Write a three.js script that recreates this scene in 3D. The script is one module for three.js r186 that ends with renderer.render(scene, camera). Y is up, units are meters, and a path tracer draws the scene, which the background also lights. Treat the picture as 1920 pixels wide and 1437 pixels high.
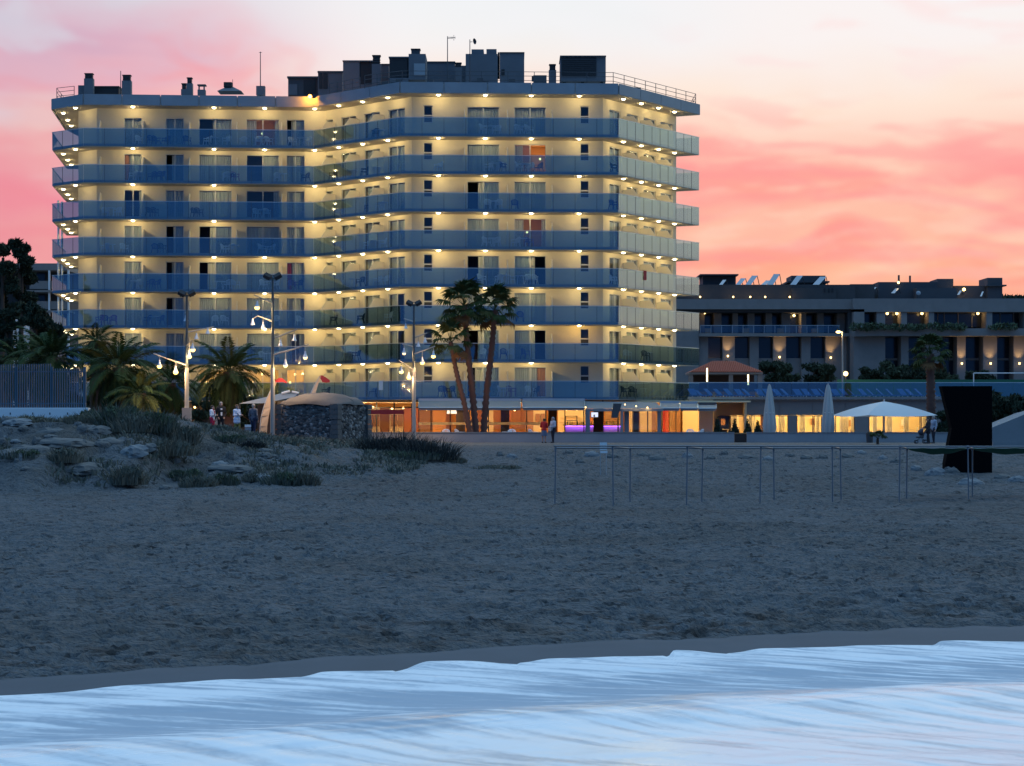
import * as THREE from 'three';
import { mergeGeometries } from 'three/addons/utils/BufferGeometryUtils.js';
import { MarchingCubes } from 'three/addons/objects/MarchingCubes.js';

// ---------- camera, sky, sun, exposure ----------
const F = 4000, HOR = 790, EYE = 1.4;            // focal length and horizon in photograph pixels (1920 x 1437); eye height over the promenade
const scene = new THREE.Scene();
const camera = new THREE.PerspectiveCamera(2 * Math.atan(718.5 / F) * 180 / Math.PI, 1920 / 1437, 0.5, 6000);
camera.position.set(0, EYE, 0);
camera.lookAt(0, EYE, -100);
camera.setViewOffset(1920, 1437, 0, 718.5 - HOR, 1920, 1437);
const renderer = new THREE.WebGLRenderer({ antialias: true });
renderer.setSize(1024, 766);
renderer.toneMapping = THREE.LinearToneMapping;
renderer.toneMappingExposure = 1;
renderer.shadowMap.enabled = true;
renderer.shadowMap.type = THREE.PCFSoftShadowMap;

const clamp = (x, a = 0, b = 1) => Math.min(b, Math.max(a, x));
const smooth = (a, b, x) => { const t = clamp((x - a) / (b - a)); return t * t * (3 - 2 * t); };
const mix = (a, b, t) => a + (b - a) * t;
const mix3 = (a, b, t) => [mix(a[0], b[0], t), mix(a[1], b[1], t), mix(a[2], b[2], t)];
const lin = (c) => { c /= 255; return c <= 0.04045 ? c / 12.92 : ((c + 0.055) / 1.055) ** 2.4; };
const L3 = (r, g, b) => [lin(r), lin(g), lin(b)];
function rng(seed) { let s = seed >>> 0; return () => { s = (s + 0x6D2B79F5) >>> 0; let t = s; t = Math.imul(t ^ (t >>> 15), t | 1); t ^= t + Math.imul(t ^ (t >>> 7), t | 61); return ((t ^ (t >>> 14)) >>> 0) / 4294967296; }; }
const hash2 = (x, y) => { let h = Math.imul(x, 374761393) + Math.imul(y, 668265263) | 0; h = Math.imul(h ^ (h >>> 13), 1274126177); return ((h ^ (h >>> 16)) >>> 0) / 4294967296; };
function vnoise(x, y) {
  const xi = Math.floor(x), yi = Math.floor(y); let fx = x - xi, fy = y - yi;
  fx = fx * fx * (3 - 2 * fx); fy = fy * fy * (3 - 2 * fy);
  const a = hash2(xi, yi), b = hash2(xi + 1, yi), c = hash2(xi, yi + 1), d = hash2(xi + 1, yi + 1);
  return a + (b - a) * fx + (c - a) * fy + (a - b - c + d) * fx * fy;
}
function fbm(x, y, n = 4) { let s = 0, a = 0.5, t = 0; for (let i = 0; i < n; i++) { s += a * vnoise(x, y); t += a; x = x * 2.03 + 17.7; y = y * 2.03 + 5.3; a *= 0.5; } return s / t; }
function ramp(stops, x) { for (let i = 1; i < stops.length; i++) if (x <= stops[i][0]) { const [a, c] = stops[i - 1], [b, d] = stops[i]; const t = clamp((x - a) / (b - a)); return mix3(c, d, t); } return stops[stops.length - 1][1]; }

// dusk sky: afterglow ahead and to the right, blue overhead and behind
{
  const W = 4096, H = 2048, data = new Float32Array(W * H * 4);
  const glowR = [[0, L3(255, 190, 134)], [2.5, L3(255, 180, 134)], [3.6, L3(255, 172, 140)], [5, L3(255, 166, 148)], [6.4, L3(255, 170, 156)], [7.6, L3(255, 204, 186)], [8.6, L3(255, 232, 216)], [10, L3(251, 243, 241)], [13.5, L3(246, 248, 252)], [19, L3(226, 243, 252)], [32, L3(174, 214, 248)], [55, L3(166, 204, 240)], [90, L3(160, 200, 236)]];
  const glowL = [[0, L3(255, 205, 180)], [4.2, L3(255, 196, 178)], [5.2, L3(255, 168, 164)], [6.2, L3(255, 150, 160)], [7.6, L3(252, 198, 192)], [9, L3(240, 188, 198)], [10, L3(232, 186, 200)], [11, L3(224, 206, 216)], [12.2, L3(218, 226, 232)], [19, L3(196, 222, 242)], [32, L3(160, 204, 244)], [55, L3(164, 202, 238)], [90, L3(160, 200, 236)]];
  const east = [[0, L3(24, 82, 158)], [6, L3(28, 90, 166)], [14, L3(40, 108, 176)], [35, L3(76, 144, 216)], [60, L3(142, 188, 234)], [90, L3(160, 200, 236)]];
  const pale = [[0, L3(255, 206, 160)], [6, L3(255, 214, 186)], [9, L3(255, 236, 222)], [14, L3(246, 250, 252)], [90, L3(200, 215, 235)]];
  const pink = L3(255, 152, 154), flank = [[0, L3(255, 226, 196)], [3, L3(246, 246, 236)], [8, L3(232, 255, 252)], [18, L3(214, 242, 250)], [40, L3(164, 206, 244)], [90, L3(160, 200, 236)]], mauve = L3(204, 160, 190);
  for (let j = 0; j < H; j++) {
    const el = ((j + 0.5) / H - 0.5) * 180;
    for (let i = 0; i < W; i++) {
      const th = ((i + 0.5) / W - 0.5) * 2 * Math.PI, x = Math.cos(th), z = Math.sin(th);
      const az = Math.atan2(x, -z) * 180 / Math.PI;
      let c;
      if (el < 0) c = [0.05, 0.07, 0.1];
      else {
        const wl = smooth(-2.5, -9.5, az);
        const xs = az * 0.16, wob = (fbm(xs * 1.4 + 3, el * 0.35, 3) - 0.5);
        const tilt = el + 0.055 * az;
        const e2 = el + wob * mix(1.6, 3.4, wl) + wl * 1.6 * (fbm(az * 0.5 + 60, tilt * 1.1 + 20, 5) - 0.5);
        c = mix3(ramp(glowR, e2), ramp(glowL, e2), wl);
        // cloud streaks: thin cirrus coloured by the set sun
        if (el < 40) {
          const n1 = fbm(xs * 1.1 + 11 + wob * 1.2, tilt * 0.9 + wob * 3.0, 5), n2 = fbm(az * 0.45 + 40, tilt * 2.6 + wob * 4 + 9, 4), n3 = fbm(az * 0.22 + 71, (el - 0.1 * az) * 1.5 + 31, 4);
          const band = smooth(2.5, 4.5, el) * (1 - smooth(7.2, 10, el + 0.05 * az));
          c = mix3(c, ramp(pale, el), smooth(0.46, 0.7, n1) * 0.5 * (1 - 0.6 * wl));
          c = mix3(c, L3(255, 214, 190), smooth(0.5, 0.72, fbm(az * 0.5 + 91, (el - 0.07 * az) * 3.4 + wob * 3, 4)) * 0.5 * band * (1 - wl));
          c = mix3(c, pink, smooth(0.46, 0.74, n2) * 0.5 * band * (1 - 0.3 * wl));
          c = mix3(c, pink, smooth(0.48, 0.72, n3) * 0.5 * band);
          c = mix3(c, mauve, smooth(0.52, 0.74, fbm(az * 0.2 + 5, tilt * 1.2 + 50, 4)) * 0.2 * wl * smooth(7.5, 9.5, el) * (1 - smooth(11, 13, el)));
          c = mix3(c, L3(226, 226, 234), smooth(0.48, 0.68, fbm(az * 0.3 + 33, tilt * 1.5 + wob * 4 + 77, 5)) * 0.6 * wl * smooth(7, 9, el) * (1 - smooth(14, 22, el)));
          c = mix3(c, pink, smooth(0.52, 0.7, fbm(az * 0.26 + 12, tilt * 1.3 + wob * 5 + 4, 5)) * 0.45 * wl * smooth(3, 5, el) * (1 - smooth(9.5, 11.5, el)));
          c = mix3(c, L3(255, 226, 224), smooth(0.48, 0.72, n2) * 0.5 * smooth(8, 10, el) * (1 - smooth(13, 20, el)) * (1 - wl) * smooth(2, 7, az));
          c = mix3(c, L3(236, 243, 248), 0.8 * smooth(8.5, 11, el + 0.12 * (az < 0 ? az : 0)) * (1 - smooth(3, 8, az)) * (1 - smooth(16, 24, el)) * (0.7 + 0.6 * (n1 - 0.5)));
        }
        c = mix3(c, ramp(flank, el), smooth(24, 52, az) * (1 - smooth(150, 170, az)));
        let da = az - 22; da = ((da + 540) % 360) - 180;
        const g = mix(Math.exp(-((da / (da > 0 ? 82 : 62)) ** 2)), 1, 0);
        c = mix3(ramp(east, el), c, clamp(g * 1.3 - 0.08));
        const up = 1 + 0.4 * smooth(15, 48, el); c = [c[0] * up, c[1] * up, c[2] * mix(1, up, 0.95)];
      }
      const o = (j * W + i) * 4; data[o] = c[0]; data[o + 1] = c[1]; data[o + 2] = c[2]; data[o + 3] = 1;
    }
  }
  const t = new THREE.DataTexture(data, W, H, THREE.RGBAFormat, THREE.FloatType);
  t.mapping = THREE.EquirectangularReflectionMapping; t.magFilter = THREE.LinearFilter; t.needsUpdate = true;
  scene.background = t; scene.environment = t;
  scene.backgroundIntensity = 1; scene.environmentIntensity = 1;
}
// the sun has set behind the hotel, to the right: only a trace of its glow is left as a very soft, low light
const sun = new THREE.DirectionalLight(new THREE.Color(1, 0.72, 0.55), 0.12);
sun.position.set(150, 25, -400); sun.target.position.set(0, 0, -120); sun.castShadow = true; sun.shadow.radius = 30;
Object.assign(sun.shadow.camera, { left: -120, right: 120, top: 120, bottom: -120, near: 1, far: 900 }); sun.shadow.mapSize.set(2048, 2048);
scene.add(sun, sun.target);

// ---------- helpers ----------
const V = (x, y, z) => new THREE.Vector3(x, y, z);
const P = (px, py, Z) => V((px - 960) * Z / F, EYE + (HOR - py) * Z / F, -Z);       // the point seen at a pixel at a given depth
const taken = new Map();
function numbered(n) { const k = taken.get(n) || 0; taken.set(n, k + 1); return k ? n + '_' + String(k).padStart(3, '0') : n; }
function tag(o, label, category, group, kind) { o.userData.label = label; o.userData.category = category; if (group) o.userData.group = group; if (kind) o.userData.kind = kind; return o; }
function thing(name, pos, label, category, group, turn = 0) {
  const o = new THREE.Group(); o.name = numbered(name); o.position.copy(pos); o.rotation.y = turn; scene.add(o); return tag(o, label, category, group);
}
function sheet(o, name) { o.name = numbered(name); o.userData.kind = 'structure'; o.receiveShadow = o.castShadow = true; scene.add(o); return o; }
function copy(src, pos, label, turn = 0, scale = 1) {
  const c = src.clone(); c.userData = { ...src.userData }; c.name = numbered(src.name.replace(/_\d{3}$/, '')); c.position.copy(pos); c.rotation.y = turn; c.scale.setScalar(scale); c.userData.label = label; scene.add(c); return c;
}
function boxUV(g) {
  const p = g.attributes.position, uv = new Float32Array(p.count * 2);
  const a = V(), b = V(), c = V();
  for (let i = 0; i < p.count; i += 3) {
    a.fromBufferAttribute(p, i); b.fromBufferAttribute(p, i + 1); c.fromBufferAttribute(p, i + 2);
    const n = b.clone().sub(a).cross(c.clone().sub(a)), ax = Math.abs(n.x), ay = Math.abs(n.y), az = Math.abs(n.z);
    [a, b, c].forEach((v, k) => { const o = (i + k) * 2; if (ay >= ax && ay >= az) { uv[o] = v.x; uv[o + 1] = v.z; } else if (ax >= az) { uv[o] = v.z; uv[o + 1] = v.y; } else { uv[o] = v.x; uv[o + 1] = v.y; } });
  }
  g.setAttribute('uv', new THREE.BufferAttribute(uv, 2)); return g;
}
const flat = (g) => { const o = g.index ? g.toNonIndexed() : g; for (const k of Object.keys(o.attributes)) if (k !== 'position' && k !== 'normal') o.deleteAttribute(k); if (!o.attributes.normal) o.computeVertexNormals(); return o; };
class MB {
  constructor() { this.g = []; }
  add(g, m) { g = flat(g); if (m) g.applyMatrix4(m); this.g.push(g); return this; }
  box(x0, x1, y0, y1, z0, z1, m) { const g = new THREE.BoxGeometry(Math.abs(x1 - x0), Math.abs(y1 - y0), Math.abs(z1 - z0)); g.translate((x0 + x1) / 2, (y0 + y1) / 2, (z0 + z1) / 2); return this.add(g, m); }
  bar(a, b, r, r2 = r, seg = 8, cap = true) {
    const d = b.clone().sub(a), l = d.length(); const g = new THREE.CylinderGeometry(r2, r, l, seg, 1, !cap); g.translate(0, l / 2, 0);
    return this.add(g, new THREE.Matrix4().compose(a, new THREE.Quaternion().setFromUnitVectors(V(0, 1, 0), d.normalize()), V(1, 1, 1)));
  }
  ball(c, r, sx = 1, sy = 1, sz = 1, w = 12, h = 8) { const g = new THREE.SphereGeometry(r, w, h); g.scale(sx, sy, sz); g.translate(c.x, c.y, c.z); return this.add(g); }
  quad(a, b, c, d) { return this.add(new THREE.BufferGeometry().setAttribute('position', new THREE.Float32BufferAttribute([a, b, c, a, c, d].flatMap((v) => [v.x, v.y, v.z]), 3))); }
  tri(a, b, c) { return this.add(new THREE.BufferGeometry().setAttribute('position', new THREE.Float32BufferAttribute([a, b, c].flatMap((v) => [v.x, v.y, v.z]), 3))); }
  geo() { return boxUV(mergeGeometries(this.g)); }
  build(name, mat, parent, pos) { return part(name, this.geo(), mat, parent, pos); }
}
function part(name, geo, mat, parent, pos) {
  const m = new THREE.Mesh(geo, mat); m.name = parent === scene ? numbered(name) : name; m.castShadow = m.receiveShadow = true; if (pos) m.position.copy(pos); parent.add(m); return m;
}
function extrude(pts, y0, y1) {      // a plate over a polygon of [x, Z]
  const s = new THREE.Shape(pts.map(([x, Z]) => new THREE.Vector2(x, Z)));
  const g = new THREE.ExtrudeGeometry(s, { depth: y1 - y0, bevelEnabled: false }); g.rotateX(-Math.PI / 2); g.translate(0, y0, 0); return g;
}

// ---------- textures and materials ----------
function tex(size, fn, rep, srgb) {
  const d = new Uint8Array(size * size * 4);
  for (let j = 0; j < size; j++) for (let i = 0; i < size; i++) { const c = fn(i / size, j / size, i, j), o = (j * size + i) * 4; for (let k = 0; k < 3; k++) d[o + k] = clamp(c[k], 0, 1) * 255; d[o + 3] = 255; }
  const t = new THREE.DataTexture(d, size, size); t.wrapS = t.wrapT = THREE.RepeatWrapping; t.magFilter = THREE.LinearFilter; t.minFilter = THREE.LinearMipmapLinearFilter; t.repeat.set(rep, rep); if (srgb) t.colorSpace = THREE.SRGBColorSpace; t.needsUpdate = true; return t;
}
function tnoise(u, v, f, n = 4, seed = 0) {      // tiling fractal noise
  let s = 0, a = 0.5, t = 0;
  for (let o = 0; o < n; o++) {
    const x = u * f, y = v * f, xi = Math.floor(x), yi = Math.floor(y); let fx = x - xi, fy = y - yi; fx = fx * fx * (3 - 2 * fx); fy = fy * fy * (3 - 2 * fy);
    const w = (p, q) => hash2(((xi + p) % f + f) % f + seed * 131 + o * 977, ((yi + q) % f + f) % f + seed * 57);
    s += a * (w(0, 0) * (1 - fx) * (1 - fy) + w(1, 0) * fx * (1 - fy) + w(0, 1) * (1 - fx) * fy + w(1, 1) * fx * fy); t += a; a *= 0.55; f *= 2;
  }
  return s / t;
}
const plasterT = tex(512, (u, v) => { const n = 0.86 + 0.1 * tnoise(u, v, 5, 5, 1) + 0.05 * tnoise(u, v, 64, 2, 2); return [n, n, n]; }, 0.16);
const concreteT = tex(512, (u, v) => { const n = 0.7 + 0.25 * tnoise(u, v, 4, 6, 3) + 0.06 * tnoise(u, v, 90, 2, 4); return [n, n, n * 0.99]; }, 0.22);
const roughT = tex(512, (u, v) => { const n = 0.5 + 0.55 * (tnoise(u, v, 6, 6, 5) - 0.5) * 2; return [n, n, n]; }, 0.3);
const sandT = tex(1024, (u, v) => { const a = tnoise(u, v, 10, 6, 7), b = tnoise(u, v, 150, 3, 8), fleck = smooth(0.6, 0.7, tnoise(u, v, 44, 3, 9)) * (0.35 + 0.65 * smooth(0.42, 0.6, tnoise(u, v, 6, 2, 10))); const n = (0.62 + 0.42 * a + 0.6 * (b - 0.5) + 0.4 * (tnoise(u, v, 80, 3, 17) - 0.5)) * (1 - 0.68 * fleck); return [n, n * 0.985, n * 0.96]; }, 1 / 9);  // dark flecks: debris, plus shaded footprint sides painted into the grain
const sandB = tex(1024, (u, v) => { const a = tnoise(u, v, 24, 5, 11), b = tnoise(u, v, 70, 4, 12); const n = 0.55 * a + 0.45 * b; return [n, n, n]; }, 1 / 6.3);
const std = (c, r = 0.85, o = {}) => new THREE.MeshStandardMaterial({ color: new THREE.Color().setRGB(...c), roughness: r, side: THREE.DoubleSide, ...o });
const phys = (c, r, o = {}) => new THREE.MeshPhysicalMaterial({ color: new THREE.Color().setRGB(...c), roughness: r, side: THREE.DoubleSide, ...o });
const glow = (c, k) => new THREE.MeshStandardMaterial({ color: 0x222222, emissive: new THREE.Color().setRGB(...c), emissiveIntensity: k });
const M = {
  wall: std([0.78, 0.69, 0.54], 0.9, { map: plasterT, bumpMap: roughT, bumpScale: 0.004 }),
  slab: std([0.55, 0.49, 0.41], 0.9, { map: plasterT }),
  fascia: std([0.3, 0.33, 0.36], 0.6, { map: concreteT }),
  dark: std([0.02, 0.022, 0.026], 0.8), charcoal: std([0.05, 0.052, 0.058], 0.7),
  roofGrey: std([0.13, 0.14, 0.16], 0.8, { map: concreteT }), roofDark: std([0.06, 0.065, 0.075], 0.7, { map: concreteT }),
  metal: std([0.45, 0.48, 0.5], 0.45, { metalness: 0.6 }), rail: std([0.62, 0.62, 0.6], 0.35, { metalness: 0.7 }), railDark: std([0.06, 0.065, 0.075], 0.5, { metalness: 0.3 }),
  alu: std([0.62, 0.62, 0.62], 0.5), white: std([0.8, 0.8, 0.78], 0.6), plastic: std([0.8, 0.8, 0.8], 0.45), plasticBlue: std([0.03, 0.07, 0.28], 0.45), plasticPurple: std([0.2, 0.06, 0.3], 0.5), plasticDark: std([0.03, 0.035, 0.05], 0.5),
  balGlass: phys([0.23, 0.4, 0.47], 0.03, { transmission: 1, thickness: 0, ior: 2.7 }),
  pane: phys([0.8, 0.86, 0.88], 0.02, { transmission: 1, thickness: 0, ior: 1.7 }),
  shopPane: phys([0.95, 0.95, 0.93], 0.02, { transmission: 1, thickness: 0, ior: 1.5 }),
  room: std([0.22, 0.2, 0.18], 0.9), roomOrange: std([0.5, 0.27, 0.13], 0.9), roomBlue: std([0.05, 0.08, 0.18], 0.9),
  curtain: phys([0.74, 0.74, 0.68], 0.95, { transmission: 0.25, thickness: 0 }), curtainBlue: std([0.03, 0.07, 0.2], 0.95), curtainOrange: std([0.7, 0.3, 0.12], 0.95),
  partition: std([0.72, 0.66, 0.54], 0.8), bulb: glow([1, 0.84, 0.5], 12), bulbWarm: glow([1, 0.66, 0.24], 6), bulbOrange: glow([1, 0.42, 0.06], 16),
  concrete: std([0.27, 0.27, 0.27], 0.9, { map: concreteT, bumpMap: roughT, bumpScale: 0.006 }), paleConcrete: std([0.36, 0.36, 0.37], 0.9, { map: concreteT }),
  stone: std([0.13, 0.12, 0.115], 0.95, { map: concreteT, bumpMap: roughT, bumpScale: 0.03 }), mortar: std([0.07, 0.065, 0.06], 1, { bumpMap: roughT, bumpScale: 0.04 }),
  rock: std([0.15, 0.14, 0.13], 0.95, { map: concreteT, bumpMap: roughT, bumpScale: 0.05 }), rockPale: std([0.22, 0.22, 0.22], 0.95, { map: concreteT, bumpMap: roughT, bumpScale: 0.05 }),
  palmLeaf: phys([0.034, 0.062, 0.018], 0.8, { transmission: 0.12, thickness: 0, specularIntensity: 0.3 }), palmLeaf2: phys([0.06, 0.075, 0.025], 0.8, { specularIntensity: 0.3 }), palmDry: phys([0.16, 0.08, 0.035], 0.95, { specularIntensity: 0.2 }), palmTrunk: std([0.13, 0.065, 0.05], 0.95, { map: concreteT }),
  pine: std([0.022, 0.035, 0.016], 0.9), pine2: std([0.035, 0.05, 0.022], 0.9), bark: std([0.08, 0.055, 0.04], 0.95),
  shrub: std([0.075, 0.1, 0.05], 0.9), shrubGrey: std([0.13, 0.13, 0.095], 0.9), shrubDry: std([0.2, 0.17, 0.12], 0.95), grassDry: std([0.22, 0.2, 0.13], 0.95), weedDark: std([0.045, 0.043, 0.037], 1), stoneDark: std([0.07, 0.068, 0.07], 0.95, { map: concreteT, bumpMap: roughT, bumpScale: 0.03 }), stonePale: std([0.28, 0.27, 0.26], 0.95, { map: concreteT, bumpMap: roughT, bumpScale: 0.03 }),
  fence: std([0.07, 0.13, 0.18], 0.6), awning: std([0.25, 0.25, 0.25], 0.9), canvas: phys([0.72, 0.71, 0.68], 0.95, { transmission: 0.2, thickness: 0 }), canvasDull: std([0.46, 0.45, 0.42], 0.95),
  lampShade: std([0.55, 0.6, 0.65], 0.35, { metalness: 0.5 }), pole: std([0.36, 0.35, 0.32], 0.55, { metalness: 0.3 }), postGrey: std([0.17, 0.19, 0.21], 0.5, { metalness: 0.3 }), frost: phys([0.9, 0.85, 0.7], 1, { transmission: 0.8, thickness: 0 }), poleDark: std([0.05, 0.07, 0.08], 0.5),
  wood: std([0.35, 0.18, 0.08], 0.7), orange: std([0.7, 0.34, 0.1], 0.8), orangeDeep: std([0.48, 0.17, 0.05], 0.8), cream: std([0.8, 0.66, 0.4], 0.85), red: std([0.5, 0.03, 0.03], 0.7), brownDark: std([0.06, 0.04, 0.035], 0.8), green: std([0.015, 0.12, 0.07], 0.8),
  tile: std([0.42, 0.11, 0.06], 0.85), farWall: std([0.29, 0.255, 0.235], 0.9, { map: concreteT }), farDark: std([0.07, 0.068, 0.07], 0.9, { map: concreteT }), farGlass: std([0.02, 0.025, 0.035], 0.12),
  loungerBlue: std([0.04, 0.12, 0.32], 0.7), panelGlass: std([0.25, 0.3, 0.36], 0.3, { metalness: 0.5 }),
};
const allLights = [];
function lamp(pos, rgb, cd, parent, r = 3) { const l = new THREE.PointLight(new THREE.Color().setRGB(...rgb), cd); l.position.copy(pos); l.castShadow = true; l.shadow.radius = r; l.shadow.mapSize.set(256, 256); (parent || scene).add(l); allLights.push(l); return l; }
const LAMP_C = [1, 0.76, 0.31], WARM = [1, 0.66, 0.3];

// ---------- ground: one sheet from the sea bed to the horizon ----------
const LOBES = [-16, -12.4, -9.2, -6.6, -3.3, -1.9, 0.1, 2.6, 3.7, 7.4, 9.6, 13, 17];
const lobes = (x) => { for (let i = 0; i + 1 < LOBES.length; i++) if (x >= LOBES[i] && x < LOBES[i + 1]) { const u = (x - LOBES[i]) / (LOBES[i + 1] - LOBES[i]), a = 0.3 + 0.6 * hash2(i, 5); return a * (smooth(0, 0.16 + 0.2 * hash2(i, 9), u) * (1 - Math.pow(u, 1.2 + hash2(i, 3))) - 0.4); } return 0; };      // the wash ends in overlapping tongues
const shoreBase = (x) => { const X = clamp(x, -30, 30); return 35.1 + 0.485 * X - 0.0145 * X * X * Math.exp(-Math.abs(X) / 40); };
const shoreZ = (x) => shoreBase(x) + lobes(x) + 0.5 * (vnoise(x * 0.36 + 3.1, 0.5) - 0.5) + 0.25 * (vnoise(x * 1.6 + 2.1, 7.5) - 0.5);
const PROF = [[-60, -5], [20, -3.4], [30, -2.95], [35.1, -2.6], [37.4, -2.45], [41, -2.13], [49.7, -1.99], [74.6, -1.68], [91, -1.2], [103, -0.58], [121, -0.1], [138, 0], [5000, 0]];
function prof(Z) { for (let i = 1; i < PROF.length; i++) if (Z <= PROF[i][0]) { const [a, p] = PROF[i - 1], [b, q] = PROF[i]; return mix(p, q, clamp((Z - a) / (b - a))); } return 0; }
const NEAR = [[-60, 2.0], [-24, 2.1], [-18, 2.3], [-15.8, 2.05], [-13.9, 1.65], [-11, 1.15], [-8.6, 0.7], [-5, 0.25], [-2.5, 0], [60, 0]], REAR = [[-60, 1.5], [-21, 1.4], [-16.8, 0.85], [-10.5, 0.6], [-6, 0.3], [-3, 0], [60, 0]];
const lerpT = (T, x) => { for (let i = 1; i < T.length; i++) if (x <= T[i][0]) return mix(T[i - 1][1], T[i][1], clamp((x - T[i - 1][0]) / (T[i][0] - T[i - 1][0]))); return 0; };
const duneAt = (x, Z) => {
  const foot = 84 + 5 * smooth(-24, -9, x) + 4 * (fbm(x * 0.3, 2.2, 3) - 0.5) * 2;
  return mix(lerpT(NEAR, x), lerpT(REAR, x), smooth(99, 115, Z)) * (0.45 * smooth(foot, foot + 4, Z) + 0.55 * smooth(foot + 2, foot + 12, Z)) * (1 - smooth(128, 150, Z));
};
function ground(x, Z) {
  const d = Z - shoreBase(x), zz = d + 35.1;
  let h = prof(mix(zz, Z, smooth(44, 60, Z)));
  h += duneAt(x, Z);
  h += 0.22 * (fbm(x * 0.16 + 7, Z * 0.11, 4) - 0.5) * smooth(42, 60, Z) * (1 - smooth(112, 128, Z));
  const onDune = clamp(duneAt(x, Z)) * smooth(82, 92, Z) * (1 - smooth(114, 120, Z));
  h += onDune * (0.8 * (fbm(x * 0.5, Z * 0.4 + 3, 4) - 0.5) + 0.3 * (Math.abs(fbm(x * 0.9 + 4, Z * 1.3 + 3, 4) - 0.5) * -3 + 0.3) * (1 - smooth(92, 99, Z)));
  return h;
}
const roughEdge = (x) => 1.7 + 0.03 * x + 0.9 * (fbm(x * 0.7, 8.8, 4) - 0.5);
function prints(x, Z) {              // footprints and wind-worn hollows in the dry sand
  let h = 0;
  for (const [cell, depth, seed] of [[0.62, 0.095, 0], [0.36, 0.055, 91]]) {
    const ix = Math.floor(x / cell), iz = Math.floor(Z / (cell * 1.15));
    for (let a = -1; a <= 1; a++) for (let b = -1; b <= 1; b++) {
      const r1 = hash2(ix + a + seed, iz + b), r2 = hash2(ix + a + 311 + seed, iz + b + 17), r3 = hash2(ix + a + 771, iz + b + 53 + seed);
      const cx = (ix + a + r1) * cell, cz = (iz + b + r2) * cell * 1.15, an = r3 * 3.1, dx = x - cx, dz = Z - cz;
      const p = (dx * Math.cos(an) + dz * Math.sin(an)) / (cell * 0.36), q = (-dx * Math.sin(an) + dz * Math.cos(an)) / (cell * 0.2), r = Math.sqrt(p * p + q * q);
      if (r < 1.7) h += depth * (0.35 + 0.65 * r2) * (r < 1 ? -(1 - r * r) : 0.38 * Math.sin((r - 1) / 0.7 * Math.PI));
    }
  }
  return h;
}
{
  const xs = [], zs = [];
  const span = (arr, a, b, s) => { for (let t = a; t < b - 1e-6; t += s) arr.push(t); };
  for (const v of [-3000, -1200, -500, -250, -150, -100, -80]) xs.push(v);
  span(xs, -64, -40, 3); span(xs, -40, -20, 0.8); span(xs, -20, -12.5, 0.22); span(xs, -12.5, 12.5, 0.085); span(xs, 12.5, 20, 0.22); span(xs, 20, 40, 0.8); span(xs, 40, 64, 3); for (const v of [64, 80, 100, 150, 250, 500, 1200, 3000]) xs.push(v);
  for (const v of [-60, -30, 0, 15]) zs.push(v);
  span(zs, 22, 28, 0.5); span(zs, 28, 44, 0.085); span(zs, 44, 66, 0.11); span(zs, 66, 125, 0.24); span(zs, 125, 160, 2); for (const v of [160, 180, 220, 300, 500, 1000, 2000, 5000]) zs.push(v);
  const nx = xs.length, nz = zs.length, pos = new Float32Array(nx * nz * 3), col = new Float32Array(nx * nz * 3), uv = new Float32Array(nx * nz * 2), idx = new Uint32Array((nx - 1) * (nz - 1) * 6);
  const dry = [0.105, 0.112, 0.119], damp = [0.078, 0.083, 0.088], soil = [0.09, 0.08, 0.068], pav = [0.2, 0.17, 0.15];
  for (let j = 0, k = 0; j < nz; j++) for (let i = 0; i < nx; i++, k++) {
    const x = xs[i], Z = zs[j], d = Z - shoreBase(x);
    let y = ground(x, Z); const re = roughEdge(x);
    const dryM = smooth(re - 0.12, re + 0.35, d), far = 1 - smooth(112, 126, Z);
    if (Z < 126 && dryM > 0 && Math.abs(x) < 42) y += (prints(x, Z) * 1.35 * (0.7 + 0.6 * fbm(x * 0.2 + 4, Z * 0.15, 2)) + 0.12 * (fbm(x * 1.3, Z * 0.9, 4) - 0.5)) * dryM * far + 0.05 * dryM * (1 - smooth(re, re + 1.5, d));
    pos[k * 3] = x; pos[k * 3 + 1] = y; pos[k * 3 + 2] = -Z; uv[k * 2] = x; uv[k * 2 + 1] = Z;
    let c = mix3(damp, dry, dryM);
    // weed and debris washed up along the tide line and in patches over the dry sand
    const wrack = smooth(0.5, 0.75, fbm(x * 1.5, Z * 2.4 + 20, 4)) * (1 - smooth(re + 1.2, re + 7, d)) * dryM;
    c = mix3(c, [0.03, 0.027, 0.024], wrack * 0.85);
    c = mix3(c, [0.075, 0.068, 0.06], smooth(0.48, 0.62, fbm(x * 0.3 + 13, Z * 0.22, 4)) * 0.4 * dryM * (1 - smooth(90, 104, Z)));
    c = mix3(c, soil, clamp(duneAt(x, Z) * 0.7) * smooth(0.42, 0.6, fbm(x * 0.6, Z * 0.4, 4)) * far);
    c = mix3(c, pav, smooth(124, 134, Z));
    col.set(c, k * 3);
  }
  let q = 0;
  for (let j = 0; j < nz - 1; j++) for (let i = 0; i < nx - 1; i++) { const a = j * nx + i, b = a + 1, c = a + nx, d = c + 1; idx[q++] = a; idx[q++] = b; idx[q++] = d; idx[q++] = a; idx[q++] = d; idx[q++] = c; }
  const g = new THREE.BufferGeometry(); g.setAttribute('position', new THREE.BufferAttribute(pos, 3)); g.setAttribute('color', new THREE.BufferAttribute(col, 3)); g.setAttribute('uv', new THREE.BufferAttribute(uv, 2)); g.setIndex(new THREE.BufferAttribute(idx, 1)); g.computeVertexNormals();
  const gr = sheet(new THREE.Mesh(g, std([1, 1, 1], 0.95, { vertexColors: true, map: sandT, bumpMap: sandB, bumpScale: 0.26 })), 'ground');
  gr.userData.label = 'sandy beach rising from the tide line to the promenade';
}
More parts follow.
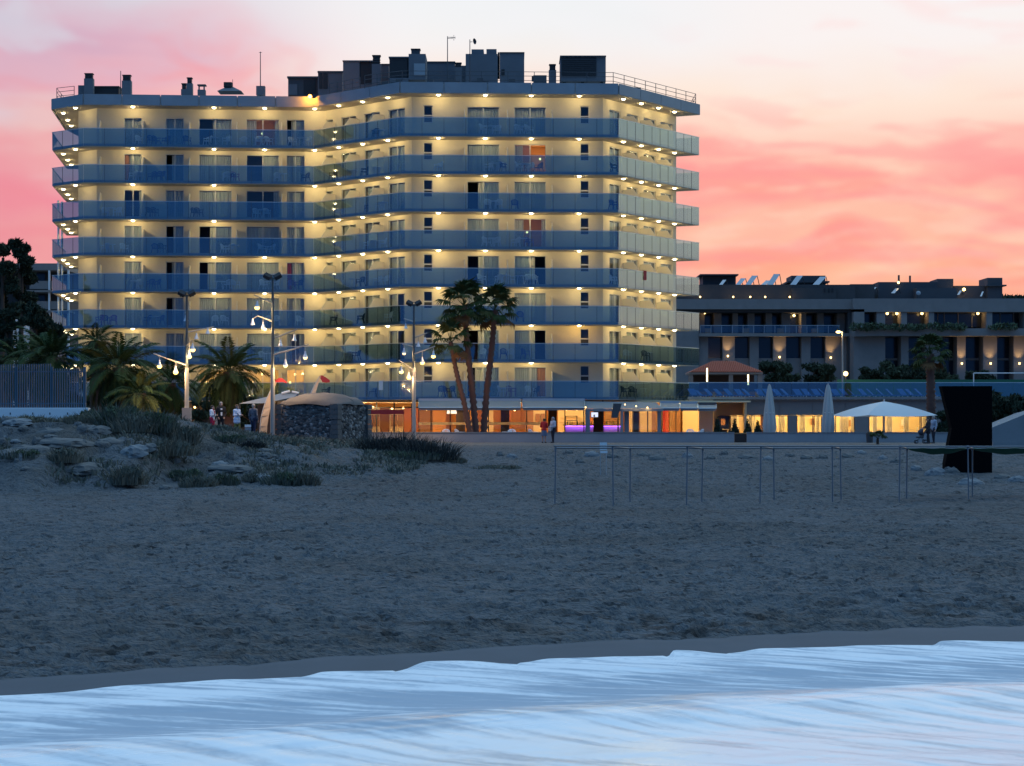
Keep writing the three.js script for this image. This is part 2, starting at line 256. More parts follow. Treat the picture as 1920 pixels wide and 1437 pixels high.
// ---------- wet sand smoothed by the last wave ----------
{
  const xs = [], T = 26; for (let x = -40; x <= 40; x += 0.12) xs.push(x); const pos = [], uv = [], idx = [];
  for (const x of xs) { const re = roughEdge(x) + 0.7 * (fbm(x * 2.6, 2.5, 4) - 0.5); for (let j = 0; j <= T; j++) { const d = mix(-1.6, re, j / T), Z = shoreBase(x) + d; pos.push(x, ground(x, Z) + 0.02 - 0.016 * smooth(0.85, 1, j / T) + 0.006 * (fbm(x * 0.8, d * 2.4, 3) - 0.5), -Z); uv.push(x, Z); } }
  for (let i = 0; i + 1 < xs.length; i++) for (let j = 0; j < T; j++) { const a = i * (T + 1) + j, b = a + T + 1; idx.push(a, b, b + 1, a, b + 1, a + 1); }
  const g = new THREE.BufferGeometry(); g.setAttribute('position', new THREE.Float32BufferAttribute(pos, 3)); g.setAttribute('uv', new THREE.Float32BufferAttribute(uv, 2)); g.setIndex(idx); g.computeVertexNormals();
  sheet(new THREE.Mesh(g, std([0.082, 0.092, 0.106], 0.85, { map: concreteT })), 'wet_sand').userData.label = 'smooth wet sand along the edge of the wash';
}
const seaR = tex(1024, (u, v) => { const x = u * 64, t = v * 32, n = tnoise(u, v, 16, 4, 61) - 0.5, n2 = tnoise((u + v * 0.4) % 1, (v * 4) % 1, 64, 3, 62) - 0.5, q = mix(0.9, 0.27, smooth(5.6, 8.2, t + n * 3 + n2 * 3)); return [q, q, q]; }, 1);      // froth is matt, the open water beyond it smooth
// ---------- sea: the spent wave running up the sand ----------
{
  const xs = [], zs = []; const span = (arr, a, b, s) => { for (let t = a; t < b - 1e-6; t += s) arr.push(t); };
  for (const v of [-3000, -500, -120, -60, -35, -22]) xs.push(v); span(xs, -14, 14, 0.055); for (const v of [14, 22, 35, 60, 120, 500, 3000]) xs.push(v);
  // rows follow the shore: t is the distance seaward of the water's edge
  for (const v of [0, 0.04, 0.09]) zs.push(v); span(zs, 0.15, 16, 0.07); for (const v of [16, 20, 30, 60, 200, 1000, 3000]) zs.push(v);
  const nx = xs.length, nz = zs.length, pos = new Float32Array(nx * nz * 3), col = new Float32Array(nx * nz * 3), uv = new Float32Array(nx * nz * 2), idx = new Uint32Array((nx - 1) * (nz - 1) * 6);
  for (let j = 0, k = 0; j < nz; j++) for (let i = 0; i < nx; i++, k++) {
    const x = xs[i], t = zs[j], Z = mix(shoreZ(x), shoreBase(x), smooth(0, 3.5, t)) - t;
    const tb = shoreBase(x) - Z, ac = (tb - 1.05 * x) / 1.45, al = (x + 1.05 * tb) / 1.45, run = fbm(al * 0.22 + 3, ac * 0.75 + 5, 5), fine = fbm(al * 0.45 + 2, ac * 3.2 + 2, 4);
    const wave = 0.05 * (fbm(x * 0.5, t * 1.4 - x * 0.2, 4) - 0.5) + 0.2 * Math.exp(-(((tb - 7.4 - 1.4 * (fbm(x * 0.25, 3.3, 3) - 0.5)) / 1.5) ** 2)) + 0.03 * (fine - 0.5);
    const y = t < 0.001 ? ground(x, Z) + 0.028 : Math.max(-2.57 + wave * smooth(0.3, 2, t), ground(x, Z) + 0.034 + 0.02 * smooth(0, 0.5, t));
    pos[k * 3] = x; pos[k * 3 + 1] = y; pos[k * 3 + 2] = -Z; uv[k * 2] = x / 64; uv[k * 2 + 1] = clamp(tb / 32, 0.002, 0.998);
    // real froth at the edge; dark trough and bright sheet beyond are painted reflections
    // froth threads carry these bands, denser where the water should look brighter
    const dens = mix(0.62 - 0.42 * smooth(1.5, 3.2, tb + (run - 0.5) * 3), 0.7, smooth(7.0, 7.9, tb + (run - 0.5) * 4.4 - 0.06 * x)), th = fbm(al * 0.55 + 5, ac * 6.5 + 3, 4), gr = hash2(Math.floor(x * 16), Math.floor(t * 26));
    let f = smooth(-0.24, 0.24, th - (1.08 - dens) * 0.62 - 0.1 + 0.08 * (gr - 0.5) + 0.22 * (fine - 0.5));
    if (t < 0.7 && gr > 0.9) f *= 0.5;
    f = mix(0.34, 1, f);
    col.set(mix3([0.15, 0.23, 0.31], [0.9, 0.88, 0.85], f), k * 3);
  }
  let q = 0;
  for (let j = 0; j < nz - 1; j++) for (let i = 0; i < nx - 1; i++) { const a = j * nx + i, b = a + 1, c = a + nx, d = c + 1; idx[q++] = a; idx[q++] = d; idx[q++] = b; idx[q++] = a; idx[q++] = c; idx[q++] = d; }
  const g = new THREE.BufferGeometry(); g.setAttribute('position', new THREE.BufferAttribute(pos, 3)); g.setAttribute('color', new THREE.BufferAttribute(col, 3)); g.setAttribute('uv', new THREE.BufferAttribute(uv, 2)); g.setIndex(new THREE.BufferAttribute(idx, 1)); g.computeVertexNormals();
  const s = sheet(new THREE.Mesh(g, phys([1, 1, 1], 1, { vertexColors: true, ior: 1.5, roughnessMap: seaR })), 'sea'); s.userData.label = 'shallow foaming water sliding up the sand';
}

// ---------- hotel ----------
const wingPts = [[123.6, 183], [97.4, 170.6], [156, 168], [588, 169.4], [750, 162], [1160, 162.8], [1311, 173.6], [1268, 175.6]].map(([px, Z]) => [(px - 960) * Z / F, Z]);
const wingName = ['left side', 'left corner', 'left wing', 'slanted middle wing', 'centre wing', 'right wing', 'right side'];
const OFF = 2.0;
const lineOf = (a, b) => { const dx = b[0] - a[0], dz = b[1] - a[1], L = Math.hypot(dx, dz); return { a, u: [dx / L, dz / L], n: [-dz / L, dx / L], L }; };   // n: inward in [x, Z]
const cross = (l, m) => { const d = l.u[0] * m.u[1] - l.u[1] * m.u[0], t = ((m.a[0] - l.a[0]) * m.u[1] - (m.a[1] - l.a[1]) * m.u[0]) / d; return [l.a[0] + l.u[0] * t, l.a[1] + l.u[1] * t]; };
const glassLines = []; for (let i = 0; i < 7; i++) glassLines.push(lineOf(wingPts[i], wingPts[i + 1]));
const shifted = (l, o) => ({ ...l, a: [l.a[0] + l.n[0] * o, l.a[1] + l.n[1] * o] });
const wallL = glassLines.map((l) => shifted(l, OFF));
const wallPts = [[wallL[0].a[0], wallL[0].a[1]]]; for (let i = 1; i < 6; i++) wallPts.push(cross(wallL[i - 1], wallL[i]));
{ const l = wallL[5], k = (1268 - 960) / F, s = (k * l.a[1] - l.a[0]) / (l.u[0] - k * l.u[1]); wallPts.push([l.a[0] + l.u[0] * s, l.a[1] + l.u[1] * s]); wallPts.push([wallPts[6][0] + 0.01, 205]); glassLines[6] = lineOf(wingPts[6], wallPts[6]); }
const HB = V(-9, 0, -165);                                             // the hotel's base
const hotel = thing('hotel', HB, 'nine-storey cream seaside hotel with lit glass-fronted balconies on every floor', 'hotel');
const wings = []; for (let i = 0; i < 7; i++) { const l = lineOf(wallPts[i], wallPts[i + 1]); l.theta = Math.atan2(l.u[1], l.u[0]); l.g = glassLines[i]; l.name = wingName[i]; wings.push(l); }
// a point of a wing: s along its wall, height y, d in front of the wall
const WP = (w, s, y, d) => V(w.a[0] + w.u[0] * s - w.n[0] * d, y, -(w.a[1] + w.u[1] * s - w.n[1] * d));
const WM = (w, origin = HB) => new THREE.Matrix4().makeRotationY(w.theta).setPosition(w.a[0] - origin.x, -origin.y, -w.a[1] - origin.z);
function sAt(w, px, d = 0) {           // where along the wall (or d in front of it) a pixel column meets it
  const k = (px - 960) / F, a0 = w.a[0] - w.n[0] * d, a1 = w.a[1] - w.n[1] * d; return (k * a1 - a0) / (w.u[0] - k * w.u[1]);
}
const TOP = (k) => EYE + 23.09 - (k - 1) * 2.862, FLOOR = (k) => TOP(k) - 1.2, SLABB = (k) => k === 0 ? EYE + 24.95 : TOP(k) - 1.44;
const outline = (o) => { const ls = glassLines.map((l) => shifted(l, o)), p = [[ls[0].a[0], ls[0].a[1]]]; for (let i = 1; i < 7; i++) p.push(cross(ls[i - 1], ls[i])); p[6] = [ls[5].a[0] + ls[5].u[0] * ls[5].L + 0.03, ls[5].a[1] + ls[5].u[1] * ls[5].L]; p.push([wallPts[6][0] + 0.02, wallPts[6][1] + 0.02]); return p; };
const inH = (g) => { g.translate(-HB.x, 0, -HB.z); return g; };
const backL = wallPts[0], backR = wallPts[7];
for (let k = 1; k <= 8; k++) { const b = new MB(); b.add(inH(extrude([...outline(0.06), [backR[0] - 0.2, 205], [backL[0] + 0.2, 205], [backL[0], backL[1]]], SLABB(k), FLOOR(k)))); b.build('balcony_slab', M.slab, hotel); }
{ // flat roof, its soffit and the panelled fascia
  const b = new MB(); b.add(inH(extrude([...outline(0.08), [backR[0] + 0.02, 205], [backL[0] - 0.6, 205]], SLABB(0), SLABB(0) + 0.72))); b.build('roof', M.slab, hotel);
  const ol = outline(0.0);
  for (let i = 0; i < 7; i++) {
    const l = lineOf(ol[i], ol[i + 1]), w = { a: ol[i], u: l.u, n: l.n, theta: Math.atan2(l.u[1], l.u[0]) }, n = Math.max(1, Math.round(l.L / 3.1));
    for (let k = 0; k < n; k++) { const g = new MB().box(l.L * k / n + 0.03, l.L * (k + 1) / n - 0.03, SLABB(0) - 0.02, SLABB(0) + 0.82, 0, 0.07, WM(w)); g.build('fascia_panel', M.fascia, hotel); }
  }
}
// windows of each wing as columns of pixels at the wall: [left, right, kind]
const winPx = {
  0: [], 1: [],
  2: [[231.9, 265.6, 'door'], [310.6, 344.4, 'door'], [372.5, 434.4, 'door'], [461.6, 523.5, 'door'], [537, 570.8, 'door']],
  3: [[597, 624, 'door'], [639, 667.5, 'door'], [682, 712, 'door'], [728, 759, 'door']],
  4: [[794, 811, 'small'], [875.7, 936.4, 'door'], [964, 1024, 'door'], [1088, 1105, 'small']],
  5: [[1143, 1164, 'door'], [1175, 1197, 'door'], [1207, 1230, 'door'], [1239, 1261, 'door']],
  6: [],
};
const winName = { 1: ['only'], 2: ['first', 'second', 'third', 'fourth', 'fifth'], 3: ['first', 'second', 'third', 'fourth'], 4: ['small left', 'left wide', 'right wide', 'small right'], 5: ['first', 'second', 'third', 'fourth'] };
const partPx = { 2: [190, 271, 357, 445.6, 529], 3: [629, 673, 720], 4: [871, 951, 1034], 5: [1168, 1200, 1232] };
const lampPx = { 2: [248.7, 401, 496, 590], 3: [635, 680, 727], 4: [822, 910, 996, 1086], 5: [1169, 1202.6, 1235, 1265] };
const ordinal = ['', 'first', 'second', 'third', 'fourth', 'fifth', 'sixth', 'seventh', 'eighth'];
const R1 = rng(4711);
// looks of single windows: level, wing, window -> open side, curtains, lit room
const special = { '2,4,2': { room: 'orange', open: 'right' }, '4,4,2': { room: 'orangeDim', open: '' }, '1,2,3': { room: 'warm' }, '2,2,1': { open: 'left', black: true }, '2,2,0': { edge: 'orange' }, '1,2,4': { open: 'left', black: true }, '3,4,1': { open: 'left', black: true }, '5,4,1': { open: 'left', blue: true }, '5,2,2': { open: 'left', blue: true }, '4,2,2': { open: 'left', blue: true }, '5,4,2': { open: 'right', blue: true }, '7,4,2': { open: 'right', blue: true }, '5,2,4': { edge: 'red' }, '8,4,1': { open: 'left', black: true }, '7,4,1': { open: 'left', black: true }, '8,4,2': { edge: 'orangeRight' }, '3,2,3': { bare: true }, '2,2,3': { half: true }, '3,2,0': { bare: true }, '8,2,3': { room: 'restaurant' }, '8,2,4': { room: 'restaurant' }, '8,2,2': { room: 'restaurant' } };
const curtainGeo = new Map();
function curtain(w, h, seed) {
  const key = [w.toFixed(2), h.toFixed(2), seed % 3].join(); if (curtainGeo.has(key)) return curtainGeo.get(key);
  const n = Math.max(8, Math.round(w / 0.045)), pos = [], idx = [];
  for (let i = 0; i <= n; i++) { const x = w * i / n, z = 0.05 * Math.sin(x * 38 + seed) + 0.03 * Math.sin(x * 17 + 2 * seed); pos.push(x, 0, z, x, h, z * 0.7); if (i < n) { const a = i * 2; idx.push(a, a + 2, a + 3, a, a + 3, a + 1); } }
  const g = new THREE.BufferGeometry(); g.setAttribute('position', new THREE.Float32BufferAttribute(pos, 3)); g.setIndex(idx); g.computeVertexNormals(); curtainGeo.set(key, g); return g;
}
const frameGeo = new Map(), paneGeo = new Map();
function windowAt(w, s0, s1, y0, y1, kind, sp, seed) {
  const W = s1 - s0, H = y1 - y0, g = new THREE.Group(); g.name = 'window'; g.position.copy(WP(w, s0, y0, -0.12).sub(HB)); g.rotation.y = w.theta; hotel.add(g);
  const key = W.toFixed(2) + H.toFixed(2) + kind;
  if (!frameGeo.has(key)) {
    const b = new MB(), t = 0.055; b.box(0, t, 0, H, -0.03, 0.03).box(W - t, W, 0, H, -0.03, 0.03).box(t, W - t, H - t, H, -0.03, 0.03).box(t, W - t, 0, t, -0.03, 0.03);
    if (kind === 'door') b.box(W / 2 - 0.04, W / 2 + 0.04, t, H - t, -0.025, 0.025); else b.box(t, W - t, H * 0.38, H * 0.38 + 0.1, -0.025, 0.025);
    frameGeo.set(key, b.geo());
    paneGeo.set(key, kind === 'door' ? new THREE.PlaneGeometry(W / 2 - 0.1, H - 0.12) : new THREE.PlaneGeometry(W - 0.12, H * 0.56));
  }
  part('frame', frameGeo.get(key), M.alu, g);
  const slots = kind === 'door' ? [[W * 0.25 + 0.005, H / 2, 'left'], [W * 0.75 - 0.005, H / 2, 'right']] : [[W / 2, H * 0.7, 'top']];
  for (const [x, y, side] of slots) { if (sp.open === side) { part('pane', paneGeo.get(key), M.pane, g, V(side === 'left' ? W * 0.75 : W * 0.25, y, -0.045)); continue; } part('pane', paneGeo.get(key), M.pane, g, V(x, y, 0)); }
  if (kind === 'small') part('blind', new THREE.PlaneGeometry(W - 0.12, H * 0.36), M.charcoal, g, V(W / 2, H * 0.19, -0.01));
  else {
    const add = (a, b, m) => { if (b - a > 0.12) part('curtain', curtain(b - a, H - 0.1, seed), m, g, V(a, 0.03, -0.28)); };
    const r = R1();
    if (sp.room === 'orange') { add(0.02, W * 0.28, M.curtain); }
    else if (sp.room === 'warm' || sp.room === 'orangeDim') { add(0.02, W * 0.3, M.curtain); add(W * 0.86, W, M.curtain); }
    else if (sp.room === 'restaurant') { }
    else if (sp.bare) { add(W * 0.82, W, M.curtain); }
    else if (sp.half) { add(W * 0.52, W, M.curtain); }
    else if (sp.open === 'left') { add(W * (0.25 + 0.15 * r), W, M.curtain); }
    else if (sp.open === 'right') { add(0, W * 0.66, M.curtain); }
    else if (sp.edge) { add(sp.edge === 'orangeRight' ? 0 : W * 0.3, sp.edge === 'orangeRight' ? W * 0.72 : W, M.curtain); part('curtain', curtain(W * 0.24, H - 0.1, seed), sp.edge === 'red' ? M.red : M.curtainOrange, g, V(sp.edge === 'orangeRight' ? W * 0.74 : 0.04, 0.03, -0.24)).userData.label = 'orange curtain drawn to one side'; }
    else if (r < 0.07) add(W * 0.42, W, M.curtain);
    else if (r < 0.12) { add(0, W * 0.3, M.curtain); add(W * 0.7, W, M.curtain); }
    else add(0.01, W - 0.01, M.curtain);
  }
  // the room behind
  const dep = 3.2, m = 0.12, b = new MB(), A = V(-m, -0.02, -0.09), x0 = -m, x1 = W + m, h = kind === 'door' ? H + 0.2 : H + 0.2, y00 = kind === 'door' ? 0.012 : -0.2;
  b.quad(V(x0, y00, -dep), V(x1, y00, -dep), V(x1, h, -dep), V(x0, h, -dep)).quad(V(x0, y00, -0.085), V(x0, y00, -dep), V(x0, h, -dep), V(x0, h, -0.085)).quad(V(x1, y00, -0.085), V(x1, y00, -dep), V(x1, h, -dep), V(x1, h, -0.085)).quad(V(x0, h, -0.085), V(x1, h, -0.085), V(x1, h, -dep), V(x0, h, -dep)).quad(V(x0, y00, -0.085), V(x1, y00, -0.085), V(x1, y00, -dep), V(x0, y00, -dep));
  b.build('room', sp.room ? (sp.room === 'restaurant' ? M.cream : M.roomOrange) : sp.black ? M.dark : sp.blue ? M.roomBlue : M.room, g);
  if (sp.room) {
    const cx = sp.room === 'orange' ? W * 0.86 : W * 0.45, p = V(cx, H * (sp.room === 'restaurant' ? 0.84 : 0.62), -1.9);
    const l = part('room_lamp', new THREE.SphereGeometry(0.09, 10, 8), M.bulbWarm, g, p); l.castShadow = false;
    lamp(p, WARM, sp.room === 'orange' ? 3.5 : sp.room === 'restaurant' ? 3 : 1.2, g);
    if (sp.room === 'restaurant') { const q = V(W * 0.15, H * 0.55, -2.6); part('room_lamp', new THREE.SphereGeometry(0.1, 10, 8), M.bulbWarm, g, q); }
  }
  return g;
}
for (let wi = 0; wi < 7; wi++) {
  const w = wings[wi], mtx = WM(w), b = new MB();
  const cols = (winPx[wi] || []).map(([a, c, kind]) => [sAt(w, a), sAt(w, c), kind]);
  const L = w.L + (wi === 0 || wi === 6 ? 0 : 0), s00 = wi === 0 ? -20 : 0, s11 = L;
  for (let k = 1; k <= 8; k++) {
    const y0 = FLOOR(k) + 0.003, y1 = SLABB(k - 1) - 0.003; let s = wi === 0 ? 0 : s00;
    cols.forEach(([a, c, kind], ci) => {
      const wy0 = kind === 'door' ? y0 : FLOOR(k) + 1.08, wy1 = FLOOR(k) + (kind === 'door' ? 2.32 : 2.42);
      b.box(s, a, y0, y1, -0.2, 0, mtx); b.box(a, c, wy1, y1, -0.2, 0, mtx); if (kind !== 'door') b.box(a, c, y0, wy0, -0.2, 0, mtx);
      s = c;
      const sp = special[[k, wi, ci].join()] || (wi === 2 && ci === 1 ? { open: k > 3 && k < 7 ? 'left' : '', blue: true } : {});
      windowAt(w, a, c, wy0, wy1, kind, sp, k * 7 + ci * 3 + wi);
    });
    b.box(s, wi === 6 ? w.L : s11, y0, y1, -0.2, 0, mtx);
  }
  b.build('wall', M.wall, hotel);
}
{ // end and back walls that close the block
  const b = new MB(); const X = (x) => x - HB.x, Zz = (Z) => -Z - HB.z;
  b.box(X(backL[0]), X(backL[0] + 0.2), 0, SLABB(0) - 0.003, Zz(205), Zz(backL[1] - 0.1)); b.box(X(backL[0]), X(backR[0]), 0, SLABB(0) - 0.003, Zz(205.3), Zz(205.02));
  b.build('wall', M.wall, hotel);
}
// partitions between the balconies: tall screens with the outer top corner cut off
const partShape = new THREE.ExtrudeGeometry(new THREE.Shape([[0, 0], [1.55, 0], [1.55, 1.25], [0.95, 1.98], [0, 1.98]].map(([x, y]) => new THREE.Vector2(x, y))), { depth: 0.05, bevelEnabled: false }); partShape.rotateY(-Math.PI / 2);
for (const wi of [2, 3, 4, 5]) for (const px of partPx[wi]) for (let k = 1; k <= 8; k++) { const w = wings[wi], s = sAt(w, px), p = part('partition', partShape, M.partition, hotel, WP(w, s, FLOOR(k) + 0.004, 0.004).sub(HB)); p.rotation.y = w.theta; }
// balustrades: tinted glass panes in front of the slab edges under a slim handrail
let nPane = 0; const paneRest = new MB(), paneShapes = new Map();
for (let k = 1; k <= 8; k++) for (let wi = 0; wi < 7; wi++) {
  const gl = glassLines[wi], w = { a: gl.a, u: gl.u, n: gl.n, theta: Math.atan2(gl.u[1], gl.u[0]) }, step = wi === 2 || wi === 4 ? 1.62 : 1.3, n = Math.max(2, Math.round(gl.L / step)), pw = gl.L / n;
  for (let i = 0; i < n; i++) {
    const key = wi + '_' + n; if (!paneShapes.has(key)) paneShapes.set(key, new THREE.PlaneGeometry(pw - 0.018, 1.38));
    const p = WP(w, pw * (i + 0.5), TOP(k) - 0.71, 0.0), hide = wi === 0 || wi === 6 || nPane >= 300;
    if (hide) { const g = new THREE.PlaneGeometry(pw - 0.018, 1.38); paneRest.add(g, new THREE.Matrix4().makeRotationY(w.theta).setPosition(p.x - HB.x, p.y, p.z - HB.z)); }
    else { const m = part('balustrade_pane', paneShapes.get(key), M.balGlass, hotel, p.sub(HB)); m.rotation.y = w.theta; nPane++; }
  }
  { const b = new MB(); for (let i = 1; i < n; i++) b.box(pw * i - 0.014, pw * i + 0.014, TOP(k) - 1.4, TOP(k) - 0.014, -0.012, 0.012, WM(w)); b.build('glazing_joint', M.railDark, hotel).userData.kind = 'stuff'; }
  new MB().box(0.01, gl.L - 0.01, TOP(k) - 0.012, TOP(k) + 0.03, -0.03, 0.03, WM(w)).build('handrail', M.rail, hotel);
}
paneRest.build('balustrade_pane', M.balGlass, hotel).userData.kind = 'stuff';
// ceiling lamps under every slab
const domeG = new THREE.SphereGeometry(0.155, 14, 8, 0, Math.PI * 2, Math.PI / 2, Math.PI / 2); domeG.scale(1, 0.62, 1);
function ceilingLamp(p, cd = 3.0, c = LAMP_C, m = M.bulb) { part('ceiling_lamp', domeG, m, hotel, p.clone().sub(HB)); lamp(p.clone().add(V(0, -0.045, 0)).sub(HB), c, cd, hotel, 3); }
const noLamp = new Set(['3,2,496', '8,4,1086', '1,3,0']);
for (let k = 0; k <= 7; k++) {
  for (const wi of [2, 3, 4, 5]) for (const px of lampPx[wi]) {
    if (noLamp.has([k + 0, wi, px].join()) || (k === 2 && wi === 2 && px === 496) || (k === 7 && wi === 4 && px === 1086)) continue;
    const w = wings[wi], p = WP(w, sAt(w, px, 1.12), SLABB(k) - 0.004, 1.12);
    ceilingLamp(p, 3.9 * (0.85 + 0.3 * R1()), k === 6 && wi === 4 && px === 1086 ? [1, 0.6, 0.12] : LAMP_C);
  }
  for (const [wi, s] of [[1, wings[1].L * 0.55], [0, wings[0].L - 1.2], [0, wings[0].L - 5.2], [0, wings[0].L - 8.6]]) ceilingLamp(WP(wings[wi], s, SLABB(k) - 0.004, 1.3), 3.2);
}
{ // two slim white posts at the far left corner
  for (const [px, Z] of [[109, 181.5], [116, 182.6]]) { const p = P(px, 800, Z); new MB().bar(V(p.x, 0, p.z).sub(HB), V(p.x, SLABB(2), p.z).sub(HB), 0.09).build('column', M.white, hotel); }
}

// ---------- hotel ground floor: restaurant and bar behind glass ----------
const PB = (b, px0, py0, px1, py1, Z, depth, m) => { const a = P(px0, py1, Z), c = P(px1, py0, Z); return b.box(a.x, c.x, a.y, c.y, -Z - depth, -Z, m); };      // a box whose front face covers a rectangle at a given depth
const PBH = (b, px0, py0, px1, py1, Z, depth) => PB(b, px0, py0, px1, py1, Z, depth, new THREE.Matrix4().makeTranslation(-HB.x, 0, -HB.z));
{
  const inHotel = (name, m, fn) => { const b = new MB(); fn(b); return b.build(name, m, hotel); };
  const tr = new THREE.Matrix4().makeTranslation(-HB.x, 0, -HB.z);
  inHotel('restaurant_floor', M.wood, (b) => b.box(-36, 19, 0.02, 0.1, -180, -161.5, tr));
  inHotel('restaurant_ceiling', M.cream, (b) => b.box(-12.5, 18.5, 2.86, 2.98, -180, -165.2, tr));
  inHotel('restaurant_back_wall', M.brownDark, (b) => b.box(-36, -14, 0.1, 2.95, -176.2, -176, tr));
  inHotel('restaurant_back_wall', M.orange, (b) => b.box(-13.98, 19, 0.1, 2.95, -176.2, -176, tr));
  inHotel('end_wall', M.wall, (b) => PBH(b, 1311, 757, 1337, 826, 168.2, 0.3));
  inHotel('side_wall', M.cream, (b) => b.box(18.3, 18.5, 0.1, 2.85, -175.9, -168, tr));
  const panels = [[655, 676, 'orangeDeep'], [690, 712, 'cream'], [730, 756, 'cream'], [757, 784, 'orangeDeep'], [786, 812, 'wood'], [812, 836, 'orange'], [874, 890, 'orange'], [905, 925, 'cream'], [944, 958, 'orangeDeep'], [985, 1000, 'wood'], [1000, 1024, 'cream'], [1046, 1100, 'cream'], [1104, 1112, 'orangeDeep'], [1134, 1164, 'wood'], [1178, 1186, 'cream'], [1200, 1222, 'cream'], [1222, 1236, 'wood'], [1242, 1254, 'red'], [1256, 1276, 'wood'], [1280, 1310, 'cream']];
  for (const [a, c, m] of panels) inHotel('wall_panel', M[m], (b) => PBH(b, a, 766, c, 818, 174.5, 0.12));
  for (const [a, c] of [[855, 872], [939, 955], [1028, 1044], [1113, 1132], [1188, 1198]]) inHotel('pillar', M.brownDark, (b) => PBH(b, a, 758, c, 822, 168, 0.5));
  for (const [a, c, y0, y1] of [[1004, 1012, 776, 796], [1014, 1022, 776, 796], [690, 700, 778, 800], [702, 711, 778, 800], [733, 744, 778, 800], [746, 755, 778, 800]]) inHotel('picture_frame', M.wood, (b) => PBH(b, a, y0, c, y1, 174.3, 0.08));
  inHotel('frosted_band', M.frost, (b) => PBH(b, 785, 792, 1025, 797, 164.1, 0.01));
  // shopfront mullions and panes along three wings
  for (const wi of [3, 4, 5]) {
    const w = wings[wi], n = wi === 4 ? 10 : 5;
    for (let i = 0; i <= n; i++) new MB().box(w.L * i / n - 0.04, w.L * i / n + 0.04, 0.1, 3.0, -0.06, 0.02, WM(w)).build('mullion', M.charcoal, hotel);
    new MB().box(0, w.L, 2.42, 2.5, -0.05, 0.01, WM(w)).build('transom', M.charcoal, hotel);
    for (let i = 0; i < n; i++) { if (wi === 4 && i > 6) continue; const m = part('shop_pane', new THREE.PlaneGeometry(w.L / n - 0.09, 2.3), M.shopPane, hotel, WP(w, w.L * (i + 0.5) / n, 1.26, -0.02).sub(HB)); m.rotation.y = w.theta; }
  }
  inHotel('red_awning', M.red, (b) => PBH(b, 678, 769, 757, 777, 161, 0.7));
  // left wing ground floor, seen between the palms
  for (const [a, c] of [[150, 232], [300, 336], [395, 440], [520, 590]]) inHotel('wall', M.wall, (b) => PBH(b, a, 748, c, 826, 170.5, 0.3));
  // lamps and spots
  const spot = (px, py, Z, cd, c = WARM, r = 0.09) => { const p = P(px, py, Z).sub(HB); part('ceiling_spot', new THREE.SphereGeometry(r, 10, 8), M.bulbWarm, hotel, p); if (cd) lamp(p.clone().add(V(0, -0.02, 0)), c, cd, hotel, 3); };
  for (const [px, py, Z, cd] of [[686, 765, 167, 9], [699, 764, 169, 0], [756, 765, 167, 9], [735, 766, 171, 6], [800, 768, 170, 12], [890, 768, 170, 12], [965, 769, 171, 9], [1010, 767, 171, 8], [1062, 768, 171, 10], [1082, 768, 171, 10], [1150, 767, 171, 7], [1215, 767, 171, 9], [1265, 767, 170, 8], [1300, 767, 172, 9], [245, 757, 174, 4], [275, 761, 172, 4], [330, 763, 174, 3], [365, 764, 174, 4], [425, 766, 174, 3], [486, 762, 174, 4], [545, 764, 174, 4], [44, 700, 172, 8], [36, 706, 173, 0], [55, 704, 173, 0], [100, 690, 173, 3]]) spot(px, py, Z, cd);
  // white drum lamp over the tables
  { const p = P(847, 773, 167).sub(HB); const m = part('drum_lamp', new THREE.CylinderGeometry(0.36, 0.4, 0.26, 18, 1), glow([1, 0.85, 0.62], 1.6), hotel, p); lamp(p.clone().add(V(0, -0.2, 0)), WARM, 5, hotel); }
  // bar counter with violet light along its top
  inHotel('bar_counter', M.white, (b) => { PBH(b, 1060, 799, 1098, 830, 168.6, 0.7); PBH(b, 1103, 799, 1115, 830, 168.6, 0.7); PBH(b, 1131, 799, 1164, 830, 168.6, 0.7); });
  inHotel('bar_top', M.brownDark, (b) => PBH(b, 1056, 796.6, 1166, 798, 168.3, 1.1));
  for (const [a, c] of [[1060, 1098], [1103, 1115], [1131, 1164]]) {
    const mid = P((a + c) / 2, 799.6, 168.42), wdt = (c - a) * 168.4 / F;
    const m = new MB().box(-wdt / 2, wdt / 2, -0.025, 0.025, -0.03, 0.03).build('light_strip', glow([0.36, 0.1, 1], 4.5), hotel, mid.clone().sub(HB)); m.castShadow = false;
    const ra = new THREE.RectAreaLight(new THREE.Color().setRGB(0.36, 0.1, 1), 7, wdt, 0.08); ra.position.copy(mid).sub(HB).add(V(0, -0.06, 0.1)); ra.lookAt(hotel.localToWorld(V(ra.position.x, ra.position.y - 0.5, ra.position.z - 0.16))); hotel.add(ra);
  }
  for (let i = 0; i < 15; i++) { const px = [1064, 1069, 1073, 1083, 1087, 1091, 1094, 1106, 1109, 1137, 1141, 1146, 1150, 1155, 1160][i]; const p = P(px, 796.4, 168.7).sub(HB); new MB().bar(V(0, 0, 0), V(0, 0.2, 0), 0.05).bar(V(0, 0.2, 0), V(0, 0.32, 0), 0.018).build('bottle', i % 3 ? M.cream : M.green, hotel, p); }
  inHotel('back_shelf', M.brownDark, (b) => { PBH(b, 1062, 780, 1082, 781.2, 173.6, 0.35); PBH(b, 1062, 788, 1082, 789.2, 173.6, 0.35); PBH(b, 1060, 780, 1061.5, 800, 173.6, 0.35); PBH(b, 1081, 780, 1082.5, 800, 173.6, 0.35); PBH(b, 1136, 786, 1162, 787, 173.6, 0.3); });
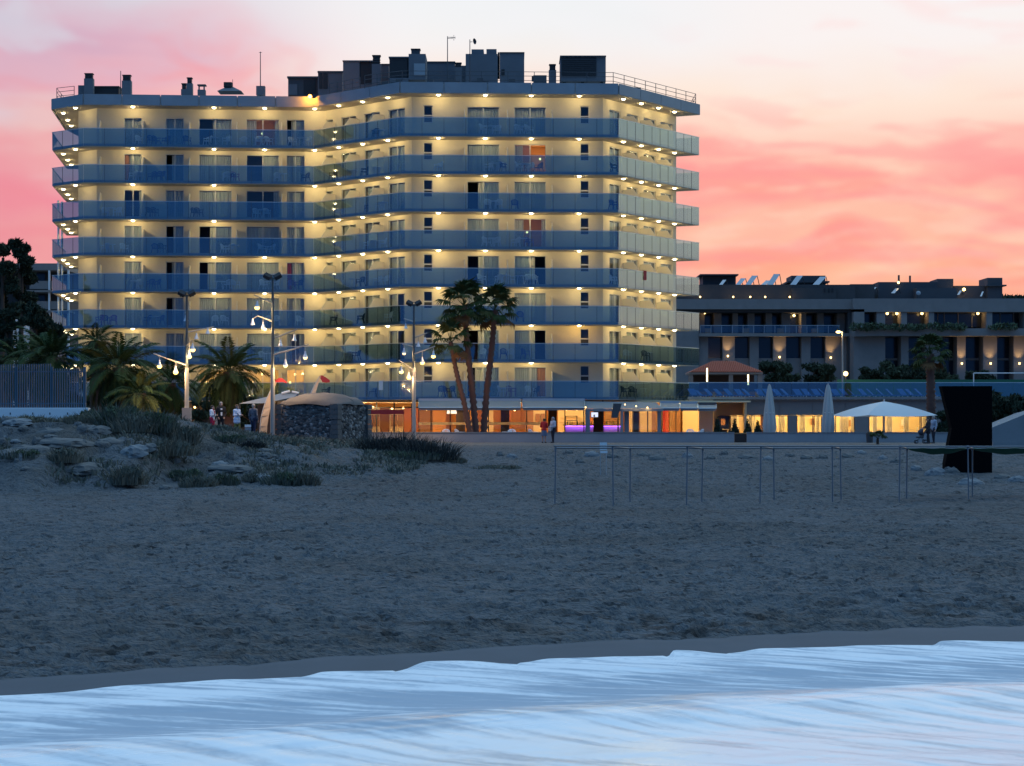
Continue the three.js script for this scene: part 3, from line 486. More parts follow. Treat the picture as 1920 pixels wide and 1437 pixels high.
  { const g = new THREE.Group(); g.name = 'television'; g.position.copy(P(1115, 778, 163.6).sub(HB)); g.rotation.y = 0.25; hotel.add(g); new MB().box(-0.3, 0.3, -0.21, 0.21, -0.05, 0).build('case', M.dark, g); new MB().box(-0.27, 0.27, -0.18, 0.18, 0.004, 0.01).build('screen', glow([0.75, 0.8, 1], 1.1), g); new MB().box(-0.09, 0.02, -0.17, 0.0, 0.0105, 0.014).build('picture', M.roomBlue, g); }
}
// awnings in front of the restaurant
function awning(px0, px1, Zb, yb, Zf, yf, label, turn = 0) {
  const a = P(px0, yb, Zb), c = P(px1, yb, Zb), d = P(px0, yf, Zf), e = P(px1, yf, Zf), o = a.clone();
  const g = thing('awning', V(o.x, 0, o.z), label, 'awning', 'awnings over the restaurant terrace'); const r = (v) => v.clone().sub(g.position);
  const b = new MB(), n = 14; for (let i = 0; i < n; i++) { const t0 = i / n, t1 = (i + 1) / n, q = (u, s) => { const v = r(a).lerp(r(d), s).lerp(r(c).lerp(r(e), s), u); v.y -= 0.12 * Math.sin(s * Math.PI) * 0.5; return v; }; for (let j = 0; j < 4; j++) b.quad(q(t0, j / 4), q(t1, j / 4), q(t1, (j + 1) / 4), q(t0, (j + 1) / 4)); }
  b.build('canopy', M.awning, g);
  new MB().bar(r(d), r(e), 0.06).build('front_bar', M.metal, g); new MB().box(r(a).x, r(c).x, r(a).y - 0.05, r(a).y + 0.16, r(a).z - 0.1, r(a).z + 0.1).build('cassette', M.metal, g);
  const v = new MB(); v.quad(r(d), r(e), r(e).add(V(0, -0.18, 0)), r(d).add(V(0, -0.18, 0))); v.build('valance', M.awning, g);
  new MB().bar(r(a), r(d), 0.04).build('arm', M.metal, g); new MB().bar(r(c), r(e), 0.04).build('arm', M.metal, g);
  return g;
}
awning(785, 976, 161.7, 751.5, 155, 765, 'long grey fabric awning behind the palm trunks, leftmost along the restaurant');
awning(980, 1096, 161.7, 751.5, 155, 765, 'shorter grey fabric awning over the dark doorway left of the bar');
awning(1238, 1274, 164, 756, 158, 766, 'small grey awning just right of the glazed bar pavilion');
awning(1276, 1308, 165, 757, 159, 766, 'middle one of three small grey awnings right of the bar');
awning(1309, 1343, 166, 758, 160, 766.5, 'last small grey awning, against the terrace wall');
{ // open frame pavilion in front of the bar
  const o = P(1170, 826, 158), g = thing('bar_pavilion', V(o.x, 0, o.z), 'grey framed bar pavilion with flat roof and tilted shade in front of the violet counter', 'pavilion'); const r = (v) => v.clone().sub(g.position);
  for (const [px, Z, w] of [[1102, 157, 0.34], [1166, 157, 0.2], [1175, 158, 0.34], [1236, 158, 0.26]]) { const p = r(P(px, 826, Z)); new MB().box(p.x - w / 2, p.x + w / 2, -g.position.y, 2.3, p.z - w / 2, p.z + w / 2).build('post', M.fascia, g); }
  const b = new MB(); PB(b, 1098, 767, 1244, 771.5, 157, 0.5, new THREE.Matrix4().makeTranslation(-g.position.x, 0, -g.position.z)); b.build('beam', M.fascia, g);
  new MB().quad(r(P(1098, 766.5, 157)), r(P(1244, 766.5, 157)), r(P(1230, 755, 163)), r(P(1085, 752, 163))).build('roof', M.awning, g);
  new MB().quad(r(P(1146, 784, 156.6)), r(P(1158, 784, 156.6)), r(P(1166, 757, 156.8)), r(P(1150, 757, 156.8))).build('shade', M.charcoal, g);
  for (const [px, py] of [[1172, 758.8], [1193, 762], [1214, 764.6], [1098, 764]]) { const p = r(P(px, py, 156.9)); part('lamp', new THREE.SphereGeometry(0.05, 10, 8), M.bulbWarm, g, p); lamp(p.clone().add(V(0, 0, 0.0)), WARM, 0.5, g); }
  const pb = new MB(); for (const [a, c, Z] of [[1182, 1230, 158]]) { PB(pb, a, 774, c, 822, Z, 0.01, new THREE.Matrix4().makeTranslation(-g.position.x, 0, -g.position.z)); } pb.build('glass_screen', M.shopPane, g);
}
// low white wall along the promenade, with a gap for the steps
function lowWall(px0, px1, label) { const a = P(px0, 830, 140), c = P(px1, 830, 140), g = thing('promenade_wall', V((a.x + c.x) / 2, 0, a.z), label, 'wall', 'low walls along the promenade'); const w = (c.x - a.x) / 2; new MB().box(-w, w, -0.1, 0.62, -0.3, 0).build('wall_face', M.paleConcrete, g); new MB().box(-w - 0.02, w + 0.02, 0.62, 0.68, -0.34, 0.04).build('coping', M.concrete, g); return g; }
lowWall(560, 1377, 'long low white wall between the beach and the restaurant terrace');
lowWall(1401, 1800, 'low white wall right of the gap, under the big white parasol');
{ const a = P(1389, 830, 140.6), g = thing('planter_box', V(a.x, 0, a.z), 'dark wooden planter box filling the gap in the low white wall', 'planter'); new MB().box(-0.4, 0.4, 0, 0.55, -0.5, 0.1).build('box', M.brownDark, g); new MB().box(-0.44, 0.44, 0.55, 0.62, -0.54, 0.14).build('rim', M.wood, g); }

// ---------- terrace building right of the hotel ----------
{
  const Z0 = 169, g = thing('terrace_building', V(28, 0, -Z0 - 5), 'low flat-roofed restaurant wing with lit windows and a glass-railed pool terrace on top', 'building'); const tr = new THREE.Matrix4().makeTranslation(-g.position.x, 0, -g.position.z);
  const B = (name, m, fn) => { const b = new MB(); fn(b); return b.build(name, m, g); };
  B('terrace_deck', M.concrete, (b) => b.box(13.9, 60, 2.96, 3.12, -200, -168.9, tr));
  B('deck_edge', M.paleConcrete, (b) => PB(b, 1290, 744.5, 2100, 749, 168.6, 0.3, tr));
  B('wall', M.farWall, (b) => { PB(b, 1338, 749.3, 2100, 779, Z0, 0.3, tr); for (const [a, c] of [[1338, 1347], [1478, 1494], [1603, 1629], [1745, 2100]]) PB(b, a, 779.2, c, 825, Z0, 0.3, tr); b.box(13.9, 60, 0, 2.9, -184, -183.8, tr); });
  B('corner_wall', M.wall, (b) => PB(b, 1292, 749.3, 1337.5, 762, Z0 - 0.2, 0.3, tr));
  for (let px = 1400; px < 1900; px += 62) B('wall_panel', M.farWall, (b) => PB(b, px, 750.5, px + 60.6, 778, Z0 - 0.04, 0.03, tr));
  B('room', M.cream, (b) => { b.box(14, 45, 0.1, 2.9, -176.2, -176, tr); b.box(14, 45, 0.02, 0.1, -176, -169, tr); b.box(14, 45, 2.82, 2.9, -176, -169.4, tr); });
  for (const [a, c] of [[1347, 1368], [1369, 1407], [1408, 1444], [1452, 1478], [1494, 1525], [1526, 1541], [1566, 1603], [1629, 1657], [1658, 1726], [1727, 1745]]) { const w = new THREE.Group(); w.name = 'window'; const p = P((a + c) / 2, 812, Z0 + 0.1); w.position.set(p.x - g.position.x, 0.35, p.z - g.position.z); g.add(w); const W = (c - a) * Z0 / F, H = 1.48; part('pane', new THREE.PlaneGeometry(W - 0.08, H), M.shopPane, w, V(0, H / 2, 0)); new MB().box(-W / 2, -W / 2 + 0.06, 0, H, -0.05, 0.05).box(W / 2 - 0.06, W / 2, 0, H, -0.05, 0.05).box(-W / 2 + 0.06, W / 2 - 0.06, H - 0.05, H, -0.05, 0.05).build('frame', M.charcoal, w); }
  const r = rng(77);
  for (const px of [1372, 1405, 1432, 1466, 1505, 1533, 1580, 1600, 1640, 1668, 1700, 1735]) { B('curtain', r() < 0.5 ? M.curtain : M.wood, (b) => { const a = P(px - 3 - r() * 4, 780, 172), n = 10, w = 0.3 + r() * 0.4; for (let i = 0; i < n; i++) b.quad(V(a.x + w * i / n, 0.1, a.z + 0.05 * (i % 2)).applyMatrix4(tr), V(a.x + w * (i + 1) / n, 0.1, a.z + 0.05 * ((i + 1) % 2)).applyMatrix4(tr), V(a.x + w * (i + 1) / n, 2.8, a.z + 0.05 * ((i + 1) % 2)).applyMatrix4(tr), V(a.x + w * i / n, 2.8, a.z + 0.05 * (i % 2)).applyMatrix4(tr)); }); }
  for (const [px, py, Z] of [[1352, 792, 175.8], [1390, 790, 175.8], [1520, 791, 175.8], [1578, 796, 175.8], [1592, 794, 175.8], [1690, 793, 175.8]]) B('wall_picture', px % 4 ? M.white : M.wood, (b) => PB(b, px, py - 6, px + 8, py + 6, Z, 0.05, tr));
  for (const px of [1360, 1395, 1425, 1465, 1510, 1560, 1590, 1640, 1680, 1720]) { const p = P(px, 776, 172.5).add(V(0, 0.35, 0)).applyMatrix4(tr); p.y = 2.74; part('ceiling_spot', new THREE.SphereGeometry(0.08, 10, 8), M.bulbWarm, g, p); lamp(p.clone().add(V(0, -0.01, 0)), [1, 0.72, 0.34], 11, g); }
  for (const px of [1365, 1386, 1436, 1504, 1585, 1596, 1650, 1700]) { const p = P(px, 800, 171.6).applyMatrix4(tr); B('table', M.white, (b) => { b.box(p.x - 0.4, p.x + 0.4, 0.72, 0.76, p.z - 0.35, p.z + 0.35); b.bar(V(p.x, 0.1, p.z), V(p.x, 0.72, p.z), 0.05); b.box(p.x + 0.5, p.x + 0.9, 0.42, 0.46, p.z - 0.2, p.z + 0.2); b.box(p.x + 0.86, p.x + 0.9, 0.46, 0.92, p.z - 0.2, p.z + 0.2); b.box(p.x + 0.5, p.x + 0.54, 0.1, 0.42, p.z - 0.2, p.z - 0.16); b.box(p.x + 0.86, p.x + 0.9, 0.1, 0.42, p.z + 0.16, p.z + 0.2); }); }
  // balustrade of the terrace
  for (let i = 0; i < 22; i++) { const a = P(1292 + i * 32, 718, 168.4), c = P(1292 + (i + 1) * 32, 744, 168.4); part('balustrade_pane', new THREE.PlaneGeometry(c.x - a.x - 0.02, a.y - c.y), M.balGlass, g, V((a.x + c.x) / 2, (a.y + c.y) / 2, a.z).applyMatrix4(tr)); }
  B('handrail', M.rail, (b) => PB(b, 1290, 717, 2000, 718.3, 168.36, 0.06, tr));
}
// blue sun loungers stacked along the terrace
{
  const mk = (pos, label) => { const g = thing('sun_lounger', pos, label, 'sun lounger', 'blue loungers on the pool terrace'); new MB().box(-0.32, 0.32, 0.32, 0.38, -0.6, 0.75).build('seat', M.loungerBlue, g); const b = new MB(); b.box(-0.32, 0.32, -0.02, 0.03, 0, 0.75); const q = b.build('backrest', M.loungerBlue, g, V(0, 0.36, -0.6)); q.rotation.x = Math.PI + 0.75; const l = new MB(); for (const [x, z] of [[-0.28, -0.5], [0.28, -0.5], [-0.28, 0.65], [0.28, 0.65]]) l.bar(V(x, 0, z), V(x, 0.32, z), 0.025, 0.025, 6); l.build('frame', M.plastic, g); return g; };
  const lm = ['behind the glass corner by the hotel', 'under the tiled roof pavilion', 'left of the first closed parasol', 'behind the first closed parasol', 'right of the first closed parasol', 'between the closed parasols', 'behind the second closed parasol', 'above the big white parasol', 'left of the lone palm', 'behind the lone palm', 'left of the black monolith'];
  const src = mk(P(1310, 747, 171).setY(3.13), 'blue sun lounger behind the glass corner by the hotel, first of the row'); src.rotation.y = 0.5;
  const r = rng(5); let i = 0;
  for (let px = 1328; px < 1770; px += 18) { i++; copy(src, P(px, 747, 171 + (i % 2) * 1.4 + r() * 0.5).setY(3.13), `blue lounger, ${['front', 'rear'][i % 2]} row, ${lm[Math.min(10, Math.floor((px - 1290) / 44))]}, ${['nearer', 'farther'][Math.floor(i / 2) % 2]} one`, 0.5 + r() * 0.8); }
}
// parasols
function closedParasol(px, py0, Z, label) {
  const p = P(px, 812, Z), g = thing('closed_parasol', V(p.x, 0, p.z), label, 'parasol', 'closed parasols on the terrace'); const top = EYE + (HOR - py0) * Z / F;
  new MB().bar(V(0, 0, 0), V(0, top + 0.1, 0), 0.05).build('pole', M.metal, g); new MB().box(-0.4, 0.4, 0, 0.08, -0.4, 0.4).build('base', M.concrete, g);
  const n = 48, m = 12, pos = [], idx = [];
  for (let j = 0; j <= m; j++) for (let i = 0; i <= n; i++) { const t = j / m, a = i / n * Math.PI * 2, r = (0.09 + 0.42 * Math.pow(t, 0.7) * (1 - 0.25 * smooth(0.8, 1, t))) * (0.8 + 0.28 * Math.abs(Math.sin(a * 4 + 0.6 * Math.sin(t * 4 + px)))); pos.push(Math.cos(a) * r, mix(top, 0.42, t) + 0.09 * Math.sin(a * 4) * t, Math.sin(a) * r); }
  for (let j = 0; j < m; j++) for (let i = 0; i < n; i++) { const a = j * (n + 1) + i, c = a + n + 1; idx.push(a, a + 1, c + 1, a, c + 1, c); }
  const q = new THREE.BufferGeometry(); q.setAttribute('position', new THREE.Float32BufferAttribute(pos, 3)); q.setIndex(idx); q.computeVertexNormals(); part('folded_canopy', q, M.canvasDull, g); new MB().bar(V(0, top * 0.5, 0), V(0, top * 0.5 + 0.07, 0), 0.36, 0.36, 16).build('tie_strap', M.canvas, g);
}
closedParasol(1443, 723, 148, 'closed pale parasol standing left of the taller one on the terrace');
closedParasol(1553, 722, 147, 'closed pale parasol next to the big open white one');
{
  const Z = 146, p = P(1658, 812, Z), g = thing('open_parasol', V(p.x, 0, p.z), 'large open white square parasol in front of the lit dining room', 'parasol');
  const hw = 90 * Z / F, y1 = EYE + (HOR - 753) * Z / F, y0 = EYE + (HOR - 779) * Z / F, n = 10, b = new MB();
  const C = [[-hw, -1.8], [hw * 0.5, -3.2], [hw, 1.8], [-hw * 0.5, 3.2]];
  for (let k = 0; k < 4; k++) { const A = C[k], B = C[(k + 1) % 4]; for (let i = 0; i < n; i++) for (let j = 0; j < n; j++) { const q = (u, v) => V(mix(A[0], B[0], u) * v, y1 + (y0 - y1) * (v * 0.82 + 0.18 * v * v) - 0.1 * v * Math.sin(u * Math.PI) + 0.06 * Math.sin(v * Math.PI), mix(A[1], B[1], u) * v); b.quad(q(i / n, j / n), q((i + 1) / n, j / n), q((i + 1) / n, (j + 1) / n), q(i / n, (j + 1) / n)); } }
  b.build('canopy', M.canvas, g); new MB().bar(V(0, 0, 0), V(0, y1 + 0.15, 0), 0.06).build('pole', M.metal, g);
  for (const c of C) new MB().bar(V(0, y1 - 0.12, 0), V(c[0], y0 - 0.03, c[1]), 0.025, 0.025, 6).build('rib', M.metal, g); new MB().box(-0.5, 0.5, 0, 0.1, -0.5, 0.5).build('base', M.concrete, g);
}
// ---------- apartments on the rise behind ----------
{
  const Z = 260, g = thing('apartment_complex', V(46, 0, -Z - 8), 'long dark three-storey apartment building with solar panels behind the pool terrace', 'building'); const tr = new THREE.Matrix4().makeTranslation(-g.position.x, 0, -g.position.z);
  const B = (name, m, fn) => { const b = new MB(); fn(b); return b.build(name, m, g); }; const Q = (b, x0, y0, x1, y1, d, dep) => PB(b, x0, y0, x1, y1, Z + d, dep, tr);
  const D = M.farDark, W = M.farWall;
  B('wall', D, (b) => { Q(b, 1240, 586, 2300, 800, 6, 12); Q(b, 1240, 534, 1604, 566, 4, 12); });
  B('penthouse', D, (b) => { Q(b, 1560, 534, 1640, 575, 5, 8); Q(b, 1485, 540, 1568, 564, 3.6, 0.4); });
  for (const px of [1545, 1553, 1560]) B('vent', M.dark, (b) => Q(b, px, 541, px + 3, 548, 3.5, 0.08));
  B('cornice', W, (b) => Q(b, 1240, 561, 1600, 580, 0, 6)); B('soffit_beam', D, (b) => Q(b, 1240, 580.2, 1600, 586, 0.6, 5));
  for (const [a, c] of [[1311, 1321], [1339, 1353], [1374, 1384], [1402, 1415], [1436, 1448], [1466, 1482], [1503, 1512], [1533, 1545], [1570, 1600]]) B('pillar', W, (b) => Q(b, a, 586.2, c, 628, 3, 2.8));
  B('balcony', W, (b) => Q(b, 1311, 625, 1600, 631, 0.4, 6)); B('wall', W, (b) => { Q(b, 1240, 586.2, 1310.8, 720, 0.8, 5); });
  B('balcony_rail', M.metal, (b) => { Q(b, 1313, 610, 1575, 611, 0.5, 0.05); for (let px = 1313; px <= 1575; px += 20) Q(b, px, 611, px + 0.7, 625, 0.5, 0.05); });
  B('balcony_glass', M.pane, (b) => Q(b, 1314, 612, 1574, 624, 0.53, 0.02));
  for (const px of [1322, 1393, 1458, 1523]) B('balcony_furniture', M.wood, (b) => { Q(b, px, 616, px + 12, 624.8, 1.5, 0.8); });
  const lower = [[1311, 1328], [1355, 1378], [1406, 1423], [1450, 1474], [1503, 1520], [1548, 1600]];
  for (const [a, c] of lower) B('pillar', W, (b) => Q(b, a, 631.2, c, 720, 1.5, 4.4));
  for (const [a, c] of [[1328, 1355], [1378, 1406], [1423, 1450], [1474, 1503], [1520, 1548]]) { B('window', M.farGlass, (b) => Q(b, a, 632, c, 672, 3, 0.1)); B('sill_wall', W, (b) => Q(b, a + 0.1, 672, c - 0.1, 720, 2.2, 2)); }
  for (const [a, c] of [[1321, 1339], [1353, 1374], [1384, 1402], [1415, 1436], [1448, 1466], [1482, 1503], [1512, 1533], [1545, 1570]]) B('window', M.farGlass, (b) => Q(b, a, 590, c, 625, 5.7, 0.1));
  // right block
  B('wall', W, (b) => { Q(b, 1601, 580, 1621, 615, -1, 8); Q(b, 1601, 560, 2300, 585, -1, 8); for (const [a, c] of [[1644, 1660], [1690, 1701], [1742, 1752], [1850, 1861], [1921, 2300]]) Q(b, a, 585.2, c, 616, -0.8, 6); Q(b, 1601, 616.2, 1660, 720, -2.5, 8); });
  B('wall', D, (b) => Q(b, 1590, 575, 1602, 720, 0.5, 6));
  B('balcony', W, (b) => { Q(b, 1604, 614, 1625, 631, -4, 8); Q(b, 1625, 616, 2300, 630, -4, 8); });
  for (const [a, c] of [[1621, 1644], [1660, 1690], [1701, 1742], [1752, 1795], [1797, 1850], [1861, 1899], [1901, 1921]]) B('window', M.farGlass, (b) => Q(b, a, 585.4, c, 614, 2, 0.1));
  B('mullion', W, (b) => { for (const px of [1758, 1770, 1796, 1822, 1875, 1900]) Q(b, px, 585.4, px + 2, 614, 1.9, 0.08); });
  for (const [a, c] of [[1660, 1660.2], [1690, 1704], [1736, 1763], [1795, 1811], [1844, 1870], [1901, 1930]]) B('pillar', W, (b) => Q(b, a, 630.2, c, 720, -2.5, 8));
  for (const [a, c] of [[1660, 1690], [1704, 1736], [1763, 1795], [1811, 1844], [1870, 1901]]) { B('window', M.farGlass, (b) => Q(b, a, 631, c, 672, 0, 0.1)); B('window_rail', W, (b) => Q(b, a, 672, c, 676, -0.2, 0.3)); B('window', M.farGlass, (b) => Q(b, a, 676.2, c, 715, 0, 0.1)); }
  // lights
  const dot = (px, py, d, cd, r = 0.16) => { const p = P(px, py, Z + d).applyMatrix4(tr); part('wall_lamp', new THREE.SphereGeometry(r, 10, 8), M.bulbWarm, g, p); lamp(p, WARM, cd, g, 8); };
  for (const px of [1313, 1375, 1407, 1435, 1481]) dot(px, 557, 3, 0.8, 0.11);
  for (const px of [1664, 1682, 1729, 1834]) dot(px, 588, 0.8, 2, 0.17);
  dot(1489, 592, 4, 5); dot(1321.5, 588, 2.5, 0.6, 0.08); dot(1685, 530, 8, 3); dot(1808, 543, 8, 4, 0.2);
  for (const [px, py, d] of [[1365, 668, 1.2], [1462, 670, 1.2], [1558, 671, 1.2], [1804, 682, -2.8], [1858, 682, -2.8], [1912, 682, -2.8]]) { const p = P(px, py, Z + d - 0.25).applyMatrix4(tr); part('uplight', new THREE.CylinderGeometry(0.12, 0.09, 0.22, 10), M.bulbWarm, g, p); const s = new THREE.SpotLight(new THREE.Color().setRGB(1, 0.62, 0.24), 17, 0, 0.75, 0.8); s.position.copy(p).add(V(0, 0.14, 0)); s.target.position.copy(p).add(V(0, 4, -0.6)); s.castShadow = true; s.shadow.radius = 4; s.shadow.mapSize.set(256, 256); g.add(s, s.target); }
  // rooftop blocks
  for (const [a, y0, c, y1, d] of [[1318, 515, 1380, 534, 10], [1484, 517, 1548, 534, 9], [1647, 529, 1758, 561, 8], [1719, 540, 1795, 561, 6], [1758, 523, 1788, 561, 9], [1790, 536, 1852, 561, 10], [1852, 521, 1880, 561, 9], [1595, 533, 1640, 560, 14]]) B('roof_block', M.roofDark, (b) => Q(b, a, y0, c, y1, d, 5));
  for (const [a, y0, c, y1] of [[1313, 514, 1385, 516.5], [1477, 527, 1556, 530], [1850, 534, 1888, 536.5]]) B('roof_slab', M.roofDark, (b) => Q(b, a, y0, c, y1, 8.6, 8));
  for (const [px, y0] of [[1686, 516], [1707, 517]]) B('chimney', M.roofDark, (b) => Q(b, px - 1.5, y0, px + 1.5, 532, 10, 0.3));
  B('roof_vent', M.roofDark, (b) => { b.quad(P(1760, 523, Z + 9).applyMatrix4(tr), P(1776, 519, Z + 9).applyMatrix4(tr), P(1776, 519, Z + 12).applyMatrix4(tr), P(1760, 523, Z + 12).applyMatrix4(tr)); b.quad(P(1774, 521, Z + 9).applyMatrix4(tr), P(1789, 519.5, Z + 9).applyMatrix4(tr), P(1789, 519.5, Z + 12).applyMatrix4(tr), P(1774, 521, Z + 12).applyMatrix4(tr)); });
  for (const [a, y0, c, y1] of [[1378, 522, 1399, 536], [1397, 517, 1421, 535], [1425, 526, 1446, 536], [1437, 514, 1463, 536], [1481, 517, 1506, 535], [1523, 519, 1550, 535], [1348, 525, 1362, 535], [1626, 539, 1644, 548], [1671, 541, 1686, 550], [1795, 545, 1804, 553], [1838, 547, 1845, 556]]) {
    const w = (c - a) * 0.45; B('solar_panel', M.panelGlass, (b) => { const q = (px, py, d) => P(px, py, Z + d).applyMatrix4(tr); b.quad(q(a, y1, 5), q(a + w, y1, 5), q(c, y0, 7), q(c - w, y0, 7)); }); B('panel_frame', M.railDark, (b) => { const q = (px, py, d) => P(px, py, Z + d).applyMatrix4(tr); b.bar(q(c - 1, y0, 7), q(c + 3, y1, 7.5), 0.05, 0.05, 5); b.bar(q(c - w, y0, 7), q(c - w + 4, y1, 7.5), 0.05, 0.05, 5); });
  }
  { const p = P(1722, 551, Z + 5.5).applyMatrix4(tr), m = part('satellite_dish', new THREE.SphereGeometry(0.35, 14, 6, 0, 6.3, 0, 1.0), M.fascia, g, p); m.rotation.x = 1.2; }
  for (const [x0, x1] of [[1597, 1694], [1700, 1745], [1747, 1810], [1855, 1905]]) leafCloudPart('planter_plants', x0, x1, 607, 619, Z - 4.5, g, tr, x0);
}
function leafGeo(blobs, n, size, seed, up = 0.3) {       // many small leaf faces through the volume of some blobs [x, y, z, rx, ry, rz]
  const r = rng(seed), pos = [], tot = blobs.reduce((s, b) => s + b[3] * b[4] * b[5], 0);
  for (const [x, y, z, rx, ry, rz] of blobs) {
    const k = Math.round(n * rx * ry * rz / tot);
    for (let i = 0; i < k; i++) {
      const th = r() * 6.283, ph = Math.acos(2 * r() - 1), q = Math.cbrt(0.15 + 0.85 * r()) * (0.85 + 0.3 * r());
      const c = V(x + Math.sin(ph) * Math.cos(th) * rx * q, y + Math.cos(ph) * ry * q, z + Math.sin(ph) * Math.sin(th) * rz * q);
      const d = V(r() - 0.5, r() - 0.5 + up, r() - 0.5).normalize(), e = V(r() - 0.5, r() - 0.5, r() - 0.5).cross(d).normalize(), s = size * (0.5 + r());
      const a = c.clone().addScaledVector(d, s), b1 = c.clone().addScaledVector(e, s * 0.38), b2 = c.clone().addScaledVector(e, -s * 0.38), f = c.clone().addScaledVector(d, -s * 0.7);
      for (const v of [a, b1, b2, b1, f, b2]) pos.push(v.x, v.y, v.z);
    }
  }
  const g = new THREE.BufferGeometry(); g.setAttribute('position', new THREE.Float32BufferAttribute(pos, 3)); g.computeVertexNormals(); return g;
}
function leafCloudPart(name, px0, px1, py0, py1, Z, parent, tr, seed) {
  const r = rng(seed), bl = []; const n = Math.max(2, Math.round((px1 - px0) / 12));
  for (let i = 0; i < n; i++) { const p = P(mix(px0, px1, (i + 0.5) / n), mix(py0, py1, 0.5 + 0.3 * (r() - 0.5)), Z).applyMatrix4(tr), k = Z / F; bl.push([p.x, p.y, p.z, (px1 - px0) / n * 0.8 * k, (py1 - py0) * (0.4 + 0.25 * r()) * k, 0.5]); }
  return part(name, leafGeo(bl, n * 90, 0.22, seed), M.shrub, parent);
}
// tiled pavilion on the pool terrace
{
  const Z = 205, c = P(1357, 716, Z), g = thing('tiled_pavilion', V(c.x, 3.12, c.z), 'small open pavilion with a hipped terracotta roof behind the pool terrace', 'pavilion'); const k = Z / F, y = (py) => EYE + (HOR - py) * k - 3.12;
  const hw = 68 * k, b = new MB(), A = [V(-hw, y(699), 2.6), V(hw, y(699), 2.6), V(hw, y(699), -2.6), V(-hw, y(699), -2.6)], r0 = V(-1.1, y(678), 0), r1 = V(1.1, y(678), 0);
  b.quad(A[0], A[1], r1, r0).quad(A[2], A[3], r0, r1).tri(A[1], A[2], r1).tri(A[3], A[0], r0); b.build('roof', M.tile, g);
  for (let i = 0; i < 40; i++) { const t = (i + 0.5) / 40, x = mix(-hw, hw, t), e = clamp((x + hw) / (hw - 1.1)), f = clamp((hw - x) / (hw - 1.1)), s = Math.min(e, f, 1); const p0 = V(x, y(699) + 0.02, 2.63), p1 = V(x, mix(y(699), y(678), s) + 0.02, 2.63 * (1 - s) + 0.03); if (s > 0.05) { const m = new MB().bar(p0, p1, 0.06, 0.06, 5); m.build('tile_row', M.tile, g); } }
  new MB().box(-hw, hw, y(703), y(699) - 0.01, -2.5, 2.55).build('fascia', M.farWall, g);
  for (const px of [1292, 1366, 1420]) { const x = (px - 1357) * k; new MB().box(x - 0.2, x + 0.2, 0, y(703), 2.0, 2.4).build('pillar', M.farWall, g); } new MB().box(-hw + 0.3, hw - 0.3, 0, y(703), -2.4, -2.2).build('back_wall', M.brownDark, g); new MB().box(-hw + 0.5, hw - 0.5, 0, 1.1, 0.6, 1.0).build('counter', M.orangeDeep, g);
}
for (const [px, py0, py1, label] of [[1326, 690, 716, 'slim upright light column left of the tiled roof pillar'], [1403, 702, 722, 'slim upright light column at the right end of the tiled pavilion']]) {
  const Z = 190, p = P(px, py1, Z), g = thing('light_column', p.clone().setY(3.12), label, 'lamp', 'light columns on the terrace'); const h = EYE + (HOR - py0) * Z / F - 3.12, l = (py1 - py0) * Z / F;
  new MB().bar(V(0, 0, 0), V(0, h - l, 0), 0.08).build('post', M.charcoal, g); const n = 3; for (let i = 0; i < n; i++) { const m = new MB().bar(V(0, h - l + l * i / n, 0), V(0, h - l + l * (i + 1) / n - 0.02, 0), 0.07, 0.06).build('light_tube', glow([1, 0.78, 0.45], 4), g); lamp(V(0, h - l + l * (i + 0.5) / n, 0), WARM, 1.2, g); }
}
{ // green wind screen behind the terrace and a goal-like white frame
  const a = P(1570, 722, 205), c = P(2050, 712, 205), g = thing('windscreen', V(a.x, 3.12, a.z), 'dark green fabric windscreen fence behind the pool terrace', 'fence'); const h = c.y - 3.12; new MB().box(0, c.x - a.x, 0.3, h, 0, 0.02).build('fabric', M.green, g); for (let i = 0; i <= 12; i++) { const x = (c.x - a.x) * i / 12; new MB().bar(V(x, 0, -0.06), V(x, h + 0.05, -0.06), 0.04).build('post', M.railDark, g); }
  const b0 = P(1826, 722, 200), g2 = thing('metal_frame', V(b0.x, 3.12, b0.z), 'thin pale metal frame standing above the green windscreen', 'frame'); const y = EYE + (HOR - 700) * 200 / F - 3.12, w = 110 * 200 / F; new MB().bar(V(0, 0, 0), V(0, y, 0), 0.05).build('post', M.alu, g2); new MB().bar(V(0, y, 0), V(w, y, 0), 0.05).build('crossbar', M.alu, g2); new MB().bar(V(w, 0, 0), V(w, y, 0), 0.05).build('post', M.alu, g2);
}
{ // lamp on a tall post
  const Z = 200, b = P(1580, 715, Z), g = thing('tall_lamp', V(b.x, 3.12, b.z), 'tall lamp post with an outreach light in front of the dark apartments', 'lamp'); const y = EYE + (HOR - 622) * Z / F - 3.12;
  new MB().bar(V(0, 0, 0), V(0, y, 0), 0.09, 0.06).build('pole', M.pole, g); new MB().bar(V(0, y, 0), V(-0.35, y + 0.05, 0), 0.04).build('arm', M.pole, g); part('lamp_glass', new THREE.SphereGeometry(0.2, 14, 8).scale(1.2, 0.6, 1), M.bulbWarm, g, V(-0.38, y - 0.04, 0)); lamp(V(-0.38, y - 0.06, 0), WARM, 14, g, 6);
  const p = P(1586, 701, 201), g2 = thing('globe_lamp', V(p.x, 3.12, p.z), 'bright globe lamp on a short stem at the foot of the tall lamp post', 'lamp'); new MB().bar(V(0, 0, 0), V(0, p.y - 3.12, 0), 0.04).build('stem', M.railDark, g2); part('globe', new THREE.SphereGeometry(0.22, 16, 10), M.bulbWarm, g2, V(0, p.y - 3.12, 0)); lamp(V(0, p.y - 3.12, 0), WARM, 12, g2, 8);
}
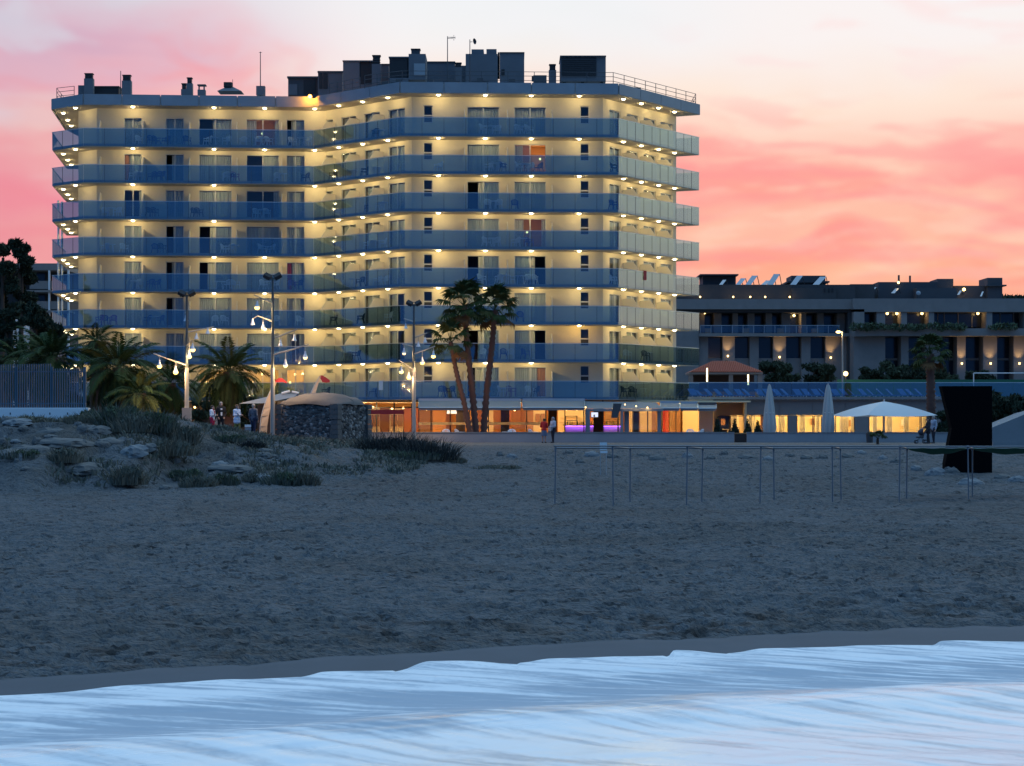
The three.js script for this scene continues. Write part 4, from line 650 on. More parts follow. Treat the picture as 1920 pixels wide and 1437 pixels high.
// ---------- roof equipment on the hotel ----------
{
  const yR = SLABB(0) + 0.72;
  const RT = (name, label, cat, px, Z, group) => { const p = P(px, 170, Z); return thing(name, V(p.x, yR, p.z), label, cat, group); };
  const LB = (g, name, m, px0, py0, px1, py1, Z, dep) => { const b = new MB(); const a = P(px0, py1, Z), c = P(px1, py0, Z); b.box(a.x - g.position.x, c.x - g.position.x, a.y - yR, c.y - yR, -Z - dep - g.position.z, -Z - g.position.z); return b.build(name, m, g); };
  function chimney(px0, px1, yb, capY, Z, label, dep = 0.6) { const g = RT('chimney', label, 'chimney', (px0 + px1) / 2, Z, 'chimneys on the hotel roof'); const base = P(0, 176, Z).y; LB(g, 'stack', M.roofGrey, px0, yb, px1, 178, Z, dep); LB(g, 'cap', M.dark, px0 + 2, capY + 1.6, px1 - 2, yb - 0.1, Z + 0.08, dep - 0.16); LB(g, 'cap_plate', M.dark, px0 + 0.5, capY, px1 - 0.5, capY + 1.6, Z, dep); for (let i = 0; i < 3; i++) LB(g, 'louvre', M.charcoal, px0 + 1.4, capY + 3 + i * (yb - capY - 3) / 3, px1 - 1.4, capY + 3.9 + i * (yb - capY - 3) / 3, Z + 0.03, dep - 0.06); return g; }
  chimney(157, 174, 147, 137, 172, 'first grey chimney from the left end of the hotel roof, beside the dark box');
  chimney(228, 245, 151, 140, 172, 'grey chimney with a thin rod beside it, right of the low dark box');
  chimney(339, 349, 167, 156, 173, 'short chimney joined to the left of a taller one on the left roof');
  chimney(349, 360, 156, 145, 173, 'taller one of the joined pair of chimneys on the left roof');
  chimney(697, 714, 120, 103, 171, 'wide-mouthed chimney between the two pale air handling units');
  chimney(852, 866, 126, 117, 172, 'dark capped chimney left of the tall roof block with the dish mast');
  chimney(1029, 1043, 131, 120, 170, 'louvred chimney next to the black-fronted chiller');
  { const g = RT('roof_vent', 'small roof vent with an open lantern cap between the joined chimneys and the hipped hut', 'vent', 377, 172); LB(g, 'stack', M.roofGrey, 370, 168, 384, 178, 172, 0.6); for (const x of [371.5, 381]) LB(g, 'leg', M.roofGrey, x, 160, x + 2, 168, 172.1, 0.3); LB(g, 'cap', M.roofDark, 369.5, 158, 385, 160.2, 172, 0.7); }
  { const g = RT('roof_box', 'long low dark box between the first two chimneys on the left roof', 'box', 198, 173); LB(g, 'body', M.dark, 175, 163, 222, 176, 173, 1.5); LB(g, 'lid', M.roofDark, 173, 161.2, 223, 163, 172.9, 1.7); LB(g, 'plinth', M.roofGrey, 146, 160, 159, 178, 172.5, 1.2); }
  { const g = RT('roof_hut', 'small hip-roofed hut with a dark vent on its ridge, on the left roof', 'hut', 433, 174); const k = 174 / F, y = (py) => EYE + (HOR - py) * k - yR, x = (px) => (px - 433) * k; const A = [V(x(410), y(174), 1), V(x(455), y(174), 1), V(x(455), y(174), -1), V(x(410), y(174), -1)], r0 = V(x(424), y(163), 0), r1 = V(x(437), y(163), 0); new MB().quad(A[0], A[1], r1, r0).quad(A[2], A[3], r0, r1).tri(A[1], A[2], r1).tri(A[3], A[0], r0).build('hip_roof', M.roofGrey, g); new MB().box(x(420), x(435), y(164), y(155), -0.3, 0.3).build('vent', M.dark, g); new MB().bar(V(x(436), y(165), 0), V(x(436), y(149), 0), 0.02).build('rod', M.railDark, g); }
  function mast(px, py0, Z, label, kind) { const g = RT('antenna_mast', label, 'antenna', px, Z, 'masts on the hotel roof'); const h = EYE + (HOR - py0) * Z / F - yR; new MB().bar(V(0, 0, 0), V(0, h, 0), 0.045, 0.03).build('pole', M.railDark, g);
    if (kind === 'yagi') { new MB().bar(V(0, h - 0.15, 0), V(0.62, h - 0.1, 0), 0.022).build('boom', M.railDark, g); for (let i = 0; i < 6; i++) new MB().bar(V(0.1 + i * 0.1, h - 0.12 - (i === 4 ? 0.22 : 0.09), 0), V(0.1 + i * 0.1, h - 0.12 + (i === 4 ? 0.22 : 0.09), 0), 0.016).build('element', M.railDark, g); }
    if (kind === 'dish') { const m = part('dish', new THREE.SphereGeometry(0.3, 16, 8, 0, 6.3, 0, 0.95), M.charcoal, g, V(0.22, h - 0.2, 0.1)); m.rotation.z = -1.3; m.rotation.y = 0.5; new MB().bar(V(0, h - 0.2, 0), V(0.2, h - 0.2, 0.1), 0.025).build('bracket', M.railDark, g); }
    if (kind === 'whip') { new MB().bar(V(-0.12, h - 0.06, 0), V(0.12, h - 0.06, 0), 0.018).build('element', M.railDark, g); LB(g, 'block', M.roofGrey, px - 8, 161, px + 8, 178, Z - 0.3, 0.6); }
    return g; }
  mast(488, 97, 173, 'lone tall thin mast on a block, on the left roof', 'whip'); mast(839, 68, 168, 'tall mast with a small television antenna at its top', 'yagi'); mast(881, 74, 168, 'mast with a small round dish in front of the tall roof block', 'dish'); mast(226, 133, 173, 'short thin rod left of the second chimney', 'rod');
  { const g = RT('plant_room', 'dark long plant room behind the orange floodlight at the inner roof corner', 'roof structure', 568, 178); LB(g, 'body', M.roofDark, 540, 146, 597, 182, 178, 4); LB(g, 'roof_plate', M.charcoal, 538, 143, 597, 146, 177.8, 4.4); LB(g, 'pale_panel', M.roofGrey, 541, 158, 557, 178, 177.9, 0.08); LB(g, 'dark_opening', M.dark, 569, 150, 592, 176, 177.9, 0.08); }
  { const g = RT('cooling_unit', 'grey unit with louvred bays left of the first pale air handler', 'cooling unit', 618, 176); LB(g, 'body', M.roofGrey, 596, 136, 642, 180, 176, 3); LB(g, 'top', M.roofDark, 595, 133, 643, 136, 175.9, 3.2); for (const [a, c] of [[598, 604], [606, 614]]) LB(g, 'louvre_bay', M.dark, a, 138, c, 166, 175.9, 0.08); }
  { const g = RT('air_handler', 'pale cube-like air handling unit with a dark right face, left of the wide chimney', 'air handling unit', 670, 173); LB(g, 'casing', M.roofGrey, 643, 115, 674, 180, 173, 3); LB(g, 'grille', M.dark, 674.2, 115, 699, 158, 173.1, 3); LB(g, 'lid', M.roofGrey, 642, 113, 699.5, 115, 172.9, 3.3); LB(g, 'base', M.roofGrey, 674.2, 158.2, 699, 180, 173.1, 3); }
  { const g = RT('parapet_block', 'grey blockwork behind the wide chimney on the slanted wing', 'roof structure', 716, 172.5); LB(g, 'block', M.roofGrey, 699, 121, 729, 178, 172.5, 2); LB(g, 'coping', M.roofDark, 698.5, 119.5, 730, 121, 172.4, 2.2); }
  { const g = RT('ventilation_unit', 'roof unit with a big black grille on its left and a short chimney on top', 'ventilation unit', 763, 169); LB(g, 'grille', M.dark, 730, 108, 764, 146, 169.1, 3); LB(g, 'casing', M.roofGrey, 766, 101, 798, 150, 169, 3); LB(g, 'top_plate', M.roofGrey, 728.5, 106, 765.8, 108, 169, 3.1); LB(g, 'base', M.roofGrey, 729, 146.2, 765.8, 158, 169, 3); LB(g, 'flue', M.roofDark, 771, 92, 787, 101, 169.4, 0.7); LB(g, 'flue_cap', M.dark, 770, 91, 788, 92.5, 169.3, 0.9); LB(g, 'pale_panel', M.fascia, 776, 119, 797, 142, 168.95, 0.05); }
  { const g = RT('roof_screen', 'long grey screen wall stretching between the two tall roof blocks', 'roof structure', 830, 175); LB(g, 'wall', M.roofGrey, 798, 117, 853, 165, 175, 0.4); LB(g, 'wall_end', M.roofGrey, 853, 123, 873, 165, 175, 0.4); LB(g, 'coping', M.roofDark, 797.5, 115, 853.5, 117, 174.9, 0.6); }
  { const g = RT('lift_tower', 'tallest grey roof block, with two rounded bumps on its top', 'roof structure', 903, 172); LB(g, 'body', M.roofGrey, 873, 101, 933, 165, 172, 4); LB(g, 'bump', M.roofGrey, 884, 92.5, 907, 101, 172.2, 2); LB(g, 'bump', M.roofGrey, 912, 92, 931, 101, 172.2, 2); LB(g, 'gap', M.dark, 933.2, 98, 936.6, 141, 172.4, 2); }
  { const g = RT('machine_room', 'broad flat-sided roof block right of the tallest one', 'roof structure', 960, 172); LB(g, 'body', M.roofGrey, 937, 99, 983, 165, 172, 4); LB(g, 'coping', M.roofDark, 936.8, 97.6, 983.5, 99, 171.9, 4.2); LB(g, 'vent', M.dark, 940, 130, 946, 141, 171.95, 0.06); }
  { const g = RT('junction_box', 'small dark box on feet between the machine room and the louvred chimney', 'box', 1012, 167); LB(g, 'body', M.roofDark, 1000, 141, 1025, 155, 167, 0.8); LB(g, 'flange', M.dark, 997, 143, 1000, 150, 167, 0.8); for (const x of [1003, 1019]) LB(g, 'foot', M.dark, x, 155, x + 3, 160, 167.1, 0.3); }
  { const g = RT('chiller', 'large roof chiller with a black louvred front at the right of the roof', 'chiller', 1093, 169); LB(g, 'casing', M.roofGrey, 1051, 106, 1136, 153, 169.1, 3.4); LB(g, 'front_grille', M.dark, 1053, 108, 1118, 143, 169, 0.09); for (let i = 1; i < 9; i++) LB(g, 'louvre', M.charcoal, 1053.5, 108 + i * 3.8, 1117.5, 108.9 + i * 3.8, 168.95, 0.04); LB(g, 'lid', M.roofDark, 1050, 104, 1136.6, 106, 168.9, 3.7); for (const x of [1056, 1090, 1126]) LB(g, 'foot', M.dark, x, 153, x + 5, 160, 169.3, 0.5); }
  // low clutter along the edge: pipes and small boxes
  { const r = rng(31); const words = ['beside the wide chimney', 'under the black grille', 'in front of the grey screen wall', 'left of the dish mast', 'in front of the tallest block', 'under the machine room', 'behind the right railing'];
    [[722, 152], [748, 148], [806, 148], [846, 146], [900, 146], [960, 148], [1196, 166]].forEach(([px, py], i) => { const g = RT('pipe_box', 'small dark duct box on the roof edge ' + words[i], 'duct', px, 166.5 + (i === 6 ? 4 : 0)); LB(g, 'body', M.roofDark, px - 6, py, px + 6, 164, 166.5 + (i === 6 ? 4 : 0), 0.5); LB(g, 'pipe', M.railDark, px - 16, py + 6, px + 16, py + 8, 166.9 + (i === 6 ? 4 : 0), 0.08); }); }
  // roof railings
  const railing = (pts, label, n) => { const g = thing('roof_railing', V(pts[0][0], yR, -pts[0][1]), label, 'railing', 'railings along the hotel roof'); const q = pts.map(([x, Z]) => V(x - pts[0][0], 0, -Z + pts[0][1])); for (let s = 0; s + 1 < q.length; s++) { const m = n[s]; for (let i = 0; i <= m; i++) { const p = q[s].clone().lerp(q[s + 1], i / m); if (i || !s) new MB().bar(p, p.clone().add(V(0, 1.0, 0)), 0.028, 0.028, 6).build('post', M.railDark, g); } for (const h of [0.34, 0.68, 1.0]) new MB().bar(q[s].clone().add(V(0, h, 0)), q[s + 1].clone().add(V(0, h, 0)), 0.022, 0.022, 6).build('rail', M.railDark, g); } return g; };
  const ol = outline(-0.0), inn = outline(0.35);
  railing([[inn[4][0] - 3, inn[4][1] + 2.2], inn[4], [inn[5][0] - 0.2, inn[5][1]], inn[6], [inn[6][0], inn[6][1] + 5]], 'thin dark three-rail railing along the centre and right edge of the roof', [3, 8, 8, 2]);
  railing([[inn[1][0] + 1.6, inn[1][1] - 1], inn[1], [inn[0][0] + 0.3, inn[0][1]]], 'short thin railing at the left tip of the roof', [1, 4]);
  railing([[inn[3][0] + 1.2, inn[3][1] - 1.1], [inn[4][0] - 3.4, inn[4][1] + 3.2]], 'thin railing over the slanted wing beside the orange floodlight', [4]);
  // sodium floodlight at the inner corner
  { const p = P(581, 181, 168.75), g = thing('floodlight', V(p.x, yR, p.z), 'orange floodlight glaring at the inner corner of the hotel roof', 'floodlight'); new MB().bar(V(0.4, 0, -0.5), V(0.4, p.y - yR, 0.0), 0.03).build('bracket', M.railDark, g); new MB().box(-0.16, 0.16, -0.14, 0.14, -0.08, 0.08).build('housing', M.charcoal, g, V(0.32, p.y - yR, 0.05)); part('lamp_glass', new THREE.SphereGeometry(0.15, 12, 8), M.bulbOrange, g, V(0, p.y - yR, 0.0)); lamp(V(0, p.y - yR - 0.02, 0.0), [1, 0.38, 0.03], 16, g, 4);
}
}

// ---------- plastic chairs and tables on the balconies ----------
{
  const cb = new MB(); // one chair: seat, curved back with slats, arms, four legs
  cb.box(-0.26, 0.26, 0.40, 0.44, -0.24, 0.25);
  for (const [x, z, tx, tz] of [[-0.23, 0.22, -0.28, 0.27], [0.23, 0.22, 0.28, 0.27], [-0.22, -0.2, -0.27, -0.3], [0.22, -0.2, 0.27, -0.3]]) cb.bar(V(tx, 0, tz), V(x, 0.41, z), 0.026, 0.03, 6);
  for (let i = 0; i < 7; i++) { const a = -1.05 + i * 0.35, x = 0.25 * Math.sin(a), z = -0.06 - 0.2 * Math.cos(a); cb.bar(V(x, 0.43, z), V(x * 1.08, 0.84 - 0.1 * a * a, z - 0.08), 0.03, 0.028, 5); if (i) { const b = a - 0.35; cb.bar(V(0.27 * Math.sin(a), 0.84 - 0.1 * a * a, -0.14 - 0.2 * Math.cos(a)), V(0.27 * Math.sin(b), 0.84 - 0.1 * b * b, -0.14 - 0.2 * Math.cos(b)), 0.035, 0.035, 5); } }
  for (const s of [-1, 1]) { cb.bar(V(s * 0.26, 0.65, -0.2), V(s * 0.28, 0.64, 0.22), 0.03, 0.03, 6); cb.bar(V(s * 0.27, 0.64, 0.2), V(s * 0.24, 0.42, 0.2), 0.026, 0.026, 6); }
  const chairG = cb.geo();
  const tb = new MB(); tb.bar(V(0, 0.68, 0), V(0, 0.72, 0), 0.42, 0.42, 18); for (let i = 0; i < 4; i++) { const a = i * 1.57 + 0.78; tb.bar(V(Math.cos(a) * 0.36, 0, Math.sin(a) * 0.36), V(Math.cos(a) * 0.28, 0.69, Math.sin(a) * 0.28), 0.025, 0.03, 6); } const tableG = tb.geo();
  // floor, wing, pixel columns with a colour letter: w white, b blue, d dark, p purple, t white table
  const rows = [
    [1, 2, '261w 283b 292b 311b 350b 389w 399t 425w 456w 485w 494t 503w 548w 566t 576w'], [2, 2, '250w 259t 263w 285b 297b 302b 424w 431t 440p 520w 528t 573d'], [3, 2, '197w 207t 220w 281d 289d 365d 372d 481w 489t 499w'], [4, 2, '197w 206t 232w 290b 303d 421w 431w 438t 491w 508w'], [5, 2, '254t 262w 283b 293b 411t 427w 441w 494w 504t 516w 547p 560b'], [6, 2, '187p 196b 212p 276b 288t 300b 403w 420w 498w 507t 518w 561w'], [7, 2, '492w 501t 516w 405w'],
    [1, 4, '907w 918t 932w 972w 982t 992w'], [2, 4, '822w 917w 928t 938w 945b 974w 984t 994w 1010d'], [3, 4, '914w 924t 935w 965b'], [4, 4, '912w 920t 931w 967w 980t 992b'], [5, 4, '903w 936w 947t 957w 976t 992w 1001w'], [6, 4, '928w 975b'], [7, 4, '904w 957w 944b 985b'], [8, 4, '828b 838b 845d 941w 950t 958p 993w 1004d'],
    [1, 3, '712t 705d'], [2, 3, '625d 660t 683d 704t'], [3, 3, '690d 711w 720t'], [4, 3, '690w 704t 717w'], [5, 3, '650w 664t 676d 708w 722w'], [6, 3, '625d 676d 728w'], [7, 3, '650w 660t 668d'], [8, 3, '611d 699d 709t'],
    [2, 5, '1152d'], [3, 5, '1150b'], [5, 5, '1150w'], [7, 5, '1176w 1210d 1214t'], [8, 5, '1172d 1186d 1204t'],
  ];
  const colour = { w: ['white', M.plastic], b: ['blue', M.plasticBlue], d: ['dark', M.plasticDark], p: ['purple', M.plasticPurple], t: ['white', M.plastic] };
  const R = rng(99), mine = new Map();
  for (const [k, wi, list] of rows) {
    const w = wings[wi], wp = winPx[wi];
    for (const it of list.split(' ')) {
      const px = parseFloat(it), c = it.slice(-1), d = 0.75 + 0.55 * R(), s = sAt(w, px, d), p = WP(w, s, FLOOR(k) + 0.004, d), isT = c === 't';
      let best = 0, bd = 1e9; wp.forEach(([a, b], i) => { const m = Math.abs(px - (a + b) / 2); if (m < bd) { bd = m; best = i; } });
      const [a, b] = wp[best], where = px < a + (b - a) * 0.33 ? 'left of' : px > a + (b - a) * 0.67 ? 'right of' : 'before';
      const nm = isT ? 'plastic_table' : 'plastic_chair', base = `${colour[c][0]} plastic ${isT ? 'table' : 'chair'}, ${ordinal[k]} balcony from top, ${w.name.replace('slanted middle wing', 'slanted wing')}, ${where} ${winName[wi][best]} window`;
      const n = (mine.get(base) || 0) + 1; mine.set(base, n);
      const m = new THREE.Mesh(isT ? tableG : chairG, colour[c][1]); m.name = numbered(nm); m.castShadow = m.receiveShadow = true; m.position.copy(p); m.rotation.y = w.theta + (isT ? 0 : (R() - 0.5) * 2.4); scene.add(m);
      tag(m, n === 1 ? base : base.replace('plastic', n === 2 ? 'plastic second' : 'plastic third'), isT ? 'table' : 'chair', isT ? 'white plastic tables on the hotel balconies' : 'plastic chairs on the hotel balconies');
    }
  }
  // white chairs on the restaurant terrace behind the low wall
  [[836, 'left of the palms'], [862, 'just left of the palm trunks'], [950, 'right of the palm trunks'], [960, 'right of the palms, nearer the woman in red'], [1000, 'left of the woman in red'], [1310, 'by the third small awning'], [1295, 'under the middle small awning']].forEach(([px, wd], i) => { const Z = 143 + (i % 3), p = P(px, 812, Z), m = new THREE.Mesh(chairG, M.plastic); m.name = numbered('plastic_chair'); m.castShadow = m.receiveShadow = true; m.position.set(p.x, 0.005, p.z); m.rotation.y = (i * 2.1) % 6.28; scene.add(m); tag(m, `white plastic chair on the restaurant terrace ${wd}`, 'chair', 'white chairs on the restaurant terrace'); });
  // a towel over a balustrade
  { const w = { a: glassLines[3].a, u: glassLines[3].u, n: glassLines[3].n, theta: Math.atan2(glassLines[3].u[1], glassLines[3].u[0]) }, s = sAt(w, 711, 0); const b = new MB(); for (let i = 0; i < 6; i++) { const z = (t) => 0.045 + 0.012 * Math.sin(t * 9); b.quad(V(i * 0.08, 0, z(i)), V((i + 1) * 0.08, 0, z(i + 1)), V((i + 1) * 0.08, 0.72, z(i + 1)), V(i * 0.08, 0.72, z(i))); } b.box(0, 0.48, 0.72, 0.74, -0.06, 0.06); const m = b.build('towel', M.white, scene); m.position.copy(WP(w, s, TOP(8) - 0.68, 0)); m.rotation.y = w.theta; { const w5 = { a: glassLines[5].a, u: glassLines[5].u, n: glassLines[5].n, theta: Math.atan2(glassLines[5].u[1], glassLines[5].u[0]) }, q = new THREE.Mesh(b.geo(), M.red); q.name = numbered('towel'); scene.add(q); q.castShadow = q.receiveShadow = true; q.position.copy(WP(w5, sAt(w5, 1206, 0), TOP(5) - 0.66, 0)); q.rotation.y = w5.theta; tag(q, 'red towel hung over the fifth balustrade of the right wing', 'towel'); } tag(m, 'white towel hung over the lowest balustrade of the slanted wing', 'towel'); }
}
// ---------- palms ----------
function frondGeo(len, droop, leaf, n, seed) {        // feather leaf: arching midrib with two rows of leaflets
  const r = rng(seed), pos = []; const mid = (t) => V(0, len * (0.55 * t - droop * t * t * 0.5), len * t * (1 - 0.12 * t));
  const tri = (a, b, c) => pos.push(a.x, a.y, a.z, b.x, b.y, b.z, c.x, c.y, c.z);
  for (let i = 0; i < 8; i++) { const a = mid(i / 8), b = mid((i + 1) / 8), w = 0.035 * (1 - i / 9); tri(V(a.x - w, a.y, a.z), V(a.x + w, a.y, a.z), V(b.x + w * 0.8, b.y, b.z)); tri(V(a.x - w, a.y, a.z), V(b.x + w * 0.8, b.y, b.z), V(b.x - w * 0.8, b.y, b.z)); }
  for (let i = 0; i < n; i++) for (const s of [-1, 1]) {
    const t = 0.14 + 0.86 * (i + r() * 0.6) / n, c = mid(t), d = mid(Math.min(1, t + 0.02)).sub(mid(t - 0.02)).normalize(), l = leaf * (0.45 + 0.85 * Math.sin(Math.PI * Math.min(1, t * 0.82 + 0.12))) * (0.8 + 0.4 * r());
    const dir = V(s, -0.15 - 0.35 * r() + 0.25, 0).addScaledVector(d, 0.7 + 0.5 * t).normalize(), tip = c.clone().addScaledVector(dir, l).add(V(0, -l * 0.22, 0)), h = c.clone().addScaledVector(dir, l * 0.5), w = d.clone().multiplyScalar(0.048);
    tri(c, h.clone().add(w), h.clone().sub(w)); tri(h.clone().add(w), tip, h.clone().sub(w));
  }
  const g = new THREE.BufferGeometry(); g.setAttribute('position', new THREE.Float32BufferAttribute(pos, 3)); g.computeVertexNormals(); return g;
}
const frondG = [[3.0, 0.9, 0.5, 40, 1], [3.3, 1.25, 0.55, 42, 2], [3.1, 1.6, 0.55, 40, 3], [3.0, 2.1, 0.52, 36, 4]].map((a) => frondGeo(...a));
function trunkGeo(pts, r0, r1, rough, seed) {          // tapering stem with ring scars, through [x, y, z] points
  const c = new THREE.CatmullRomCurve3(pts), n = 46, m = 14, r = rng(seed), pos = [], idx = [];
  for (let j = 0; j <= n; j++) { const t = j / n, p = c.getPoint(t), ring = 1 + rough * (j % 2 ? 1 : -0.6); for (let i = 0; i <= m; i++) { const a = i / m * 6.2832, q = mix(r0, r1, Math.pow(t, 0.6)) * (ring + rough * 1.2 * (hash2(i % m, j + seed) - 0.5)); pos.push(p.x + Math.cos(a) * q, p.y + rough * 0.3 * (hash2(i % m, j + 7) - 0.5), p.z + Math.sin(a) * q); } }
  for (let j = 0; j < n; j++) for (let i = 0; i < m; i++) { const a = j * (m + 1) + i, b = a + m + 1; idx.push(a, b, b + 1, a, b + 1, a + 1); }
  const g = new THREE.BufferGeometry(); g.setAttribute('position', new THREE.Float32BufferAttribute(pos, 3)); g.setIndex(idx); g.computeVertexNormals(); const uv = new Float32Array(pos.length / 3 * 2); for (let i = 0; i < pos.length / 3; i++) { uv[i * 2] = pos[i * 3] + pos[i * 3 + 2]; uv[i * 2 + 1] = pos[i * 3 + 1]; } g.setAttribute('uv', new THREE.BufferAttribute(uv, 2)); return g;
}
function featherPalm(px, py, Z, scale, label, seed, nf = 58) {
  const c = P(px, py, Z), gy = Math.max(ground(c.x, Z), 0) - 0.1, g = thing('feather_palm', V(c.x, gy, c.z), label, 'palm tree', 'date palms in front of the left wing'), h = c.y - gy, r = rng(seed);
  part('trunk', trunkGeo([V(0, 0, 0), V(0.05, h * 0.5, 0), V(0, h, 0)], 0.42, 0.36, 0.12, seed), M.palmTrunk, g);
  for (let i = 0; i < nf; i++) {
    const t = (i + 0.5) / nf, lift = mix(1.3, -1.0, Math.pow(t, 0.9)), a = i * 2.39996 + r() * 0.4, dry = t > 0.84;
    const m = part('frond', frondG[t < 0.2 ? 0 : t < 0.55 ? 1 : t < 0.84 ? 2 : 3], dry ? M.palmDry : r() < 0.35 ? M.palmLeaf2 : M.palmLeaf, g, V(0, h - 0.15 * t, 0));
    m.rotation.order = 'YXZ'; m.rotation.set(-(lift - 0.5), a, (r() - 0.5) * 0.5); m.scale.setScalar(scale * (0.82 + 0.3 * r()));
  }
}
featherPalm(222, 690, 128, 1.0, 'broad feather palm behind the dune, right of the grey fence', 11);
featherPalm(428, 698, 130, 0.92, 'full feather palm between the two tall street lamps behind the strollers', 12);
featherPalm(96, 672, 132, 1.0, 'feather palm rising behind the right half of the grey picket fence', 13);
featherPalm(318, 718, 134, 0.8, 'smaller feather palm half hidden behind the left street lamp', 14, 36);
featherPalm(38, 678, 136, 0.95, 'feather palm behind the left end of the picket fence, under the pine', 15, 38);
featherPalm(178, 640, 140, 0.62, 'taller dark palm crown showing above the broad feather palm', 16, 34);
featherPalm(262, 738, 124, 0.72, 'low feather palm with drooping fronds beside the broad palm', 17, 34);
// fan palms
function fanGeo(seed) {
  const r = rng(seed), pos = [], n = 26, tri = (a, b, c) => pos.push(a.x, a.y, a.z, b.x, b.y, b.z, c.x, c.y, c.z);
  const pet = V(0, 0.22, 0.95); tri(V(-0.03, 0, 0), V(0.03, 0, 0), pet); tri(V(-0.03, 0, 0), pet, V(0, -0.04, 0));
  for (let i = 0; i < n; i++) { const a = (i / (n - 1) - 0.5) * 3.6 + (r() - 0.5) * 0.08, l = 0.78 * (0.8 + 0.25 * r()) * (1 - 0.15 * Math.abs(a) / 1.8), d = V(Math.sin(a), 0.1 - 0.05 * Math.abs(a), Math.cos(a)), h = pet.clone().addScaledVector(d, l * 0.6), tip = pet.clone().addScaledVector(d, l).add(V(0, -0.2 - 0.2 * r(), 0)), w = V(Math.cos(a), 0.35 * (i % 2 ? 1 : -1), -Math.sin(a)).multiplyScalar(0.055); tri(pet, h.clone().add(w), h.clone().sub(w)); tri(h.clone().add(w), tip, h.clone().sub(w)); }
  const g = new THREE.BufferGeometry(); g.setAttribute('position', new THREE.Float32BufferAttribute(pos, 3)); g.computeVertexNormals(); return g;
}
const fanG = [fanGeo(1), fanGeo(2)];
function fanPalm(base, top, Z, r0, r1, nf, scale, label, seed, group, mt = M.palmTrunk) {
  const b = P(base[0], base[1], Z), t = P(top[0], top[1], Z); b.y = Math.max(ground(b.x, Z), 0) - 0.05; const g = thing('fan_palm', b, label, 'palm tree', group), q = t.clone().sub(b), r = rng(seed);
  part('trunk', trunkGeo([V(0, 0, 0), V(q.x * 0.3, q.y * 0.35, 0), V(q.x * 0.72, q.y * 0.7, 0.05), q], r0, r1, 0.2, seed), mt, g);
  for (let i = 0; i < nf; i++) { const k = (i + 0.5) / nf, lift = mix(1.35, -0.85, k), a = i * 2.39996 + r() * 0.5, m = part('leaf', fanG[i % 2], k > 0.93 ? M.palmDry : r() < 0.4 ? M.palmLeaf2 : M.palmLeaf, g, q.clone().add(V(0, 0.15 - 0.35 * k, 0))); m.rotation.order = 'YXZ'; m.rotation.set(-lift, a, (r() - 0.5) * 0.6); m.scale.setScalar(scale * (0.85 + 0.3 * r())); }
}
const PG = 'fan palms in front of the restaurant';
fanPalm([893, 828], [870, 574], 144, 0.25, 0.17, 27, 1.1, 'middle fan palm of the three before the restaurant, with the tallest crown', 21, PG);
fanPalm([905, 828], [928, 582], 145, 0.24, 0.17, 26, 1.12, 'fan palm leaning right, rightmost of the three before the restaurant', 22, PG);
fanPalm([884, 828], [845, 642], 143, 0.2, 0.14, 17, 1.0, 'shorter fan palm leaning left, beside the two tall ones', 23, PG);
fanPalm([1747, 812], [1744, 664], 150, 0.36, 0.26, 28, 0.92, 'lone dark fan palm behind the open white parasol', 24);
// small palm-like plant in a pot on the beach edge
{ const p = P(1646, 832, 132); p.y = ground(p.x, 132); const g = thing('potted_palm', p, 'small spiky palm on a short stem below the low white wall', 'plant'); new MB().bar(V(0, -0.2, 0), V(0, 0.35, 0), 0.1, 0.08).build('stem', M.bark, g); const r = rng(8); for (let i = 0; i < 14; i++) { const m = part('leaf', fanG[i % 2], M.palmLeaf2, g, V(0, 0.35, 0)); m.rotation.order = 'YXZ'; m.rotation.set(-0.9 + r() * 1.1, i * 2.4, 0); m.scale.setScalar(0.42); } }
// ---------- trees ----------
function pineTree(px, py0, py1, halfPx, Z, label, seed, nLeaf = 9000, size = 0.34, name = 'pine_tree', group, baseY = 0) {
  const k = Z / F, b = P(px, HOR, Z), top = EYE + (HOR - py0) * k, low = EYE + (HOR - py1) * k, g = thing(name, V(b.x, baseY, b.z), label, 'tree', group), r = rng(seed), R = halfPx * k, bl = [];
  const n = 16; for (let i = 0; i < n; i++) { const t = r(), a = r() * 6.28, q = R * Math.sqrt(r()) * (0.55 + 0.45 * Math.sin(Math.PI * (0.2 + 0.7 * t))), s = R * (0.22 + 0.2 * r()); bl.push([Math.cos(a) * q, mix(low, top - s * 0.6, t) - baseY, Math.sin(a) * q, s * 1.15, s * 0.7, s * 1.15]); }
  new MB().bar(V(0, -0.3, 0), V(0.2, mix(low, top, 0.7) - baseY, 0), 0.28, 0.1, 10).build('trunk', M.bark, g);
  for (let i = 0; i < 6; i++) { const q = bl[i]; new MB().bar(V(0.05, mix(low, top, 0.15) - baseY, 0), V(q[0], q[1], q[2]), 0.1, 0.03, 6).build('limb', M.bark, g); }
  part('crown', leafGeo(bl, nLeaf, size, seed), seed % 2 ? M.pine : M.pine2, g); return g;
}
pineTree(0, 446, 570, 34, 150, 'tall dark pine at the left edge, in front of the white balconied block', 41, 9000, 0.3);
pineTree(36, 454, 590, 24, 152, 'dark pine reaching over the roof edge of the balconied block', 43, 8000, 0.3);
pineTree(62, 555, 630, 30, 148, 'low bushy pine between the white gable and the hotel', 45, 5000, 0.28);
pineTree(14, 560, 690, 24, 140, 'sparse leaning pine against the white gable at the left edge', 47, 3000, 0.28);
pineTree(92, 600, 700, 30, 160, 'dark round tree at the foot of the hotel corner', 49, 4000, 0.3, 'round_tree');
